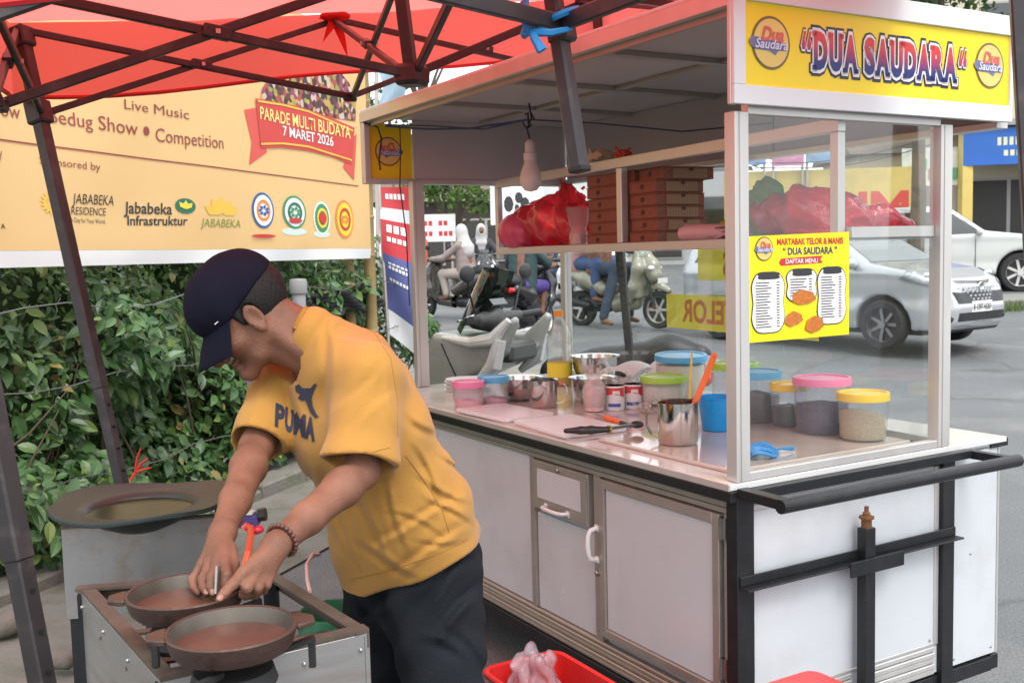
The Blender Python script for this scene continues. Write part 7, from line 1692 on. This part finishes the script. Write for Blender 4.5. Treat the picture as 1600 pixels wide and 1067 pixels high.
    for s in (-1, 1):
        mx_ = wsh[0][0]; mb = MB(); mb.ball((mx_ - .12, s * (HW + .06), belt + .07), (.07, .09, .07), 8); mi = build(mb, 'mirror', paint, t, True, 60); mb = MB(); mb.bar((mx_ - .12, s * (HW - .1), belt + .02), (mx_ - .12, s * (HW + .02), belt + .05), .04, .03); build(mb, 'mirror_arm', blkpl, mi, True)
        for hx in (-.05, -1.0): mb = MB(); mb.tube([(hx - .1, s * (HW - .002), belt - .1), (hx - .07, s * (HW + .025), belt - .1), (hx + .07, s * (HW + .025), belt - .1), (hx + .1, s * (HW - .002), belt - .1)], .012, 6); build(mb, 'door_handle', paint, t, True)
        for hx in (.55, -.5, -1.35): mb = MB(); mb.bar((hx, s * (HW - .008), .34), (hx, s * (HW - .004), belt - .02), .008, .03, (0, 1, 0)); build(mb, 'door_seam', dkgap, bo, True)
    if plate:
        px_, pz_ = plate[0], plate[1]; mb = MB(); mb.box((px_, -.22, pz_ - .07), (px_ + .012, .22, pz_ + .07)); pl = build(mb, 'number_plate', platm, t, True, bev=.004)
        mb = MB(); put_text(mb, plate[2], (px_ + .0145, -.19, pz_ - .035), Vector((0, 1, 0)), ZU, .38, .07, .02); build(mb, 'plate_lettering', p_blk, pl, True, None)
    return t, bo
silver = mat('silver_paint', (.46, .475, .495), .26, .35, var=.01, coat=.7, rvar=.02); white_c = mat('white_car_paint', (.54, .55, .53), .22, var=.02, coat=.7, rvar=.02)
mpv = [(-1.95, .30), (-2.05, .55), (-2.02, 1.02), (-1.88, 1.40), (-1.4, 1.53), (-.3, 1.56), (.25, 1.50), (.62, 1.30), (1.05, 1.03), (1.60, .93), (1.92, .82), (2.03, .66), (2.08, .50), (2.06, .30), (1.95, .20), (-1.85, .20)]
mw = [[(.15, .99), (.92, 1.02), (.38, 1.37), (.15, 1.41)], [(-.75, 1.0), (.08, .99), (.08, 1.41), (-.75, 1.42)], [(-1.72, 1.05), (-.83, 1.0), (-.83, 1.42), (-1.55, 1.38)]]
cpos = gp(1383, 12.3); hd_ = Vector((.60, -.80)).normalized(); cpos = cpos - Vector((hd_.x, hd_.y, 0)) * 1.28 - Vector((hd_.y, -hd_.x, 0)) * .74 ; cpos.z = gz(cpos.x, cpos.y) + .03
cr_, bo_ = car('silver car driving past beyond the cart end glass', cpos, hd_, silver, mpv, mw, [(1.04, 1.02), (.30, 1.48)], .84, (1.28, -1.25), .295, [(1.50, .80, .84), (1.93, .56, .70), (1.95, .54, .78), (1.60, .74, .90)], [(.56, .73, .50, .60), (.33, .43, .52, .50)], .022, (2.065, .49, 'B 1397 HOO'), rimm=mat('dark_alloy', (.25, .25, .26), .3, .8))
for z0, hw_, xx in ((.76, .62, 2.02), (.275, .66, 2.07)):
    mb = MB(); mb.grid(lambda u, v: Vector((xx - .30 * abs(2 * u - 1) ** 2.4 + .02, (u - .5) * 2 * hw_, z0 + .035 * v + .02 * abs(2 * u - 1))), 16, 1); build(mb, 'chrome_bar', chrome, cr_, True, 180)
mb = MB(); mb.lathe([(.035, 0), (.055, .008), (.07, .0)], (2.055, 0, .73), 20, Matrix.Rotation(math.pi / 2, 4, 'Y') @ Matrix.Diagonal((.75, 1, 1, 1))); build(mb, 'emblem', chrome, cr_, True)
for r_ in range(4):
    for k_ in range(-6, 7):
        y_ = k_ * .085 + (.042 if r_ % 2 else 0); z_ = .585 + r_ * .042
        if abs(y_) < .56: xx = 2.075 - .30 * (abs(y_) / .62) ** 2.4 * .55 - (z_ - .5) * .16; mb = MB(); mb.box((xx - .01, y_ - .022, z_ - .012), (xx + .012, y_ + .022, z_ + .012)); build(mb, 'grille_bar', silver, cr_, True)
for s in (-1, 1): mb = MB(); mb.tube([(1.90, s * .70, .62), (1.95, s * .66, .42), (2.02, s * .55, .36)], [.03, .045, .03], 8); build(mb, 'fog_lamp_trim', blkpl, cr_, True)
# white off-roader parked on the lot beyond
suv = [(-2.1, .45), (-2.25, .75), (-2.2, 1.15), (-2.05, 1.65), (-1.5, 1.80), (-.2, 1.82), (.15, 1.74), (.75, 1.28), (1.7, 1.16), (2.1, 1.02), (2.3, .8), (2.32, .50), (2.2, .36), (-2.0, .36)]
sw_ = [[(-.05, 1.20), (.68, 1.22), (.16, 1.64), (-.05, 1.68)], [(-.95, 1.2), (-.13, 1.2), (-.13, 1.69), (-.95, 1.69)], [(-1.92, 1.26), (-1.05, 1.22), (-1.05, 1.69), (-1.85, 1.63)]]
sp_ = gp(1592, 21.3); h2 = Vector((.97, -.22)).normalized(); sp_ = sp_ - Vector((h2.x, h2.y, 0)) * 1.42 + Vector((-h2.y, h2.x, 0)) * .8; LOTZ = gz(0, 22.5) - .06
sp_.z = LOTZ + .005
car('white off-roader parked in front of the shop', sp_, h2, white_c, suv, sw_, [(.74, 1.30), (.18, 1.74)], .90, (1.42, -1.35), .40, [(1.85, .88, .92), (2.25, .6, .84), (2.25, .6, 1.0), (1.9, .82, 1.06)], [(.62, .95, .5, .5)], .03, None, None, None, 1.75, 1.18)
# white pickup facing the camera behind the scooters
pk_ = [(-2.3, .5), (-2.35, 1.05), (-.6, 1.10), (-.5, 1.70), (.25, 1.74), (.95, 1.18), (1.8, 1.10), (2.2, .98), (2.32, .7), (2.3, .42), (2.1, .36), (-2.2, .36)]
pp = gp(905, 23.5); pp.z += .01
car('white pickup facing the camera behind the scooters', pp, (.10, -.995), white_c, pk_, [[(-.35, 1.14), (.82, 1.18), (.22, 1.6), (-.35, 1.6)]], [(.95, 1.22), (.28, 1.68)], .88, (1.45, -1.4), .38, [(2.0, .82, .84), (2.25, .5, .80), (2.25, .5, .95), (2.0, .8, 1.0)], [(.58, .92, .48, .48), (.42, .52, .6, .6)], .03, (2.32, .50, 'B 94'), None, None, 1.68, 1.12)
# ------------------------------------------------------------------ lot, kerb and grass on the right
lot = mat('lot_concrete', (.20, .195, .185), .85, var=.2, scale=2, bump=.3, bscale=60)
o1 = gp(1500, 17.5); dirr = Vector((.97, -.12, 0)).normalized(); a0 = gp(1180, 18.6); a1 = a0 + dirr * 40; b1 = a1 + Vector((3, 30, 0)); b0 = a0 + Vector((-2, 30, 0))
mb = MB(); mb.add([dn(p, LOTZ) for p in (a0, a1, b1, b0)], [(0, 1, 2, 3)]); tag(build(mb, 'parking_lot', lot), kind='structure')
kb = thing('kerb', None, None, dn(a0, gz(0, a0.y))); tag(kb, kind='structure')
for k in range(40):
    p0, p1 = a0 + dirr * k, a0 + dirr * (k + .98); mb = MB(); mb.bar(dn(p0, LOTZ - .13), dn(p1, LOTZ - .13), .18, .30); build(mb, 'kerbstone', concrete, kb, bev=.015)
gm = mat('grass_blade', (.09, .15, .03), .7, var=.4, scale=3, trans=.3)
V = []; Fq = []
for k in range(2600):
    u = rg.uniform(0, 16); p = a0 + dirr * u + Vector((0, -.35 - rg.uniform(0, .7), 0)); z = gz(p.x, p.y); hgt = rg.uniform(.08, .22); d = rg.normal(0, .06, 2)
    V.append(np.array([(p.x - .012, p.y, z), (p.x + .012, p.y, z), (p.x + d[0], p.y + d[1], z + hgt)])); Fq.append(np.array([[0, 1, 2]]) + 3 * k)
tag(link('grass', raw_mesh('grass', np.concatenate(V), np.concatenate(Fq)), gm), kind='stuff')
# ------------------------------------------------------------------ buildings
def wallbox(mb, c, ax, L, D, z0, z1): 
    e = Vector((-ax.y, ax.x, 0)); q = [c, c + ax * L, c + ax * L + e * D, c + e * D]; mb.add([dn(p, z0) for p in q] + [dn(p, z1) for p in q], [(0,3,2,1),(4,5,6,7),(0,1,5,4),(1,2,6,5),(2,3,7,6),(3,0,4,7)])
def facade(name, label, c, ax, L, D, hgt, wm, openings, roof=None, cat='building', over=.3):
    """openings: (x0, x1, z0, z1, kind) on the street front; ax runs along it"""
    g = c.z; t = thing(name, label, cat, dn(c + ax * L / 2, g)); e = Vector((-ax.y, ax.x, 0)); mb = MB(); wallbox(mb, c, ax, L, D, g - .3, g + hgt); build(mb, 'wall', wm, t)
    for x0, x1, z0, z1, kind in openings:
        mb = MB(); wallbox(mb, c + ax * x0 - e * .04, ax, x1 - x0, .05, g + z0, g + z1); w = build(mb, {'w': 'window', 'd': 'door', 's': 'shopfront'}[kind], mat('frame_grey', (.35, .34, .32), .5), t)
        fm = dglass if kind == 'w' else mat('dark_interior', (.035, .032, .03), .6, var=.6, scale=1.5)
        nx = max(1, round((x1 - x0) / 1.1))
        for i in range(nx): a = x0 + (x1 - x0) * i / nx; mb = MB(); wallbox(mb, c + ax * (a + .05) - e * .055, ax, (x1 - x0) / nx - .1, .015, g + z0 + .06, g + z1 - .06); build(mb, 'pane', fm, w)
    if roof == 'flat': mb = MB(); wallbox(mb, c - ax * .2 - e * over, ax, L + .4, D + over * 2, g + hgt + .002, g + hgt + .22); build(mb, 'roof', mat('roof_slab', (.3, .29, .27), .8), t)
    if roof == 'gable':
        q = c - e * over - ax * .3; a, b2, c2, d2 = q, q + ax * (L + .6), q + ax * (L + .6) + e * (D + 2 * over), q + e * (D + 2 * over); zr_ = g + hgt + .01; r0_, r1_ = (a + d2) / 2, (b2 + c2) / 2; mb = MB()
        mb.add([dn(a, zr_), dn(b2, zr_), dn(c2, zr_), dn(d2, zr_), dn(r0_, zr_ + D * .32), dn(r1_, zr_ + D * .32)], [(0, 1, 5, 4), (2, 3, 4, 5), (0, 4, 3), (1, 2, 5), (3, 2, 1, 0)]); build(mb, 'roof', mat('clay_roof', (.16, .13, .10), .85, var=.3, scale=4, bump=.8, bscale=9), t)
    return t
ylw = mat('yellow_wall_paint', srgb(205, 182, 105), .8, var=.12, scale=1.2, dirt=(.3, .25, .12), dscale=1, damt=.4); crm = mat('cream_wall', (.52, .47, .36), .85, var=.1, scale=1.5); wht_w = mat('white_wall', (.66, .67, .68), .8, var=.06); dkw = mat('dark_stall_wall', (.05, .035, .035), .8, var=.5, scale=1.5)
# shop with blue banner on the right
c = gp(1468, 27.5); c.z = LOTZ; axr = Vector((.985, -.17, 0)).normalized()
shop = facade('shop_building', 'tall cream shop building with a blue banner behind the white off-roader', c, axr, 14, 8, 9.0, crm, [(.4, 4.2, .1, 2.7, 's'), (4.9, 8.2, .1, 2.7, 's'), (1.0, 3.0, 5.4, 7.2, 'w'), (4.0, 6.5, 5.4, 7.2, 'w')], 'flat')
e_ = Vector((-axr.y, axr.x, 0)); mb = MB(); wallbox(mb, c + axr * .2 - e_ * 1.4, axr, 13, .12, c.z + 2.95, c.z + 3.85); bn = tag(build(mb, 'shop_banner', mat('blue_banner', (.02, .12, .45), .5, var=.4, scale=.8)), 'blue printed banner along the eave of the cream shop', 'banner')
mb = MB(); 
for k in range(2): put_text(mb, 'IIIIIIIIIIIIIIII', c + axr * 1.0 - e_ * 1.41 + Vector((0, 0, 3.45 - .32 * k)), axr, ZU, 3.2, .22, .03)
mb.v = [tuple(v) for v in mb.v]; bl = build(mb, 'lettering', mat('print_yellowish', (.6, .6, .4), .5), bn) if False else None
mb = MB()
for k in range(26): q = c + axr * (1.0 + .14 * k) - e_ * 1.406; mb.add([dn(q, c.z + 3.42), dn(q + axr * .09, c.z + 3.42), dn(q + axr * .09, c.z + 3.62), dn(q, c.z + 3.62)], [(0, 1, 2, 3)])
for k in range(22): q = c + axr * (1.15 + .15 * k) - e_ * 1.406; mb.add([dn(q, c.z + 3.16), dn(q + axr * .1, c.z + 3.16), dn(q + axr * .1, c.z + 3.30), dn(q, c.z + 3.30)], [(0, 1, 2, 3)])
tag(build(mb, 'lettering', mat('print_pale_yellow', (.62, .62, .42), .5), bn), kind='stuff')
mb = MB(); wallbox(mb, c - e_ * 1.5, axr, 13.4, 1.5, c.z + 3.9, c.z + 4.05); build(mb, 'canopy_slab', mat('roof_slab', (.3, .29, .27), .8), shop)
for k in range(4): mb = MB(); q = c + axr * (.3 + 4.3 * k) - e_ * 1.25; mb.bar(dn(q, c.z), dn(q, c.z + 3.9), .26, .26); build(mb, 'column', ylw, shop)
for k, x in enumerate((1.5, 2.6, 3.3)):
    mb = MB(); wallbox(mb, c + axr * x - e_ * .7, axr, .75, .5, c.z + .001, c.z + (1.2, .8, 1.6)[k]); tag(build(mb, 'display_cabinet', mat('cabinet_%d' % k, [(.05, .2, .35), (.4, .3, .2), (.3, .2, .1)][k], .6), bev=.02), ['blue cabinet under the shop canopy', 'low tan cabinet under the shop canopy', 'tall brown cabinet under the shop canopy'][k], 'cabinet')
# yellow wall with red letters seen through the glass
c = gp(1135, 25.5); c.z = gz(0, 25); axy = Vector((.995, -.1, 0)).normalized(); e_ = Vector((-axy.y, axy.x, 0))
yw = facade('yellow_wall', 'long yellow wall with big red letters beyond the cart glass', c, axy, 4.65, .3, 2.75, ylw, [], None, 'wall')
for txt, x, z, hgt in (('A', .85, 1.25, .7), ('A', 1.35, 1.25, .7), ('A', 1.85, 1.25, .7), ('I', 3.2, 1.35, .8), ('M', 3.5, 1.3, .85)):
    mb = MB(); put_text(mb, txt, c + axy * x - e_ * .012 + Vector((0, 0, z)), axy, ZU, None, hgt, .04); build(mb, 'wall_letter', p_red, yw)
for k, (x, z0, z1, col) in enumerate(((.2, 2.9, 4.0, (.10, .25, .55)), (1.1, 2.85, 3.9, (.55, .18, .35)), (1.9, 2.9, 3.9, (.2, .35, .6)))):
    mb = MB(); wallbox(mb, c + axy * x - e_ * .15, axy, .75, .04, c.z + z0, c.z + z1); tag(build(mb, 'hanging_banner', mat('banner_%d' % k, col, .6, var=.9, scale=3)), ['blue', 'pink', 'pale blue'][k] + ' printed banner hung above the yellow wall', 'banner')
    mb = MB()
    for zz in (0, 1): mb.bar(dn(c + axy * (x + .03 + .69 * zz) - e_ * .09, c.z), dn(c + axy * (x + .03 + .69 * zz) - e_ * .09, c.z + z1 + .05), .05, .05)
    tag(build(mb, 'banner_posts', alu_dk), 'posts carrying the ' + ['blue', 'pink', 'pale blue'][k] + ' printed banner', 'posts')
c = gp(1340, 30); c.z = gz(0, 30); facade('grey_roof_house', 'small house with a brown tiled roof behind the yellow wall', c, Vector((1, -.05, 0)).normalized(), 3.6, 4, 3.3, crm, [(.5, 1.6, 1, 2.4, 'w')], 'gable')
c = gp(1408, 26.5); c.z = LOTZ; mb = MB(); wallbox(mb, c, axy, 1.7, .05, c.z + 2.5, c.z + 3.45); 
bsn = thing('colourful_board', 'colourful white advertising board on posts right of the yellow wall', 'sign', dn(c, c.z)); build(mb, 'board', mat('colour_board', (.6, .62, .55), .5, var=.5, scale=4), bsn)
for k in range(6): mb = MB(); q = c + axy * (.15 + .25 * k) - e_ * .02 + Vector((0, 0, 2.65 + .25 * (k % 2))); wallbox(mb, q, axy, .2, .012, q.z, q.z + .28); build(mb, 'picture_block', mat('pic_%d' % (k % 3), [(.55, .45, .08), (.12, .35, .18), (.5, .2, .15)][k % 3], .6), bsn)
for x in (.1, 1.55): mb = MB(); q = c + axy * x + e_ * .08; mb.bar(dn(q, c.z), dn(q, c.z + 3.45), .07, .07); build(mb, 'post', alu_dk, bsn)
# buildings behind the scooters
c = gp(600, 36); c.z = gz(0, 36); facade('dark_stall', 'dark roadside stall with black front behind the scooters', c, Vector((.99, .1, 0)).normalized(), 5.2, 4, 2.4, dkw, [(.6, 2.2, .2, 1.9, 's'), (2.7, 4.6, .3, 1.8, 's')], 'gable')
c = gp(770, 38); c.z = gz(0, 38); facade('white_shophouse', 'white shophouse with dark windows in the middle distance', c, Vector((1, 0, 0)), 4.6, 5, 6.5, wht_w, [(.4, 2.0, .2, 2.3, 's'), (2.5, 4.2, .2, 2.3, 's'), (.6, 1.9, 3.6, 5.0, 'w'), (2.6, 4.0, 3.6, 5.0, 'w')], 'flat')
c = gp(985, 37); c.z = gz(0, 37); facade('grey_shophouse', 'grey shophouse standing left of the yellow wall', c, Vector((1, -.03, 0)).normalized(), 4.2, 5, 5.5, mat('grey_wall', (.42, .43, .44), .8, var=.08), [(.5, 1.9, .2, 2.3, 's'), (2.3, 3.8, .9, 2.4, 'w'), (2.3, 3.8, 3.3, 4.6, 'w')], 'flat')
c = gp(-350, 60); c.z = gz(0, 45); facade('far_row', 'low cream row of houses far behind the hedge', c, Vector((1, .02, 0)).normalized(), 30, 6, 4.0, crm, [(2 + 3 * k, 3.4 + 3 * k, .8, 2.4, 'w') for k in range(9)], 'gable')
c = gp(1640, 45); c.z = gz(0, 45); facade('far_row', 'low white row of houses far right beyond the shop', c, Vector((1, -.1, 0)).normalized(), 24, 6, 5.0, wht_w, [(2 + 3 * k, 3.4 + 3 * k, .8, 2.4, 'w') for k in range(7)], 'gable')
# board sign with figure, small white road board
def sign(label, c, w, h_, z, col, draw=None, legs=True):
    t = thing('street_sign', label, 'sign', c); mb = MB(); mb.box((c.x - w / 2, c.y - .02, c.z + z), (c.x + w / 2, c.y + .02, c.z + z + h_)); bd_ = build(mb, 'board', col, t, bev=.005)
    for s in ((-1, 1) if legs else (0,)): mb = MB(); mb.tube([(c.x + s * w * .4, c.y + .05, c.z), (c.x + s * w * .4, c.y + .05, c.z + z + h_)], .035, 8); build(mb, 'post', alu_dk, t)
    if draw: mb = MB(); draw(mb, c); tag(build(mb, 'lettering', draw.m, bd_), kind='stuff')
    return t
def drw(mb, c):
    for r_, (z, n_) in enumerate(((1.62, 6), (1.36, 7))):
        for k in range(n_):
            if k == 3: continue
            x = c.x - .42 + .125 * k; mb.add([(x, c.y - .0215, c.z + z), (x + .09, c.y - .0215, c.z + z), (x + .09, c.y - .0215, c.z + z + .12), (x, c.y - .0215, c.z + z + .12)], [(0, 1, 2, 3)])
drw.m = p_red; c = gp(685, 26.0); sign('small white board with two red rows of lettering above the scooters', c, 1.0, .68, 1.22, platm, drw, True)
def drb(mb, c):
    for k, (dx, dz, a_, b_) in enumerate(((-.2, 2.1, .12, .2), (.05, 2.25, .1, .14), (.2, 2.05, .12, .22), (.0, 2.0, .06, .1))): disc(mb, (c.x + dx, c.y - .0215, c.z + dz), Vector((1, 0, 0)), ZU, a_, b_, 9)
drb.m = p_blk; c = gp(812, 25.5); sign('white board with black figures beside the shelf', c, 1.3, .95, 1.6, platm, drb, False)
# orange canister
c = gp(655, 24); mb = MB(); mb.lathe([(.2, .7), (.24, .75), (.26, 1.2), (.2, 1.45), (.1, 1.5), (.0005, 1.5)], c, 16); mb.tube([c, c + Vector((0, 0, .72))], .05, 8); tag(build(mb, 'fuel_drum', mat('orange_drum', (.55, .12, .04), .6, var=.3)), 'orange drum on a stand at the road edge', 'drum')
# ------------------------------------------------------------------ feather flag beyond the banner
fd = 8.3; q0, q1, q2, q3 = P(592, 292, fd), P(640, 292, fd), P(655, 560, fd), P(606, 520, fd)
flag = thing('feather_flag', 'tall red white and navy printed flag right of the bamboo pole', 'flag', dn(q0, gz(0, fd)))
def fmap(u, v): a = q3.lerp(q0, v).lerp(q2.lerp(q1, v), u); return a + Vector((0, .04 * math.sin(v * 7 + u * 3), .0))
bands = [(0, .17, (.70, .71, .74)), (.17, .55, (.10, .12, .30)), (.55, .78, (.52, .04, .05)), (.78, .86, (.68, .70, .75)), (.86, 1.0, (.55, .05, .06))]
for v0, v1, col in bands:
    mb = MB(); mb.grid(lambda u, v: fmap(u, v0 + (v1 - v0) * v), 6, 8); build(mb, 'flag_band', mat('flag_%d%d' % (int(v0 * 100), int(col[0] * 100)), col, .7, var=.08, trans=.25), flag, smooth=180)
fwm = mat('flag_print', (.72, .72, .74), .7)
for v, n_, hh_ in ((.92, 5, .035), (.70, 3, .05), (.64, 4, .03), (.46, 6, .02), (.38, 6, .02), (.49, 5, .012)):
    mb = MB()
    for k in range(n_):
        u0, u1 = .18 + .66 * k / n_, .18 + .66 * (k + .72) / n_; mb.add([fmap(u0, v) - CF * .006, fmap(u1, v) - CF * .006, fmap(u1, v + hh_) - CF * .006, fmap(u0, v + hh_) - CF * .006], [(0, 1, 2, 3)])
    tag(build(mb, 'flag_lettering', fwm, flag), kind='stuff')
mb = MB(); mb.tube([dn(q3, gz(0, fd)), q3, q0, q0 + (q0 - q3).normalized() * .6], .015, 8); build(mb, 'pole', alu_dk, flag)
# light blue cloth flag high up behind the cart roof
mb = MB(); mb.grid(lambda u, v: P(590 + 38 * u + 6 * math.sin(v * 4), 110 + 62 * v, 10) + Vector((0, .1 * math.sin(u * 5 + v * 3), 0)), 8, 8); cf = thing('cloth_flag', 'pale blue and white cloth flag above the cart roof', 'flag', gp(585, 10)); build(mb, 'cloth', mat('pale_blue_cloth', (.45, .58, .68), .8, var=.3, scale=2, trans=.5), cf, smooth=180)
mb = MB(); a = gp(587, 10); mb.tube([a, P(588, 90, 10)], .02, 8); build(mb, 'pole', alu_dk, cf)
# ------------------------------------------------------------------ trees
bark = mat('tree_bark', (.12, .095, .07), .95, var=.35, scale=12, bump=.8, bscale=20)
def leafmat(name, c0, c1):
    m = bpy.data.materials.new(name); m.use_nodes = True; n = m.node_tree; b = n.nodes['Principled BSDF']; o_ = n.nodes['Material Output']; gi = n.nodes.new('ShaderNodeNewGeometry'); rp = n.nodes.new('ShaderNodeValToRGB')
    rp.color_ramp.elements[0].color = (*c0, 1); rp.color_ramp.elements[1].color = (*c1, 1); n.links.new(gi.outputs['Random Per Island'], rp.inputs[0]); n.links.new(rp.outputs[0], b.inputs['Base Color']); b.inputs['Roughness'].default_value = .6
    tl = n.nodes.new('ShaderNodeBsdfTranslucent'); n.links.new(rp.outputs[0], tl.inputs[0]); ms = n.nodes.new('ShaderNodeMixShader'); ms.inputs[0].default_value = .45; n.links.new(b.outputs[0], ms.inputs[1]); n.links.new(tl.outputs[0], ms.inputs[2]); n.links.new(ms.outputs[0], o_.inputs['Surface']); return m
lm1, lm2 = leafmat('bright_tree_leaf', (.06, .14, .025), (.16, .26, .06)), leafmat('dark_tree_leaf', (.018, .045, .012), (.06, .11, .03))
def tree(label, c, hgt, crown_z, rad, lm, nl, seed, ls=.2, lean=(0, 0), tr=.16):
    g = np.random.default_rng(seed); t = thing('tree', label, 'tree', c); top = c + Vector((lean[0], lean[1], crown_z)); mb = MB()
    mb.tube([c - Vector((0, 0, .1)), c.lerp(top, .4) + Vector((.08, 0, 0)), top], [tr, tr * .75, tr * .5], 9); tips = []
    for k in range(9):
        a = k * 2.4 + g.uniform(0, 1); r = rad * g.uniform(.45, .95); e = top + Vector((r * math.cos(a), r * math.sin(a), g.uniform(.1, 1) * (hgt - crown_z))); m_ = top.lerp(e, .5) + Vector((0, 0, .2)); mb.tube([top - Vector((0, 0, .3)), m_, e], [tr * .4, tr * .22, tr * .06], 6); tips += [m_, e]
        for j in range(2): e2 = m_ + Vector((g.normal(0, rad * .3), g.normal(0, rad * .3), g.uniform(0, rad * .4))); mb.tube([m_, e2], [tr * .14, tr * .05], 5); tips.append(e2)
    build(mb, 'trunk', bark, t); V = []
    for k in range(nl):
        q = tips[g.integers(len(tips))]; p = np.array(q) + g.normal(0, rad * .17, 3) * (1, 1, .7); n_ = g.normal(0, 1, 3) + (0, 0, .8); n_ /= np.linalg.norm(n_); x_ = np.cross(n_, g.normal(0, 1, 3)); x_ /= np.linalg.norm(x_) + 1e-6; y_ = np.cross(n_, x_); s_ = ls * g.uniform(.6, 1.2)
        V.append(np.array([p - y_ * s_ * .5, p + x_ * s_ * .28, p + y_ * s_ * .55, p - x_ * s_ * .28]))
    tag(link('crown', raw_mesh('crown', np.concatenate(V), np.arange(4 * nl).reshape(-1, 4)), lm, t), kind='stuff'); return t
tree('light green street tree behind the woman in white headscarf', gp(715, 27), 4.4, 1.7, 1.9, lm1, 4500, 1, .17)
tree('bushy green tree behind the dark stall', gp(640, 42), 7.0, 2.6, 3.0, lm2, 3600, 2, .3)
tree('tall dark tree behind the yellow sign board', gp(1425, 21.5), 8.2, 4.6, 2.0, lm2, 3000, 3, .2, (.1, 0), .2)
tree('green tree above the far cart roof edge', gp(612, 15), 5.2, 3.6, 1.0, lm1, 800, 4, .14, (.55, 0), .07)
tree('dark green tree right of the yellow wall', gp(1440, 38), 6.0, 2.0, 2.8, lm2, 3000, 6, .3)
tree('dark green tree behind the grey shophouse', gp(1130, 48), 9.0, 4.0, 3.6, lm2, 2600, 8, .35)
# weeds at the pavement end
V = []; Fq = []
for k in range(500):
    p = gp(0, 1) * 0 + P(690 + rg.normal(0, 18), 560, 6.6 + rg.normal(0, .3)); z = gz(p.x, p.y); hgt = rg.uniform(.08, .35); d = rg.normal(0, .07, 2); V.append(np.array([(p.x - .01, p.y, z), (p.x + .01, p.y, z), (p.x + d[0], p.y + d[1], z + hgt)])); Fq.append(np.array([[0, 1, 2]]) + 3 * k)
tag(link('weeds', raw_mesh('weeds', np.concatenate(V), np.concatenate(Fq)), gm), kind='stuff')
# overhead wires
for k, (x, y, d, x2, y2, d2) in enumerate(((1180, 255, 24, 1480, 205, 24), (1180, 262, 24, 1480, 218, 24))):
    a, b_ = P(x, y, d), P(x2, y2, d2); mb = MB(); mb.tube([a.lerp(b_, i / 8) - Vector((0, 0, .25 * math.sin(math.pi * i / 8))) for i in range(9)], .012, 5); tag(build(mb, 'overhead_wire', cord), ['upper', 'lower'][k] + ' black overhead wire crossing above the yellow wall', 'wire')

# ------------------------------------------------------------------ street side right of the cart (seen mirrored in the end glass)
tree('leafy roadside tree out to the right of the cart', Vector((9.0, 1.6, 0)), 7.0, 2.9, 2.2, lm2, 2600, 11, .22, (.2, 0), .22)
facade('roadside_house', 'cream roadside house out to the right of the cart', Vector((17, -9, 0)), Vector((.1, 1, 0)).normalized() * -1, 12, 5, 4.2, crm, [(1, 3, .8, 2.4, 'w'), (5, 7, .1, 2.6, 'd'), (9, 11, .8, 2.4, 'w')], 'gable') if False else None
